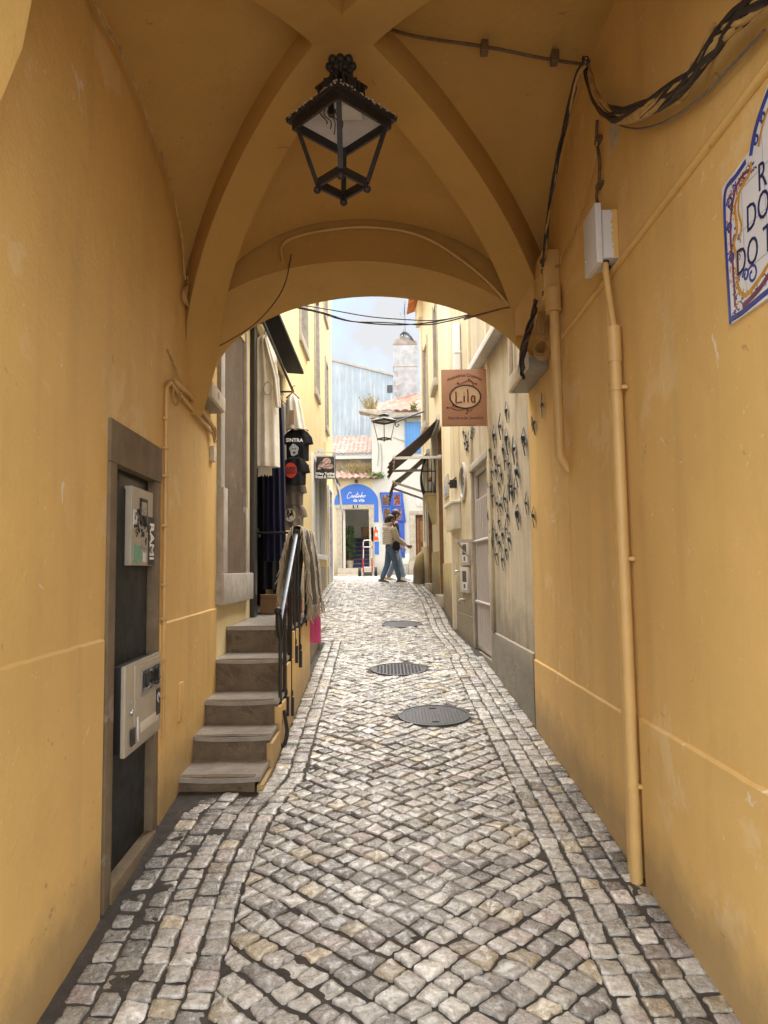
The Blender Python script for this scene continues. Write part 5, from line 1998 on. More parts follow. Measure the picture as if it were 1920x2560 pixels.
# poster with bottle
px0, px1, pz0, pz1 = erect(928, 951, 1318, 1354)
t = thing('drinks_poster', 'pale blue poster with an orange red bottle beside the door', 'poster', ((px0 + px1) / 2, YW_, pz0))
b = B()
b.box(px0, px1, YW_ - .03, YW_ - .013, pz0, pz1)
part('sheet', b, poster_cyan, t)
b = B()
mx = (px0 + px1) / 2 + .0
w, h = px1 - px0, pz1 - pz0
b.plate([(mx + x * w, YW_ - .033, pz0 + z * h) for x, z in ((-.26, .06), (.30, .06), (.30, .22), (.2, .3), (.2, .6), (.28, .72), (.12, .82), (.06, .95), (-.1, .95), (-.16, .8), (-.28, .7), (-.2, .55), (-.2, .3), (-.28, .2))], (0, .003, 0))
bt = part('bottle_print', b, poster_red, t)
b = B()
b.box(mx - .06 * w, mx + .14 * w, YW_ - .036, YW_ - .033, pz0 + .35 * h, pz0 + .6 * h)
part('bottle_label', b, paper, bt)
b = B()
b.box(mx - .08 * w, mx + .05 * w, YW_ - .036, YW_ - .033, pz0 + .93 * h, pz0 + 1.02 * h)
part('bottle_cap', b, black_txt, bt)

# blue double door leaf with food photographs
def sh_pt(u, z, d):
    """slightly swung door leaf"""
    p = e(0, 0)
    return V((u, YW_ - d, z))


bx0, bx1, bzt = e(949, 1232).x, e(1006, 1230).x, e(975, 1231).z
bzm = e(1011, 1306).z
bz0 = e(1008, 1400).z
bd = thing('blue_shutter_door', 'tall blue panelled shutter with four food photographs beside the restaurant door', 'shutter', ((bx0 + bx1) / 2, YW_ - .05, zg))
b = B()
b.hexa([(bx0 + .12, YW_ - .07, bzm), (bx1 + .10, YW_ - .07, bzm), (bx1 + .10, YW_ - .01, bzm), (bx0 + .12, YW_ - .01, bzm), (bx0, YW_ - .07, bzt), (bx1, YW_ - .07, bzt), (bx1, YW_ - .01, bzt), (bx0, YW_ - .01, bzt)])
part('upper_leaf', b, blue_dk, bd, bev=.01)
b = B()
b.box(bx0 + .32, bx1 + .05, YW_ - .06, YW_ - .008, zg + .55, bzm - .004)
part('lower_leaf', b, blue_dk, bd, bev=.01)
for k, (x0, x1, yt, yb) in enumerate(((956, 970, 1238, 1264), (985, 1000, 1237, 1264), (960, 975, 1272, 1299), (989, 1003, 1272, 1299))):
    q = erect(x0, x1, yt, yb)
    b = B()
    ft = .03
    for a in ((q[0] - ft, q[0], q[2] - ft, q[3] + ft), (q[1], q[1] + ft, q[2] - ft, q[3] + ft), (q[0], q[1], q[3], q[3] + ft), (q[0], q[1], q[2] - ft, q[2])):
        b.box(a[0], a[1], YW_ - .085, YW_ - .068, a[2], a[3])
    mo = part('panel_moulding', b, blue, bd)
    b = B()
    b.box(q[0], q[1], YW_ - .078, YW_ - .069, q[2], q[3])
    part('food_photo', b, (food, food_red, food, food_red)[k], mo)
b = B()
for z in (.75, 1.05, 1.45):
    b.box(bx0 + .36, bx1 + .0, YW_ - .064, YW_ - .058, zg + z, zg + z + .02)
part('panel_line', b, blue, bd)

# brown door on the right with stone frame, meter door, plaque
b = B()
b.box(BD[0] + .0, BD[1], YW_ + .12, YW_ + .2, BD[2], BD[3])
bdr = part('door', b, red_wood, end, bev=.01)
b = B()
b.box(BD[0] + .05, BD[0] + .1, YW_ + .1, YW_ + .12, BD[2], BD[3] - .1)
b.box(BD[0] + .15, BD[0] + .6, YW_ + .105, YW_ + .12, BD[2] + .2, BD[2] + .9)
b.box(BD[0] + .15, BD[0] + .6, YW_ + .105, YW_ + .12, BD[2] + 1.05, BD[3] - .2)
part('door_panel', b, brown_wood, bdr, bev=.01)
b = B()
b.box(BD[0] - .19, BD[0], YW_ - .03, YW_ + .12, zg, BD[3])
b.box(BD[1], BD[1] + .19, YW_ - .03, YW_ + .12, zg, BD[3])
b.box(BD[0] - .19, BD[1] + .19, YW_ - .03, YW_ + .12, BD[3], BD[3] + .14)
part('door_frame', b, stone_pale, end, bev=.01)
b = B()
b.box(BD[0] - .24, BD[0] - .001, YW_ - .05, YW_ - .031, zg - .1, zg + .42)
b.box(xo1 + .35, BD[0] - .25, YW_ - .02, YW_ + .0, zg - .1, zg + .40)
part('plinth', b, stone_pale, end, bev=.008)
q = erect(1005, 1023, 1385, 1411)
t = thing('meter_door', 'small white meter door low on the whitewashed wall', 'meter door', ((q[0] + q[1]) / 2, YW_, q[2]))
b = B()
b.box(q[0], q[1], YW_ - .03, YW_ - .0, q[2], q[3])
part('panel', b, white_paint, t, bev=.006)
b = B()
b.box(q[0] + .03, q[0] + .10, YW_ - .034, YW_ - .03, q[3] - .12, q[3] - .05)
part('meter_window', b, grey_fix, t)
q = erect(1041, 1057, 1246, 1266)
t = thing('wall_plaque', 'pale lettered plaque above the brown door', 'plaque', ((q[0] + q[1]) / 2, YW_, q[2]))
b = B()
b.box(q[0], q[1] + .25, YW_ - .02, YW_, q[2], q[3])
part('slab', b, paper, t, bev=.004)
b = B()
text(b, 'OVI', ((q[0] + q[1]) / 2 + .06, YW_ - .021, q[2] + .07), (1, 0, 0), (0, 0, 1), .1, .002)
part('lettering', b, grey_fix, t)
# upper blue shutter
q = erect(1013, 1052, 1055, 1133)
t = thing('blue_window_shutter', 'faded blue window shutter high on the whitewashed wall', 'shutter', ((q[0] + q[1]) / 2, YW_, q[2]))
b = B()
b.box(q[0], q[1], YW_ - .05, YW_, q[2], q[3])
part('leaf', b, blue_shut, t, bev=.008)
b = B()
for k in range(5):
    x = q[0] + (q[1] - q[0]) * (k + .5) / 5
    b.box(x - .004, x + .004, YW_ - .053, YW_ - .05, q[2] + .02, q[3] - .02)
part('board_joint', b, blue, t)
b = B()
b.tube([e(1008, 1045), e(1020, 1062), e(1030, 1085), e(1040, 1095)], .015, 6, 5)
b.tube([e(983, 1093), e(1000, 1100), e(1020, 1105)], .008, 6, 5)
b.tube([e(945, 1105), e(947, 1130), e(944, 1165)], .008, 6, 5)
b.tube([e(952, 1110), e(955, 1145), e(953, 1185)], .008, 6, 5)
for p in b.v:
    p.y -= .02
solo('wall_cable', 'thin cables straggling over the upper whitewashed wall', 'cable', b, cable_gr, smooth=60)


# tiled roofs
def tiles(bb, a0, a1, b0, b1, n, rows_, r=.05, th=.03):
    """corrugated barrel tiles from eave a0-a1 to ridge b0-b1"""
    up = V((0, 0, 1))
    nu = n * 6

    def fn(u, v):
        p = a0.lerp(a1, u).lerp(b0.lerp(b1, u), v)
        w = abs(math.sin(u * n * PI)) * r
        step = ((v * rows_) % 1.0) * -.03
        return p + up * (w + step + .014 * wob(u * n * .7, v * rows_ * .7, 1, 3)), up
    bb.sheet(fn, nu, rows_ * 3, th)
    return bb


b = B()
el0, el1 = e(970, 1030), e(1075, 1018)
tiles(b, V((xs_ + .15, YW_ - .25, z_hi + .12)), V((3.6, YW_ - .25, z_hi + .12)), V((xs_ + .15, YW_ + 2.6, e(957, 1010, YW_ + 2.6).z)), V((3.6, YW_ + 2.6, e(957, 1010, YW_ + 2.6).z + (e(1049, 984, YW_ + 2.6).z - e(957, 1010, YW_ + 2.6).z) * (3.6 - xs_ - .15) / (e(1049, 984, YW_ + 2.6).x - xs_ - .15))), 14, 8)
# the roof climbs to the right behind the eave
rf_o = part('roof', b, tile_red, end, 60)
b = B()
b.box(xs_ - .05, 6, YW_ - .20, YW_ - .001, z_hi - .10, z_hi + .08)
b.hexa([(xs_ - .40, YW_ - .3, z_hi + .10), (xs_ + .35, YW_ - .3, z_hi - .06), (xs_ + .35, YW_ + .2, z_hi - .06), (xs_ - .40, YW_ + .2, z_hi + .10), (xs_ - .40, YW_ - .3, z_hi + .17), (xs_ + .35, YW_ - .3, z_hi + .16), (xs_ + .35, YW_ + .2, z_hi + .16), (xs_ - .40, YW_ + .2, z_hi + .17)])
part('cornice', b, stone_pale, rf_o, bev=.02)
b = B()
b.cyl((e(985, 1052).x, YW_ - .25, z_hi - .13), (2.4, YW_ - .25, z_hi + .02), .035, 8)
part('gutter', b, iron_grey, end, 50)
# low tiled coping over the cream front and the rubble wall behind
b = B()
tiles(b, V((-4.4, YW_ - .2, z_low - .02)), V((xs_ + .25, YW_ - .2, z_low - .02)), V((-4.4, YW_ + .5, z_low + .28)), V((xs_ + .0, YW_ + .5, z_low + .28)), 22, 2)
part('coping_tiles', b, tile_faded, end, 60)
b = B()
zr = e(880, 1147, 24.2).z
b.box(-4.5, xs_ - .01, 24.2, 24.5, z_low - .4, zr)
part('rubble_wall', b, rust_stone, end)
b = B()
b.box(-4.5, xs_ - .005, 24.05, 24.19, zr - .02, zr + .09)
part('gutter', b, white_paint, end)
b = B()
zt1 = e(880, 1092, 27).z
tiles(b, V((-4.6, 24.0, zr + .14)), V((xs_ - .01, 24.0, zr + .14)), V((-4.6, 27.0, zt1)), V((xs_ - .01, 27.0, zt1)), 26, 10)
part('roof', b, tile_faded, end, 60, label='faded pinkish low roof')


# weeds on the coping and the cornice
def weeds(name, lab, pts, m, n, h, spread, seed):
    rnd = random.Random(seed)
    b = B()
    for _ in range(n):
        p = V(rnd.choice(pts)) + V((rnd.gauss(0, spread), rnd.gauss(0, .06), 0))
        hh = h * rnd.uniform(.4, 1.2)
        tip = p + V((rnd.gauss(0, hh * .35), rnd.gauss(0, .05), hh))
        mid = p.lerp(tip, .5) + V((rnd.gauss(0, .02), 0, .02))
        b.tube([p, mid, tip], [.009, .007, .003], 4)
        for k in range(5):
            q = p.lerp(tip, rnd.uniform(.25, 1))
            d = V((rnd.gauss(0, 1), rnd.gauss(0, 1), rnd.gauss(.3, .6))).normalized() * rnd.uniform(.03, .07) * min(1, .3 + h * 3)
            s = d.cross(V((0, 1, .3))).normalized() * .014 * min(1, .3 + h * 3)
            b.add([q, q + d * .5 + s, q + d, q + d * .5 - s], [(0, 1, 2, 3)])
    solo(name, lab, 'plant', b, m)


weeds('wall_weeds', 'dry straw coloured weeds growing along the low tiled coping', [(e(x, 1190).x, YW_ + .35, z_low + .18) for x in (868, 885, 900, 915, 925)], dry_leaf, 110, .42, .18, 3)
weeds('wall_weeds', 'green weeds at the right end of the low tiled coping', [(e(x, 1196).x, YW_ - .05, z_low - .02) for x in (938, 946)], green_weed, 70, .2, .10, 4)
weeds('roof_weeds', 'leggy dry weeds sprouting from the cornice corner above the far lantern', [(e(x, 1030).x, YW_ - .1, z_hi + .12) for x in (918, 927, 936)], dry_leaf, 46, .55, .07, 5)
weeds('roof_weeds', 'small green tuft on the red roof eave', [(e(1032, 1020).x, YW_ - .22, z_hi + .15)], green_weed, 24, .22, .05, 6)

# plant in the hall
b = B()
rnd = random.Random(4)
pc = V((DO[0] + .22, YW_ + .42, z0))
for _ in range(900):
    a, zz = rnd.uniform(0, 6.28), rnd.uniform(.45, 1.45)
    r = .20 * math.sqrt(rnd.random()) * (1 - .5 * abs(zz - .9))
    q = V((pc.x + r * math.cos(a), pc.y + r * math.sin(a) * .8, zg + .15 + zz))
    d = V((rnd.gauss(0, 1), rnd.gauss(0, 1), rnd.gauss(.2, 1))).normalized() * .06
    s = d.cross(V((.3, 1, .2))).normalized() * .018
    b.add([q, q + d * .5 + s, q + d, q + d * .5 - s], [(0, 1, 2, 3)])
pl = thing('potted_shrub', 'tall dark green shrub in a pale pot just inside the open restaurant door', 'shrub', (pc.x, pc.y, zg + .2))
part('foliage', b, leaf_m, pl)
b = B()
b.cyl((pc.x, pc.y, zg + .15), (pc.x, pc.y, zg + 1.4), .015, 6)
part('stem', b, brown_wood, pl)
b = B()
b.tube([(pc.x, pc.y - .05, z0 - .02), (pc.x, pc.y - .05, z0 + .24)], [.10, .13], 16)
part('pot', b, stone_pale, pl, 50)
q = e(913, 1325, YW_ + 1.9)
b = B()
b.tube([(q.x, YW_ + 1.9, q.z - .45), (q.x, YW_ + 1.9, q.z - .35), (q.x, YW_ + 1.9, q.z + .1)], [.10, .12, .16], 14)
solo('hall_basket', 'brown wicker stand in the hall beyond the blue stairs', 'basket', b, wood_light, smooth=50)

# ------------------------------------------------------------------ grey clad building, chimney behind
YB = 29.0
a, c_ = e(826, 901, YB), e(990, 942, YB)
b = B()
b.plate([(-7, YB, .5), (a.x + 7, YB, .5), (c_.x + 3.2, YB, c_.z - .55), (c_.x, YB, c_.z), (a.x, YB, a.z), (-7, YB, a.z + 1.6)], (0, 5, 0))
gb = thing('grey_clad_building', 'tall grey streaked gable behind the low pink roof', 'building', (-2, YB, .5))
part('gable', b, corrug, gb)
b = B()
b.plate([(a.x - 4, YB - .04, a.z + 1.0), (a.x, YB - .04, a.z), (c_.x, YB - .04, c_.z), (c_.x, YB - .04, c_.z + .09), (a.x, YB - .04, a.z + .09), (a.x - 4, YB - .04, a.z + 1.09)], (0, .3, 0))
part('verge', b, stone_pale, gb)
q = erect(968, 981, 963, 981, YB)
b = B()
b.box(q[0], q[1], YB - .03, YB + .02, q[2], q[3])
part('vent', b, iron_grey, gb)
YC = 25.8
q = erect(985, 1043, 862, 1000, YC)
x0, x1, z0, z1 = q
zt_ = e(1010, 842, YC).z
ch = thing('tapered_chimney', 'tall mottled chimney stack with crumbling top', 'chimney', ((x0 + x1) / 2, YC, 3))
b = B()
b.box(x0, x1, YC, YC + .8, z0 - 3, z1)
st2 = part('stack', b, chim_m, ch, bev=.02)
b = B()
zl = e(1010, 916, YC).z
b.box(x0 - .01, x1 + .01, YC - .012, YC + .81, zl, zl + .03)
part('string_course', b, stone_pale, st2)
b = B()
n = 18


def ctop(u, v):
    k = 1 - .30 * v * v
    a_ = u * 2 * PI
    sx, sy = math.cos(a_), math.sin(a_)
    m_ = max(abs(sx), abs(sy))
    xx, yy = sx / m_ * (x1 - x0) / 2 * k, sy / m_ * .4 * k
    jz = .10 * wob(xx * 5, yy * 5, 1, 6) * v
    return V(((x0 + x1) / 2 + xx + .04 * v * wob(xx * 6, v * 5, 1, 2), YC + .4 + yy, z1 + (zt_ - z1) * v + jz))


b.grid(ctop, 40, 8, wrap=True)
b.add([ctop(k / 40, 1) for k in range(40)], [tuple(range(40))])
part('broken_top', b, rust_stone, ch, 50)
q0, q1, q2 = e(1000, 824, YC), e(1011, 818, YC), e(1039, 843, YC)
cw = thing('chimney_cowl', 'bent metal sheet cowl perched on the chimney', 'chimney cowl', (q1.x, YC + .4, zt_))
b = B()
prf = [(1000, 824), (1006, 818), (1014, 817), (1022, 822), (1030, 832), (1039, 844)]
cu_ = [e(x, y, YC) for x, y in prf]
b.sheet(lambda u, v: (V((cu_[min(5, int(round(u * 5)))].x, YC + .0 + .8 * v, cu_[min(5, int(round(u * 5)))].z - .18 * (1 - v))), V((0, 0, 1))), 5, 3, .02)
part('sheet', b, iron_grey, cw, 40)
b = B()
for x in (.25, .75):
    for yv in (.15, .65):
        xx = q0.x + (q2.x - q0.x) * x
        b.cyl((xx, YC + yv, zt_ - .1), (xx, YC + yv, q1.z - .05 - .25 * (x > .5)), .012, 6)
part('stay', b, iron_grey, cw)
at_ = thing('tv_antenna', 'thin rooftop antenna above the chimney', 'antenna', (e(1013, 820, YC).x, YC + .4, zt_))
b = B()
ax_ = e(1013.5, 820, YC)
b.cyl((ax_.x, YC + .4, zt_), (ax_.x, YC + .4, e(1013, 752, YC).z), .012, 6)
part('mast', b, iron_grey, at_)
b = B()
ta = e(1012, 764, YC)
for k in range(6):
    z = ta.z - .18 + .09 * k
    b.cyl((ta.x - .12 + .02 * k, YC + .25, z), (ta.x + .06 + .01 * k, YC + .55, z + .03), .006, 5)
b.cyl((ta.x - .02, YC + .4, ta.z - .2), (ta.x + .02, YC + .4, ta.z + .32), .008, 5)
b.tube([(ta.x - .18, YC + .4, ta.z - .1), (ta.x - .12, YC + .4, ta.z - .25), (ta.x, YC + .4, ta.z - .3)], .006, 5, 4)
part('aerial_rods', b, iron_grey, at_)

# ------------------------------------------------------------------ hand truck
YT = 21.4
zT = G(YT)
ht = thing('hand_truck', 'red and silver two wheeled hand truck standing before the restaurant door', 'hand truck', (e(919, 1448, YT).x, YT, zT))
xa, xb = e(908, 1400, YT).x, e(930, 1400, YT).x
zt2 = e(919, 1351, YT).z
zm = e(919, 1395, YT).z
b = B()
for x in (xa, xb):
    b.tube([(x, YT + .02, zT + .12), (x, YT + .0, zm)], .021, 8)
part('frame_tube', b, red_metal, ht, 50)
b = B()
b.tube([(xa + .005, YT, zm - .02), (xa + .01, YT + .04, zm + .2), (xa + .01, YT + .06, zt2 - .06), (xa + .05, YT + .06, zt2), (xb - .05, YT + .06, zt2), (xb - .01, YT + .06, zt2 - .06), (xb - .01, YT + .04, zm + .2), (xb - .005, YT, zm - .02)], .017, 8, 4)
for z in (zm - .28, zt2 - .20):
    b.cyl((xa, YT + .03, z), (xb, YT + .03, z), .014, 8)
part('handle', b, steel, ht, 50)
b = B()
for x in (xa, xb):
    b.box(x - .02, x + .02, YT + .02, YT + .06, zt2 - .24, zt2 - .16)
part('grip', b, red_metal, ht)
b = B()
b.box(xa - .02, xb + .02, YT - .22, YT - .01, zT + .012, zT + .022)
b.box(xa - .0, xb + .0, YT - .012, YT + .0, zT + .02, zT + .12)
part('toe_plate', b, iron_grey, ht)
for x, s in ((xa - .11, -1), (xb + .11, 1)):
    b = B()
    b.cyl((x - .045, YT + .06, zT + .135), (x + .045, YT + .06, zT + .135), .135, 24)
    wh = part('wheel', b, rubber, ht, bev=.015)
    b = B()
    b.cyl((x - .05, YT + .06, zT + .135), (x + .05, YT + .06, zT + .135), .06, 14)
    part('hub', b, steel, wh, 40)
b = B()
b.cyl((xa - .06, YT + .06, zT + .135), (xb + .06, YT + .06, zT + .135), .012, 8)
part('axle', b, steel, ht)


# ------------------------------------------------------------------ right side of the lane
gw = thing('grey_house', 'weathered grey and cream plaster house front with a barred gate', 'house', (1.4, 8, .4))
GATE = (8.02, 9.26, G(8.7) + .02, G(8.7) + 2.32)
ga = rf(1223, 1649)
b = B()
OV = None
wall(b, RF, 5.885, 9.3, .0, 5.4, [GATE], .28)
part('wall', b, grey_wall, gw)
b = B()
wall(b, RF, 9.302, 10.71, .0, 5.9, [], .28)
part('wall', b, cream_dirty, gw, label='cream stained wall beyond the gate')
b = B()
slab(b, RF, 5.89, 10.7, .0, 5.3, .6, .7)
slab(b, RF, 5.89, 9.3, 5.2, 5.39, .29, 2.2)
slab(b, RF, 9.31, 10.7, 5.7, 5.89, .29, 2.2)
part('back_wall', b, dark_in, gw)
b = B()
plinth(b, RF, 5.89, 7.94, .0, .86, .018)
part('plinth', b, grey_plinth, gw)
b = B()
for z0, dp in ((.30, 0), (.302, .0)):
    pass
slab(b, RF, 9.32, 10.6, .3, G(10) + .32, -.015, .1)
part('plinth', b, cream_dirty, gw)
# pilaster strips and eaves above the gate
for q in ((7.76, 7.9, .88, 5.3, -.03, .05), (9.12, 9.26, GATE[3] + .1, 5.3, -.03, .05)):
    b = B()
    slab(b, RF, *q)
    part('pilaster', b, cream_dirty, gw, bev=.006)
b = B()
slab(b, RF, 7.93, 9.32, GATE[3] + .0, GATE[3] + .09, -.03, .1)
slab(b, RF, 9.263, 9.31, GATE[2], GATE[3], -.02, .1)
slab(b, RF, 7.95, 8.018, GATE[2], GATE[3], -.02, .1)
part('gate_surround', b, stone_pale, gw, bev=.006)
gt = thing('barred_gate', 'pale pink grey metal gate of upright bars in the grey house', 'gate', (1.2, 8.8, GATE[2]))
u0, u1, z0, z1 = GATE
b = B()
slab(b, RF, u0, u0 + .12, z0 + .02, z1, .03, .07)
slab(b, RF, u1 - .06, u1, z0 + .02, z1, .03, .07)
slab(b, RF, u0 + .12, u1 - .06, z0 + .02, z0 + .08, .03, .07)
slab(b, RF, u0 + .12, u1 - .06, z1 - .06, z1, .03, .07)
slab(b, RF, u0 + .12, u1 - .06, z1 - .42, z1 - .38, .03, .07)
gmat = mat('pinkish_grey_gate_paint', (.47, .42, .385), .5, .06, 8)
part('frame', b, gmat, gt, bev=.004)
b = B()
slab(b, RF, u0 + .12, u1 - .06, z0 + .08, z1 - .06, .075, .09)
part('sheet', b, mat('dull_gate_sheet', (.30, .27, .25), .6, .08, 8), gt)
for k in range(8):
    u = u0 + .19 + k * .128
    b = B()
    b.cyl(RF(u, z0 + .08, .03), RF(u, z1 - .40, .03), .02, 8)
    part('bar', b, gmat, gt, 50)
b = B()
for z in (z0 + .62, z0 + 1.38):
    b.cyl(RF(u0 + .12, z, .012), RF(u1 - .03, z, .012), .016, 8)
    for k in range(8):
        b.ball(RF(u0 + .19 + k * .128, z, .006), .024, (1, 1, 1), 8, 6)
part('cross_rail', b, gmat, gt, 50)
b = B()
slab(b, RF, u0 + .01, u0 + .13, z0 + .9, z0 + 1.2, -.005, .03)
part('lock_box', b, gmat, gt, bev=.004)
b = B()
slab(b, RF, 9.24, 9.36, z0 + 1.38, z0 + 1.42, -.22, 0)
b.cyl(RF(9.3, z0 + 1.38, -.2), RF(9.3, z0 + 1.1, -.0), .012, 6)
solo('gate_stay', 'small metal bracket standing off the wall beside the gate', 'bracket', b, gmat)


def rplate(name, lab, cat, x0, x1, yt, yb, m, th=.03, grp=None):
    a, c = rf(x1, yb), rf(x0, yt)
    mz0 = rf((x0 + x1) / 2, yb).z
    mz1 = rf((x0 + x1) / 2, yt).z
    y0, y1 = min(a.y, c.y), max(a.y, c.y)
    t = thing(name, lab, cat, (rbx((y0 + y1) / 2) - th / 2, (y0 + y1) / 2, mz0), grp)
    b = B()
    slab(b, RF, y0, y1, mz0, mz1, -th, 0)
    part('body', b, m, t, bev=.005)
    return t, y0, y1, mz0, mz1


for lab, yt, yb in (('upper grey meter cabinet beside the barred gate', 1352, 1413), ('lower grey meter cabinet beside the barred gate', 1418, 1481)):
    t, y0, y1, z0, z1 = rplate('meter_cabinet', lab, 'meter cabinet', 1156, 1178, yt, yb, gmat, .035, 'meter cabinets beside the barred gate')
    b = B()
    slab(b, RF, y0 + .15, y1 - .2, z1 - .20, z1 - .05, -.039, -.034)
    part('meter_window', b, black_txt, t)
    b = B()
    slab(b, RF, y0 + .1, y1 - .2, z0 + .04, z0 + .14, -.04, -.034)
    part('vent', b, box_white, t)
    b = B()
    for k in range(3):
        slab(b, RF, y0 + .2 + .05 * k, y0 + .23 + .05 * k, z0 + .06, z0 + .12, -.0425, -.0395)
    part('vent_slot', b, black_txt, t)
t, y0, y1, z0, z1 = rplate('letter_cabinet', 'cream wall cabinet with a curved hood beside the oval window', 'cabinet', 1130, 1153, 1262, 1325, cream_paint, .10)
b = B()
slab(b, RF, y0 - .03, y1 + .03, z1, z1 + .035, -.14, 0)
part('hood', b, white_paint, t, bev=.01)
t, y0, y1, z0, z1 = rplate('oval_plaque', 'white plaque with blue print on the cream pier', 'plaque', 1114, 1124, 1190, 1246, stone_pale, .03)
b = B()
slab(b, RF, y0 + .06, y1 - .06, z0 + .05, z1 - .05, -.034, -.029)
part('tile_face', b, tile_w, t)
b = B()
slab(b, RF, y0 + .12, y1 - .12, z0 + .08, z0 + .2, -.037, -.033)
part('blue_print', b, mat('pale_blue_glaze', (.25, .34, .62), .3, .3, 20), t)
# oval window
a = rf(1159, 1205)
ov = thing('oval_window', 'narrow oval window in a stone ring on the cream stained wall', 'window', (rbx(a.y), a.y, a.z - .5))
ya, hh, hw = a.y, .36, .26
hh = (rf(1159, 1156).z - rf(1159, 1255).z) / 2
b = B()
ring = []
for k in range(36):
    t_ = 2 * PI * k / 36
    for rr, d in ((1.0, 0), (1.0, -.03), (.78, -.03), (.74, .0)):
        ring.append(RF(ya + hw * rr * math.cos(t_), a.z + hh * rr * math.sin(t_), d))
b.v = ring
b.f = [(k * 4 + i, k * 4 + i + 1, ((k + 1) % 36) * 4 + i + 1, ((k + 1) % 36) * 4 + i) for k in range(36) for i in range(3)]
part('stone_ring', b, stone_pale, ov, 40)
b = B()
b.plate([RF(ya + hw * .76 * math.cos(2 * PI * k / 36), a.z + hh * .76 * math.sin(2 * PI * k / 36), -.004) for k in range(36)], (.003, 0, 0))
part('pane', b, glass_m, ov)
a = rf(1141, 1210)
b = B()
b.box(rbx(a.y) - .10, rbx(a.y), a.y - .05, a.y + .05, a.z - .06, a.z + .06)
b.cyl((rbx(a.y) - .12, a.y, a.z + .0), (rbx(a.y), a.y, a.z + .1), .015, 6)
solo('entry_camera', 'small dark fitting on the cream wall beside the oval window', 'camera', b, iron, bev=.006)
a = rf(1150, 1428)
b = B()
b.tube([RF(a.y, a.z, 0), RF(a.y, a.z, -.06), RF(a.y, a.z - .05, -.07)], .015, 8, 4)
solo('wall_tap', 'small metal tap low on the cream stained wall', 'tap', b, steel, smooth=50)
a = rf(1163, 1500)
b = B()
b.tube([RF(a.y, a.z, 0), RF(a.y, a.z, -.07), RF(a.y + .03, a.z - .05, -.08)], .022, 8, 4)
solo('wall_tap', 'pale spout under the lower meter cabinet', 'tap', b, stone_pale, smooth=50)

# hooded downpipe / roof drip under the arch
b = B()
b.hexa([RF(6.6, 3.85, -.13), RF(8.9, 3.95, -.13), RF(8.9, 3.95, -.01), RF(6.6, 3.85, -.01), RF(6.6, 3.95, -.12), RF(8.9, 4.05, -.12), RF(8.9, 4.05, -.01), RF(6.6, 3.95, -.01)])
solo('light_trough', 'long pale boxed trough high on the grey house wall', 'trough', b, alu, bev=.006)
b = B()
b.cyl(RF(6.35, 3.15, -.04), RF(6.35, 5.2, -.04), .022, 10)
solo('rain_pipe', 'slim metal pipe on the grey wall just past the archway', 'pipe', b, alu, smooth=50)

# cream house -----------------------------------------------------------
ch2 = thing('cream_house', 'tall cream house with shaded shop doorways, balcony and brown awnings', 'house', (1.5, 15, 1))
D1 = (13.05, 14.0, G(13.6) + .12, G(13.6) + 3.3)
D2 = (15.35, 16.1, G(15.8) + .1, G(15.8) + 2.45)
UW = [(13.6, 14.4, 5.25, 6.9), (15.7, 16.5, 4.85, 6.7), (12.6, 13.1, 5.3, 6.3)]
b = B()
wall(b, RF, 10.72, 13.0, .2, 6.9, [], .3)
wall(b, RF, 13.002, 17.2, .2, 7.95, [D1, D2] + UW[:2], .3)
b.box(.97, 5, 17.202, 17.5, .2, 7.95)
part('wall', b, cream, ch2)
b = B()
slab(b, RF, 10.8, 17.1, .2, 6.8, .9, 1.0)
slab(b, RF, 13.1, 17.1, 6.8, 7.85, .9, 1.0)
slab(b, RF, 10.8, 13.0, 6.7, 6.89, .31, 3.0)
slab(b, RF, 13.0, 17.1, 7.75, 7.85, .31, 3.0)
slab(b, RF, 13.01, 13.1, 6.9, 7.75, .31, 3.0)
part('back_wall', b, dark_in, ch2)
for a, c_, d, e_ in UW[:2]:
    b = B()
    slab(b, RF, a, c_, d, e_, .12, .16)
    w1 = part('window', b, brown_wood, ch2)
    b = B()
    slab(b, RF, a + .1, (a + c_) / 2 - .03, d + .1, e_ - .1, .112, .121)
    slab(b, RF, (a + c_) / 2 + .03, c_ - .1, d + .1, e_ - .1, .112, .121)
    part('pane', b, glass_m, w1)
    b = B()
    slab(b, RF, a - .12, c_ + .12, d - .16, d - .0, -.09, .05)
    slab(b, RF, a - .13, a, d, e_ + .1, -.02, .05)
    slab(b, RF, c_, c_ + .13, d, e_ + .1, -.02, .05)
    part('sill', b, stone_pale, w1, bev=.008)
for (a, c_, d, e_) in (D1, D2):
    b = B()
    slab(b, RF, a, c_, d, e_, .26, .32)
    dd = part('door', b, brown_wood, ch2, label='brown recessed shop door')
    b = B()
    slab(b, RF, c_ - .03, c_ - .001, d, e_ - .001, .003, .255)
    slab(b, RF, a, c_ - .03, e_ - .04, e_ - .001, .003, .255)
    part('door_lining', b, brown_wood, dd)
    b = B()
    slab(b, RF, a - .02, c_ + .02, d - .3, d + .02, -.10, .25)
    part('threshold', b, stone_pale, dd, bev=.01)
for a, c_ in ((10.9, D1[0] - .02), (D1[1] + .02, D2[0] - .02), (D2[1] + .02, 17.18)):
    b = B()
    slab(b, RF, a, c_, .3, G((a + c_) / 2) + .88, -.025, .05)
    part('plinth', b, plinth_olive, ch2, bev=.006)
for q in ((10.74, 10.92, .3, 6.8, -.05, .1), (12.5, 12.66, 2.0, 6.8, -.03, .1), (16.7, 16.9, 2.2, 7.4, -.03, .1), (16.4, 17.2, 7.5, 7.95, -.1, .1)):
    b = B()
    slab(b, RF, *q)
    part('pilaster', b, cream, ch2, bev=.006)
b = B()
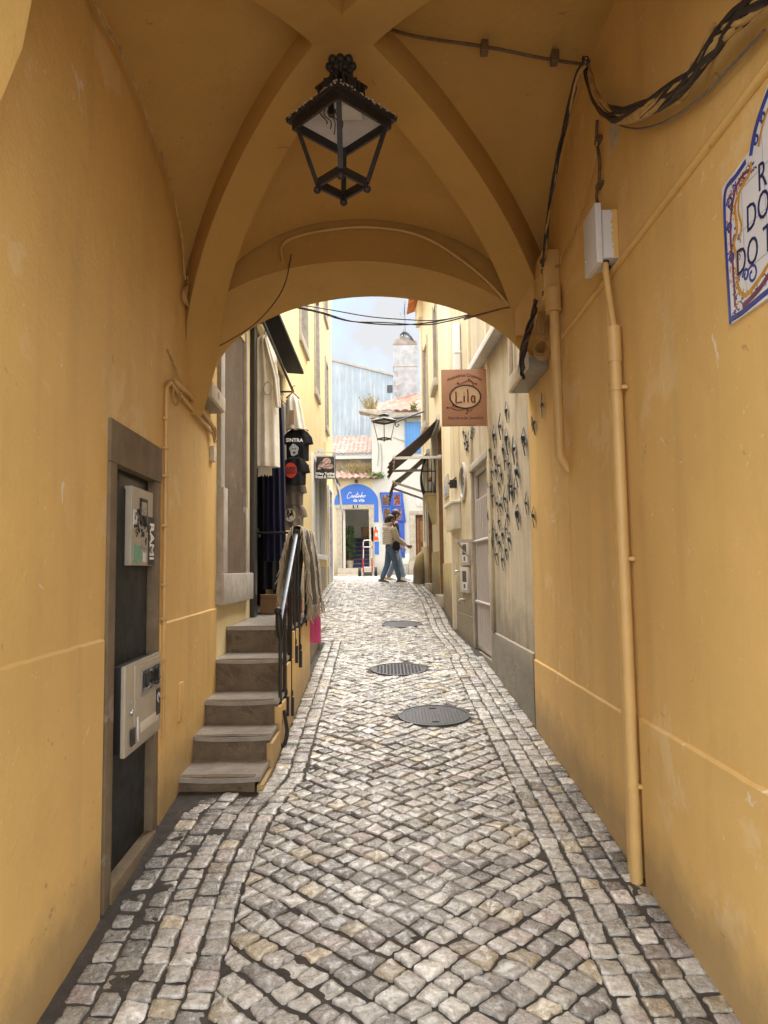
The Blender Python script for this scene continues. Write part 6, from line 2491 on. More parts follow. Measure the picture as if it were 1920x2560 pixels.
tiles(b, V((rbx(14) - .36, 12.9, 7.98)), V((rbx(17.2) - .30, 17.5, 7.98)), V((3.2, 12.9, 9.1)), V((3.2, 17.5, 9.1)), 18, 6)
b.box(.9, 1.3, 13.0, 17.3, 7.951, 7.975)
part('roof', b, tile_orange, ch2, 60)
b = B()
b.tube([V((.83, 17.0, G(17) - .05)), V((.83, 17.0, G(17) + .35)), V((.86, 17.0, G(17) + .62)), V((.92, 17.02, G(17) + .75))], [.16, .15, .12, .03], 12)
solo('guard_stone', 'rounded stone guarding the street corner of the cream house', 'guard stone', b, plinth_olive, smooth=50)
b = B()
slab(b, RF, 9.85, 10.0, 3.9, 5.05, -.10, -.01)
slab(b, RF, 9.84, 10.01, 4.6, 4.63, -.105, -.005)
solo('white_flue', 'square white flue pipe up the cream house wall above the terracotta sign', 'flue', b, white_paint, bev=.008)
b = B()
b.box(.97, 1.0, 16.25, 16.3, 1.9, 3.2)
solo('blue_strip_sign', 'narrow blue strip sign at the corner doorway of the cream house', 'sign', b, mat('pale_blue_strip', (.25, .33, .6), .5, .1, 6))


# awnings ---------------------------------------------------------------
def awning(lab, y0, y1, xb, xf, zb, zf, drop):
    t = thing('folding_awning', lab, 'awning', ((xb + xf) / 2, (y0 + y1) / 2, zf - .4), 'folding awnings on the cream house')
    b = B()
    A0_, A1_, F0_, F1_ = V((xb, y0, zb)), V((xb - .0, y1, zb)), V((xf, y0, zf)), V((xf, y1, zf))
    b.sheet(lambda u, v: (A0_.lerp(A1_, u).lerp(F0_.lerp(F1_, u), v) - V((0, 0, .03 * math.sin(PI * v))), V((0, 0, 1))), 8, 8, .014)
    part('fabric', b, awn_brown, t, 60)
    b = B()
    b.cyl(A0_ + V((.03, -.06, .02)), A1_ + V((.03, .06, .02)), .06, 12)
    part('roller', b, alu, t, 50)
    b = B()
    b.cyl(F0_ + V((0, -.05, 0)), F1_ + V((0, .05, 0)), .03, 10)
    part('front_bar', b, cream_paint, t, 50)
    for y in (y0 + .05, y1 - .05):
        b = B()
        s = .025
        f = V((xf, y, zf - .01))
        w = V((rbx(y), y, zb - .62 - drop))
        d = (w - f).normalized()
        k = V((0, 1, 0)) * .016
        m_ = d.cross(V((0, 1, 0))).normalized() * s
        b.hexa([f - k - m_, w - k - m_, w + k - m_, f + k - m_, f - k + m_, w - k + m_, w + k + m_, f + k + m_])
        b.ball(w, .05, (1, 1, 1), 10, 6)
        part('folding_arm', b, alu, t)
    b = B()
    b.sheet(lambda u, v: (F0_.lerp(F1_, u) + V((-.10 * v + .02 * math.sin(u * 22), 0, -.02 - drop * 1.4 * v * (.6 + .4 * u))), V((1, 0, 0))), 24, 5, .008)
    part('valance', b, awn_brown, t, 60)
    return t


awning('nearer brown fabric awning on white folding arms at the cream house', 13.4, 15.3, 1.05, .20, 4.42, 3.68, .12)
awning('farther brown fabric awning below the nearer one by the balcony', 15.6, 16.9, .98, .22, 4.12, 3.48, .30)

# balcony
bc = thing('iron_balcony', 'small balcony with bellied black iron railing on the cream house', 'balcony', (.95, 15.0, 2.7))
bz = on_y(1075, 1237, 14.9).z
b = B()
b.hexa([(.86, 14.5, bz - .05), (1.1, 14.5, bz - .05), (1.1, 15.3, bz - .05), (.86, 15.3, bz - .05), (.84, 14.5, bz), (1.1, 14.5, bz), (1.1, 15.3, bz), (.84, 15.3, bz)])
b.hexa([(1.04, 14.55, bz - .62), (1.1, 14.55, bz - .62), (1.1, 15.25, bz - .62), (1.04, 15.25, bz - .62), (.87, 14.52, bz - .051), (1.1, 14.52, bz - .051), (1.1, 15.28, bz - .051), (.87, 15.28, bz - .051)])
part('slab', b, plinth_olive, bc, bev=.008)
for k in range(11):
    if k < 3:
        x, y = 1.06 - .075 * k, 14.52
        dx, dy = 0, -1
    else:
        x, y = .86, 14.54 + .09 * (k - 3)
        dx, dy = -1, 0
    b = B()
    b.tube([(x + dx * .0, y + dy * .0, bz), (x + dx * .05, y + dy * .05, bz + .15), (x + dx * .07, y + dy * .07, bz + .38), (x + dx * .03, y + dy * .03, bz + .62), (x - dx * .03, y - dy * .03, bz + .72)], .010, 6, 4)
    part('railing_bar', b, iron, bc, 60)
b = B()
for z, o in ((.03, 0), (.44, .06), (.72, -.03)):
    b.tube([(1.08, 14.52 - o, bz + z), (.86 - o, 14.52 - o, bz + z), (.86 - o, 15.3, bz + z)], .012, 6)
part('hand_rail', b, iron, bc, 50)
b = B()
b.box(.90, 1.04, 14.7, 15.1, bz + .01, bz + .26)
part('planter', b, box_white, bc, bev=.02)

# terracotta hanging sign -------------------------------------------------
Yl = 7.8
tl, br = on_y(1103, 924, Yl), on_y(1220, 1063, Yl)
ls = thing('jewelry_sign', 'terracotta square hanging sign with an oval name and jewelry lettering', 'sign', ((tl.x + br.x) / 2, Yl, br.z))
b = B()
b.box(tl.x, br.x, Yl, Yl + .05, br.z, tl.z)
part('board', b, lila_board, ls, bev=.003)
W_, H_ = br.x - tl.x, tl.z - br.z
cx, cz = (tl.x + br.x) / 2, (tl.z + br.z) / 2


def LP(x, z, d=.0): return V((tl.x + x * W_, Yl - d, tl.z - z * H_))


b = B()
ocx, ocz, oa, oc = .515, .487, .335, .205
b.plate([LP(ocx + oa * math.cos(2 * PI * k / 48), ocz + oc * math.sin(2 * PI * k / 48), .002) for k in range(48)], (0, .003, 0))
part('oval', b, lila_oval, ls)
b = B()
b.tube([LP(ocx + oa * math.cos(2 * PI * k / 48), ocz + oc * math.sin(2 * PI * k / 48), .003) for k in range(49)], .0085, 8, flat=1)
for L_ in ([(.36, .245), (.42, .26), (.5, .225), (.58, .205), (.66, .225), (.7, .29), (.72, .31)], [(.62, .185), (.66, .215), (.7, .245), (.76, .27)], [(.34, .24), (.36, .265), (.39, .255)], [(.6, .19), (.585, .175), (.61, .165)], [(.75, .26), (.775, .25), (.76, .285)], [(.14, .685), (.2, .68), (.26, .71), (.36, .73), (.46, .715), (.56, .68)], [(.26, .66), (.235, .65), (.25, .63), (.29, .645), (.31, .69)], [(.1, .69), (.12, .665), (.145, .685)], [(.66, .69), (.65, .73), (.6, .745), (.545, .72), (.56, .695)], [(.54, .72), (.56, .745), (.545, .785), (.525, .77)]):
    b.tube([LP(x, z, .002) for x, z in L_], .0032, 6, 5)
for x, z in ((.36, .24), (.6, .18), (.76, .255), (.11, .685), (.25, .645), (.54, .79), (.55, .705)):
    b.ball(LP(x, z, .002), .0085, (1, .3, 1), 8, 6)
part('scroll_border', b, plum, ls, 60)
b = B()
for L_ in ([(.31, .40), (.315, .5), (.31, .585), (.36, .588), (.44, .58)], [(.49, .475), (.487, .585)], [(.487, .425), (.489, .43)], [(.565, .36), (.575, .45), (.57, .585)], [(.72, .49), (.67, .475), (.645, .53), (.67, .585), (.715, .56), (.725, .48), (.72, .56), (.725, .60)]):
    b.tube([LP(x, z, .004) for x, z in L_], .0085 if len(L_) > 2 else .009, 6, 4)
part('name_lettering', b, maroon, ls, 60)
b = B()
s = 'Acessórios Criativos'
adv = []
x_ = 0
wd = {'i': .28, 't': .36, 'r': .38, ' ': .34, 'A': .7, 'C': .72, 's': .52}
tot = sum(wd.get(ch_, .58) for ch_ in s)
R_ = 1.05
for ch_ in s:
    w = wd.get(ch_, .58)
    t_ = (x_ + w / 2) / tot - .5
    x_ += w
    ang = t_ * .80
    px_, pz_ = .51 + t_ * .765, .105 + .085 * (2 * t_) ** 2
    if ch_ != ' ':
        text(b, ch_, LP(px_, pz_, .0), (math.cos(ang * .55), 0, -math.sin(ang * .55)), (math.sin(ang * .55), 0, math.cos(ang * .55)), .052, .002)
text(b, 'Handmade Jewelry', LP(.515, .865, 0), (1, 0, 0), (0, 0, 1), .052, .002)
part('lettering', b, plum, ls)
b = B()
xw = rbx(Yl)
b.cyl((br.x + .012, Yl + .025, br.z - .03), (br.x + .012, Yl + .025, tl.z + .05), .010, 8)
for z in (br.z + .07, tl.z - .06):
    b.cyl((br.x - .03, Yl + .025, z), (xw, Yl + .025, z), .009, 8)
part('bracket', b, iron, ls, 50)

# street lantern on the right ---------------------------------------------
YL2 = 16.4
c2 = on_y(960, 1053, YL2)
sl2 = thing('street_lantern', 'square iron street lantern on a long bracket over the lane end', 'street lantern', (c2.x, YL2, c2.z - .5))
lantern(sl2, c2, 0, .30, .16, .42, iron_grey, .78, crown=False)
b = B()
b.tube([(c2.x + .3, YL2, c2.z - .02), (c2.x + .6, YL2, c2.z + .10), (.97, YL2, c2.z + .22)], .018, 8, 5)
b.tube([(c2.x + .3, YL2, c2.z - .02), (c2.x + .26, YL2, c2.z - .08), (c2.x + .30, YL2, c2.z - .14), (c2.x + .35, YL2, c2.z - .09), (c2.x + .31, YL2, c2.z - .07)], .012, 8, 5)
part('bracket', b, iron_grey, sl2, 60)

# overhead wires across the lane -------------------------------------------
for k, (tr, lab) in enumerate((([(752, 762), (830, 775), (930, 792), (1040, 800), (1100, 800), (1180, 785)], 'highest of the overhead wires crossing just beyond the arch'),
                               ([(735, 765), (810, 782), (880, 803), (980, 812), (1060, 808), (1110, 800), (1200, 780), (1280, 768)], 'middle overhead wire sagging across the arch opening'),
                               ([(735, 768), (800, 782), (840, 795), (885, 804), (960, 806), (1060, 812), (1120, 803), (1200, 783), (1280, 768)], 'lowest sagging overhead wire across the arch opening'))):
    b = B()
    b.tube([on_y(x, y, 6.3 - .0 * x) for x, y in tr], .006, 6, 5)
    solo('overhead_wire', lab, 'wire', b, cable_b, 'overhead wires across the lane', smooth=60)
b = B()
for k in range(2):
    b.tube([on_y(1160, 796 + 3 * k, 5.88), on_y(1220, 780 + 2 * k, 5.5), on_y(1280, 768 + k, 5.22), on_y(1310, 785 + 6 * k, 5.2), on_y(1335, 795 + 4 * k, 5.1)], .005, 6, 5)
solo('loose_wire', 'dark wires running from the arch to the tangled corner cables', 'wire', b, cable_br, smooth=60)

# ------------------------------------------------------------------ swallows
SB = B()
n = 16
up_ = []
for k in range(n + 1):        # crescent wings across z, tips swept back along +y
    t_ = -1 + 2 * k / n
    z = .13 * t_
    sweep = .055 * t_ * t_ - .01
    c_ = .030 * (1 - abs(t_) ** 1.5) + .002
    lift = .015 + .030 * (1 - abs(t_))
    up_.append(((sweep - c_, z, lift), (sweep + c_, z, lift)))
vs = []
for a, c_ in up_:
    for (y, z, l) in (a, c_):
        vs += [V((-l - .006, y, z)), V((-l + .004, y, z))]
SB.v = vs
for k in range(n):
    o = k * 4
    SB.f += [(o, o + 2, o + 6, o + 4), (o + 1, o + 5, o + 7, o + 3), (o, o + 4, o + 5, o + 1), (o + 2, o + 3, o + 7, o + 6)]
SB.f += [(0, 1, 3, 2), (n * 4, n * 4 + 2, n * 4 + 3, n * 4 + 1)]
SB.tube([(-.02, -.075, 0), (-.028, -.06, 0), (-.03, -.03, 0), (-.026, .02, 0), (-.02, .06, 0), (-.014, .085, 0)], [.003, .014, .02, .018, .009, .004], 8)
for s in (-1, 1):
    SB.tube([(-.016, .075, s * .004), (-.014, .11, s * .018), (-.012, .135, s * .03)], [.006, .004, .001], 6)
me_s = mesh_from(SB, 'swallow', V((0, 0, 0)), 60)
me_s.materials.append(swal)
BIRDS = [(583, 75, 150), (541, 180, 170), (497, 245, 160), (587, 270, 200), (637, 340, 190), (559, 345, 130), (465, 350, 110), (528, 450, 130), (572, 420, 110), (600, 440, 130), (660, 500, 190), (481, 495, 90), (508, 490, 100), (547, 520, 110), (455, 585, 80), (463, 600, 90), (473, 600, 80), (529, 580, 100), (612, 590, 200), (489, 660, 150), (517, 715, 100), (543, 725, 130), (575, 680, 170), (455, 800, 70), (468, 820, 90), (663, 790, 200), (489, 890, 90), (472, 910, 80), (511, 935, 90), (484, 970, 90), (555, 930, 90), (578, 890, 100), (533, 985, 90), (602, 965, 140), (512, 1065, 140), (556, 1100, 140), (578, 1040, 120), (500, 400, 90), (620, 640, 110), (590, 800, 90), (640, 610, 120), (530, 840, 80), (600, 530, 100)]
OCB = [(830, 35, 120, 'ceramic swallow on the ochre wall, highest of those past the grey plaster edge'), (770, 165, 150, 'ceramic swallow on the ochre wall, second from the top'), (707, 270, 210, 'large ceramic swallow on the ochre wall close to the grey plaster edge'),
       (720, 710, 140, 'pale glinting ceramic swallow on the ochre wall, upper of the low pair'), (770, 800, 120, 'ceramic swallow on the ochre wall, lowest and nearest the camera')]
GB = [(280, 225, 80), (297, 250, 70), (308, 290, 80), (320, 230, 70), (340, 220, 90), (303, 340, 90), (350, 200, 60), (290, 300, 70), (322, 290, 60), (312, 320, 70), (335, 260, 70)]
rnd = random.Random(11)


def bird(zx, zy, zh, lab, grp, fn):
    px, py = 1060 + zx / 2.764, 1000 + zy / 2.764
    p = fn(px, py)
    s = (zh / 2.764) * p.y / F / .26
    s = max(.75, min(1.5, s * 1.12))
    o = bpy.data.objects.new('ceramic_swallow', me_s)
    COL.objects.link(o)
    o.location = p + V((-.002, 0, 0))
    o.rotation_euler = (rnd.uniform(-.55, .15), 0, rnd.uniform(-.25, .1))
    o.scale = (s * .8, s * .72, s)
    o['label'] = lab
    o['category'] = 'wall swallow'
    o['group'] = grp


for q in BIRDS:
    bird(*q, 'dark blue ceramic swallow in the flock on the weathered grey wall', 'ceramic swallows on the grey wall', rf)
for x, y, h, lab in OCB:
    bird(x, y, h, lab, 'ceramic swallows on the ochre wall', rw)
for q in GB:
    bird(*q, 'dark ceramic swallow in the cluster above the barred gate, below the terracotta sign', 'ceramic swallows above the gate', rf)


# ------------------------------------------------------------------ people
def skinned(name, joints, edges, m, parent, sub=2, root=0):
    """joints: list of (point, radius x, radius y); grown into one continuous surface"""
    me = bpy.data.meshes.new(name)
    org = ORI[parent.name]
    me.from_pydata([V(j[0]) - org for j in joints], edges, [])
    o = bpy.data.objects.new(name, me)
    COL.objects.link(o)
    o.parent = parent
    ORI[o.name] = org
    md = o.modifiers.new('skin', 'SKIN')
    md.use_smooth_shade = True
    md.branch_smoothing = .6
    for i, j in enumerate(joints):
        sv = me.skin_vertices[0].data[i]
        sv.radius = (j[1], j[2] if len(j) > 2 else j[1])
        sv.use_root = i == root
    sd = o.modifiers.new('subdivision', 'SUBSURF')
    sd.levels = sd.render_levels = sub
    me.materials.append(m)
    return o


def hand(joints, edges, wrist_i, p, d, side, pinch=True):
    """five fingers of unequal length rooted in a palm"""
    d = d.normalized()
    side = side.normalized()
    nn = d.cross(side).normalized()
    pi = len(joints)
    joints.append((p + d * .045, .022, .014))
    edges.append((wrist_i, pi))
    joints.append((p + d * .085, .024, .012))
    edges.append((pi, pi + 1))
    for k, (off, ln) in enumerate(((-.028, .062), (-.010, .072), (.009, .068), (.027, .052))):
        a = len(joints)
        q = p + d * .09 + side * off
        joints += [(q, .0085, .0085), (q + d * ln * .55 + nn * .008, .008, .008), (q + d * ln * .9 + nn * .03, .0065, .0065)]
        edges += [(pi + 1, a), (a, a + 1), (a + 1, a + 2)]
    a = len(joints)
    joints += [(p + d * .04 - side * .035 + nn * .01, .010, .010), (p + d * .075 - side * .045 + nn * .03, .009, .009), (p + d * .10 - side * .035 + nn * .04, .007, .007)]
    edges += [(pi, a), (a, a + 1), (a + 1, a + 2)]


def person(lab, Y, px, feet_py, H, walk, top_m, leg_m, shoe_m, back_shoe, facing, detail, reach):
    """walks towards +x; every point given in metres about the hips' foot point"""
    base = on_y(px, feet_py, Y)
    g0 = G(Y) + .018
    bx = base.x
    t = thing('person', lab, 'person', (bx, Y, g0))
    k = H / 1.66
    fw = V((1, facing, 0)).normalized()          # walking direction
    lf_ = V((-fw.y, fw.x, 0))                     # to the left of the walker (away from camera)

    def P(f, s, z): return V((bx, Y, g0)) + fw * f * k + lf_ * s * k + V((0, 0, z * k))
    # body of skin: head, neck, torso, arms, legs as one surface
    J = [(P(0, 0, .90), .12 * k, .15 * k), (P(.0, 0, 1.05), .10 * k, .125 * k), (P(.0, 0, 1.22), .11 * k, .15 * k), (P(.01, 0, 1.36), .08 * k, .12 * k), (P(.03, 0, 1.43), .05 * k, .05 * k), (P(.05, 0, 1.50), .06 * k, .06 * k), (P(.055, 0, 1.57), .085 * k, .07 * k), (P(.045, 0, 1.63), .075 * k, .065 * k)]
    Ed = [(0, 1), (1, 2), (2, 3), (3, 4), (4, 5), (5, 6), (6, 7)]
    nf = len(J)
    J.append((P(.135, 0, 1.545), .014, .012))
    Ed.append((6, nf))
    arms = []
    for s, (elb, wr) in reach.items():
        a = len(J)
        J += [(P(.0, s * .17, 1.35), .05 * k, .05 * k), (P(elb[0], s * .21, elb[1]), .038 * k, .038 * k), (P(wr[0], s * wr[2], wr[1]), .026 * k, .024 * k)]
        Ed += [(3, a), (a, a + 1), (a + 1, a + 2)]
        arms.append((a, s))
        hand(J, Ed, a + 2, J[a + 2][0], (J[a + 2][0] - J[a + 1][0]), V((0, 0, 1)))
    legs = {}
    for s in (-1, 1):
        (kf, kz), (af, az) = walk[s]
        a = len(J)
        J += [(P(.0, s * .085, .86), .085 * k, .085 * k), (P(kf, s * .09, kz), .055 * k, .055 * k), (P(af, s * .09, az), .035 * k, .035 * k)]
        Ed += [(0, a), (a, a + 1), (a + 1, a + 2)]
        legs[s] = a
    body = skinned('body', J, Ed, skin_m, t)
    b = B()
    for s in (-1, 1):
        b.ball(P(.118, s * .03, 1.575), .009, (1, 1, 1), 8, 6)
    part('eye', b, black_txt, t, 60)
    b = B()
    for s in (-1, 1):
        b.ball(P(.03, s * .082, 1.56), .028, (.7, .35, 1.1), 8, 6)
    part('ear', b, skin_m, t, 60)
    # trousers
    TJ = [(P(0, 0, .92), .135 * k, .165 * k), (P(-.01, 0, 1.0), .125 * k, .155 * k)]
    TE = [(0, 1)]
    for s in (-1, 1):
        (kf, kz), (af, az) = walk[s]
        a = len(TJ)
        m_ = lambda q: q
        TJ += [(P(.01, s * .085, .80), .105 * k, .10 * k), (P(kf * .98, s * .09, kz), .080 * k, .078 * k), (P((kf + af) / 2, s * .09, (kz + az) / 2), .072 * k, .07 * k), (P(af, s * .09, az - .02), .068 * k, .066 * k)]
        TE += [(0, a), (a, a + 1), (a + 1, a + 2), (a + 2, a + 3)]
    skinned('trousers', TJ, TE, leg_m, t)
    # shoes
    for s in (-1, 1):
        (kf, kz), (af, az) = walk[s]
        zz = az - .085
        b = B()
        tilt = .10 if walk.get('lift') == s else 0
        prof = [(-.085, .02, .035, .045), (-.06, .03, .055, .06), (.0, .035, .06, .055), (.07, .045, .045, .04), (.14, .045, .035, .03), (.185, .03, .025, .02)]
        rows_ = []
        for f, hw, h, _ in prof:
            zt = zz + tilt * (-f) * 1.2
            for q in range(10):
                an = PI * q / 9
                rows_.append(P(af + f, s * .09 + hw * math.cos(an), max(.0, zt) + h * 1.5 * math.sin(an)))
        b.v = rows_
        nn = len(prof)
        for i in range(nn - 1):
            for q in range(9):
                b.f.append((i * 10 + q, i * 10 + q + 1, (i + 1) * 10 + q + 1, (i + 1) * 10 + q))
            b.f.append((i * 10 + 9, i * 10, (i + 1) * 10, (i + 1) * 10 + 9))
        b.f += [tuple(range(10)), tuple((nn - 1) * 10 + q for q in range(10))]
        part('shoe', b, shoe_m if s == detail.get('front_side', -1) else back_shoe, t, 50)
    return t, P, k


walkW = {-1: ((.22, .47), (.27, .085)), 1: ((-.02, .47), (-.30, .135)), 'lift': 1}
walkW = {-1: ((.11, .47), (.21, .09)), 1: ((-.03, .46), (-.19, .105)), 'lift': 1}
t, P, k = person('woman in a beige quilted jacket and blue jeans walking right with a black shoulder bag', 17.0, 976, 1461, 1.60, walkW, puffer, jeans, shoe_y, shoe_y, .42,
                 {'front_side': -1}, {-1: ((.09, 1.08), (.36, .93, .16)), 1: ((.08, 1.08), (.34, .90, .12))})
JJ = [(P(-.01, 0, .97), .135, .165), (P(-.015, 0, 1.08), .135, .165), (P(-.01, 0, 1.2), .14, .175), (P(.0, 0, 1.33), .115, .155), (P(.02, 0, 1.41), .075, .085)]
JE = [(0, 1), (1, 2), (2, 3), (3, 4)]
for s in (-1, 1):
    a = len(JJ)
    JJ += [(P(.0, s * .17, 1.35), .075, .075), (P(.05, s * .22, 1.2), .07, .07), (P(.10, s * .215, 1.08), .064, .064), (P(.22, s * .19, 1.01), .058, .058), (P(.33, s * .16, .945), .05, .05)]
    JE += [(3, a), (a, a + 1), (a + 1, a + 2), (a + 2, a + 3), (a + 3, a + 4)]
jk = skinned('jacket', JJ, JE, puffer, t)
dm = jk.modifiers.new('subdivision', 'SUBSURF')
dm.levels = dm.render_levels = 1
tx = bpy.data.textures.new('quilting', 'WOOD')
tx.wood_type = 'BANDS'
tx.noise_basis_2 = 'SIN'
dp_ = jk.modifiers.new('quilting', 'DISPLACE')
em = bpy.data.objects.new('quilt_axis', None)
qb = B()
# quilted hood lying on the back
b = B()
hc = P(-.07, -.02, 1.40)
b.grid(lambda u, v: hc + V((.115 * math.cos(2 * PI * u) * (1 - .35 * v), .13 * math.sin(2 * PI * u) * (1 - .3 * v), .075 - .15 * v + .03 * math.cos(2 * PI * u))), 24, 6, wrap=True)
b.ball(hc + V((-.02, -.03, -.05)), .11, (1, 1.0, .85), 14, 8)
part('hood', b, puffer, t, 60)
jk.modifiers.remove(dp_)
bpy.data.textures.remove(tx)
bpy.data.objects.remove(em)
b = B()          # quilting seams round the jacket body
for q in range(9):
    z = .97 + .047 * q
    rx = .155 - .02 * (q > 6)
    pts = [P(-.013 + rx * math.cos(2 * PI * a_ / 20), (rx + .022) * math.sin(2 * PI * a_ / 20), z + .006 * math.sin(a_)) for a_ in range(20)]
    b.tube(pts, .021, 8, 2, closed=True)
part('quilted_baffle', b, puffer, t, 70)
b = B()
for s in (-1, 1):
    pa = [V(JJ[i][0]) for i in ((5, 6, 7, 8, 9) if s == -1 else (10, 11, 12, 13, 14))]
    pth = spline(pa, 4)
    for i in range(1, len(pth) - 1):
        d = (pth[i + 1] - pth[i - 1]).normalized()
        rr = .082 - .030 * i / len(pth)
        x_ = d.cross(V((.2, 1, .1))).normalized()
        y_ = d.cross(x_)
        b.tube([pth[i] + (x_ * math.cos(a_) + y_ * math.sin(a_)) * rr for a_ in (2 * PI * q / 12 for q in range(12))], .014, 6, 1, closed=True)
part('quilted_sleeve', b, puffer, t, 70)
b = B()
hcn = P(.035, 0, 1.575)
b.ball(hcn + V((-.012, 0, .012)), .105 * k, (1.0, .9, 1.02), 18, 12)
b.tube([P(-.03, 0, 1.58), P(-.05, 0, 1.50), P(-.045, 0, 1.43)], [.085, .08, .05], 12)
part('hair', b, hair_m, t, 60)
wb = P(.06, -.2, .93)
bag = thing('shoulder_bag', 'black shoulder bag on a long strap at the hip of the beige jacketed woman', 'bag', (wb.x, wb.y, wb.z - .12))
b = garment([(0, -.04, .04, .7), (-.04, -.09, .09, 1), (-.16, -.10, .10, 1), (-.22, -.06, .06, .8)], wb + V((.02, -.02, .08)), (1, .4, 0), (.4, -1, 0), .05, .006, 2, 31, 12)
part('body', b, coat_blk, bag, 60)
b = B()
b.tube([wb + V((-.06, -.0, .06)), P(.0, -.19, 1.15), P(-.0, -.15, 1.36), P(-.0, -.10, 1.42), P(.05, -.02, 1.40), P(.11, -.08, 1.25), P(.13, -.17, 1.1), wb + V((.09, 0, .06))], .012, 6, 4)
b.tube([wb + V((-.06, 0, .06)), wb + V((-.03, -.03, -.14)), wb + V((.04, -.03, -.18)), wb + V((.1, -.02, -.1))], .008, 6, 5)
part('strap', b, coat_blk, bag, 60)
wp = P(.46, -.15, .90)
b = B()
b.box(wp.x - .05, wp.x + .07, wp.y - .02, wp.y + .02, wp.z - .035, wp.z + .02)
solo('leather_wallet', 'small brown object held in the hand of the woman in the beige jacket', 'wallet', b, mat('brown_leather', (.16, .07, .05), .6, .2, 20), bev=.008)

walkM = {-1: ((.12, .47), (.20, .085)), 1: ((-.03, .46), (-.24, .10)), 'lift': 1}
walkM = {1: ((.10, .47), (.21, .09)), -1: ((-.02, .47), (-.20, .10)), 'lift': -1}
t, P, k = person('man with dark hair and glasses in a black coat walking beyond the woman', 17.75, 990, 1455, 1.73, walkM, coat_blk, jeans_l, white_paint, shoe_b, .12,
                 {'front_side': 1}, {-1: ((.02, 1.08), (.10, .86, .2)), 1: ((.05, 1.08), (.25, .9, .16))})
JJ = [(P(.0, 0, .84), .14, .17), (P(.0, 0, .98), .135, .165), (P(-.0, 0, 1.15), .14, .175), (P(.01, 0, 1.33), .115, .16), (P(.025, 0, 1.42), .075, .08)]
JE = [(0, 1), (1, 2), (2, 3), (3, 4)]
for s in (-1, 1):
    a = len(JJ)
    JJ += [(P(.0, s * .17, 1.35), .075, .075), (P(.02, s * .22, 1.08), .062, .062), ((P(.095, .2 * s, .89) if s < 0 else P(.23, .17, .92)), .048, .048)]
    JE += [(3, a), (a, a + 1), (a + 1, a + 2)]
skinned('coat', JJ, JE, coat_blk, t)
b = B()
hcn = P(.03, 0, 1.59)
b.ball(hcn + V((-.015, 0, .015)), .108 * k, (1.0, .88, 1.0), 18, 12)
b.tube([P(-.04, 0, 1.58), P(-.055, 0, 1.5), P(-.045, 0, 1.43)], [.09, .085, .05], 12)
part('hair', b, hair_m, t, 60)
b = B()
for s in (-1, 1):
    c_ = P(.13, s * .032, 1.575)
    b.tube([c_ + V((0, .022 * math.cos(a_), .018 * math.sin(a_))) for a_ in (2 * PI * q / 10 for q in range(11))], .003, 5)
    b.cyl(P(.125, s * .055, 1.58), P(.03, s * .085, 1.575), .003, 5)
part('glasses', b, black_txt, t, 50)

# ------------------------------------------------------------------ light
wd_ = bpy.data.worlds.new("World")
SC.world = wd_
wd_.use_nodes = True
nt = wd_.node_tree
bg = nt.nodes['Background']
sky = nt.nodes.new('ShaderNodeTexSky')
sky.sky_type = 'NISHITA'
sky.sun_disc = False
SUN_EL, SUN_AZ = math.radians(72), math.radians(8)
sky.sun_elevation = SUN_EL
sky.sun_rotation = SUN_AZ
sky.air_density = 1.0
sky.dust_density = .6
tc = nt.nodes.new('ShaderNodeTexCoord')
ns = nt.nodes.new('ShaderNodeTexNoise')
ns.inputs['Scale'].default_value = 4.6
ns.inputs['Detail'].default_value = 7
ns.inputs['Roughness'].default_value = .55
nt.links.new(tc.outputs['Generated'], ns.inputs['Vector'])
mr = nt.nodes.new('ShaderNodeMapRange')
mr.inputs['From Min'].default_value = .40
mr.inputs['From Max'].default_value = .58
nt.links.new(ns.outputs['Fac'], mr.inputs['Value'])
mx = nt.nodes.new('ShaderNodeMix')
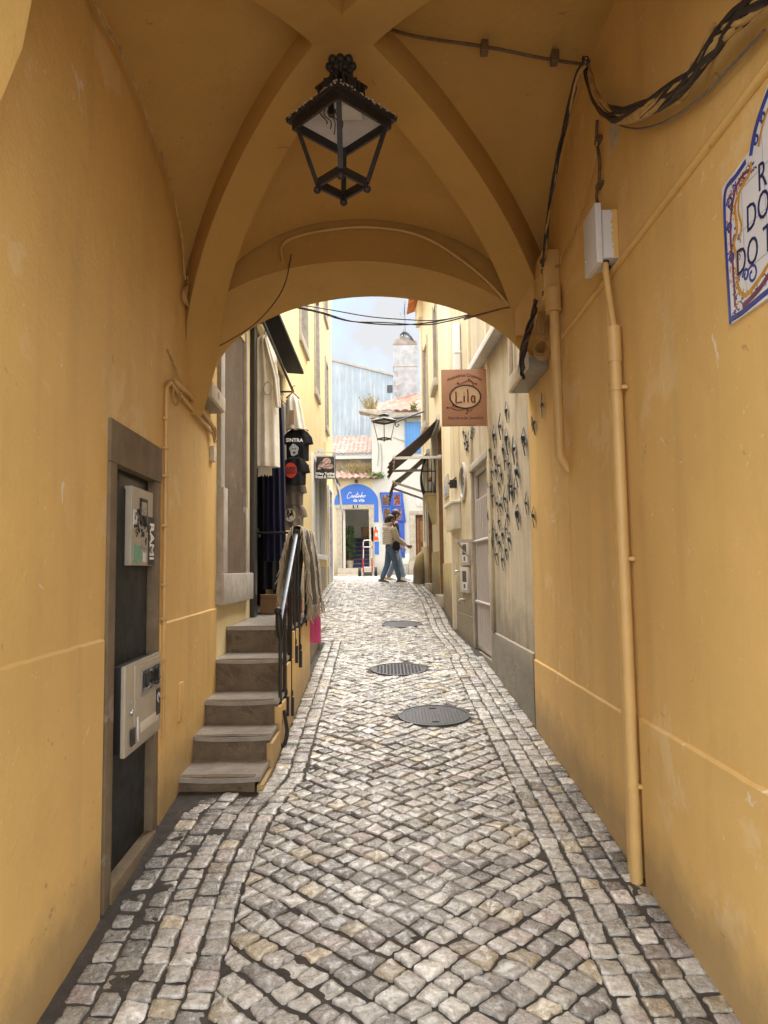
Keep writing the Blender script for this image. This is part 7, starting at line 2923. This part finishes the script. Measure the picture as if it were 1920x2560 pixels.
mx.data_type = 'RGBA'
nt.links.new(sky.outputs['Color'], mx.inputs[6])
# brighter cloud added overhead and behind the camera, out of view, to light the passage
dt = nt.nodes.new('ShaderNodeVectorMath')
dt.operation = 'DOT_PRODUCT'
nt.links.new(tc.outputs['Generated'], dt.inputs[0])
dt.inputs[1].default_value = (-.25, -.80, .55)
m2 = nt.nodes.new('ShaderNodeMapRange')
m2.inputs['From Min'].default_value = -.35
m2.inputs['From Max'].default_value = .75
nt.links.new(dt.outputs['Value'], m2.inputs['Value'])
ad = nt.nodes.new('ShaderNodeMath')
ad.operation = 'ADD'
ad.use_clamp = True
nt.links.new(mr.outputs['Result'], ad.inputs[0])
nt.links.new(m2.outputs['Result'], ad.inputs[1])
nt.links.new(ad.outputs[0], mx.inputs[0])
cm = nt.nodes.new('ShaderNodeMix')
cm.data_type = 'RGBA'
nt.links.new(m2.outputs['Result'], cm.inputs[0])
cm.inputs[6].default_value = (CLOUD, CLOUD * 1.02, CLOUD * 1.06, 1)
cm.inputs[7].default_value = (CLOUD_FILL, CLOUD_FILL, CLOUD_FILL, 1)
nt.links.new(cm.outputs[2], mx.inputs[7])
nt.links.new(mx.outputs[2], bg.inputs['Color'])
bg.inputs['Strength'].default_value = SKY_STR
sl = bpy.data.lights.new("sun", 'SUN')
sl.energy = SUN_STR
sl.angle = math.radians(SUN_ANG)
sl.color = (1.0, .95, .88)
so = bpy.data.objects.new("sun", sl)
COL.objects.link(so)
dv = V((math.sin(SUN_AZ) * math.cos(SUN_EL), math.cos(SUN_AZ) * math.cos(SUN_EL), math.sin(SUN_EL)))
so.rotation_euler = dv.to_track_quat('Z', 'Y').to_euler()
so.location = (0, 0, 30)
SC.view_settings.view_transform = 'Standard'
SC.view_settings.look = 'None'
SC.view_settings.exposure = EXPO
SC.view_settings.gamma = 1
SC.cycles.use_denoising = True
SC.cycles.max_bounces = 10
SC.cycles.diffuse_bounces = 7
SC.cycles.caustics_reflective = False
SC.cycles.caustics_refractive = False
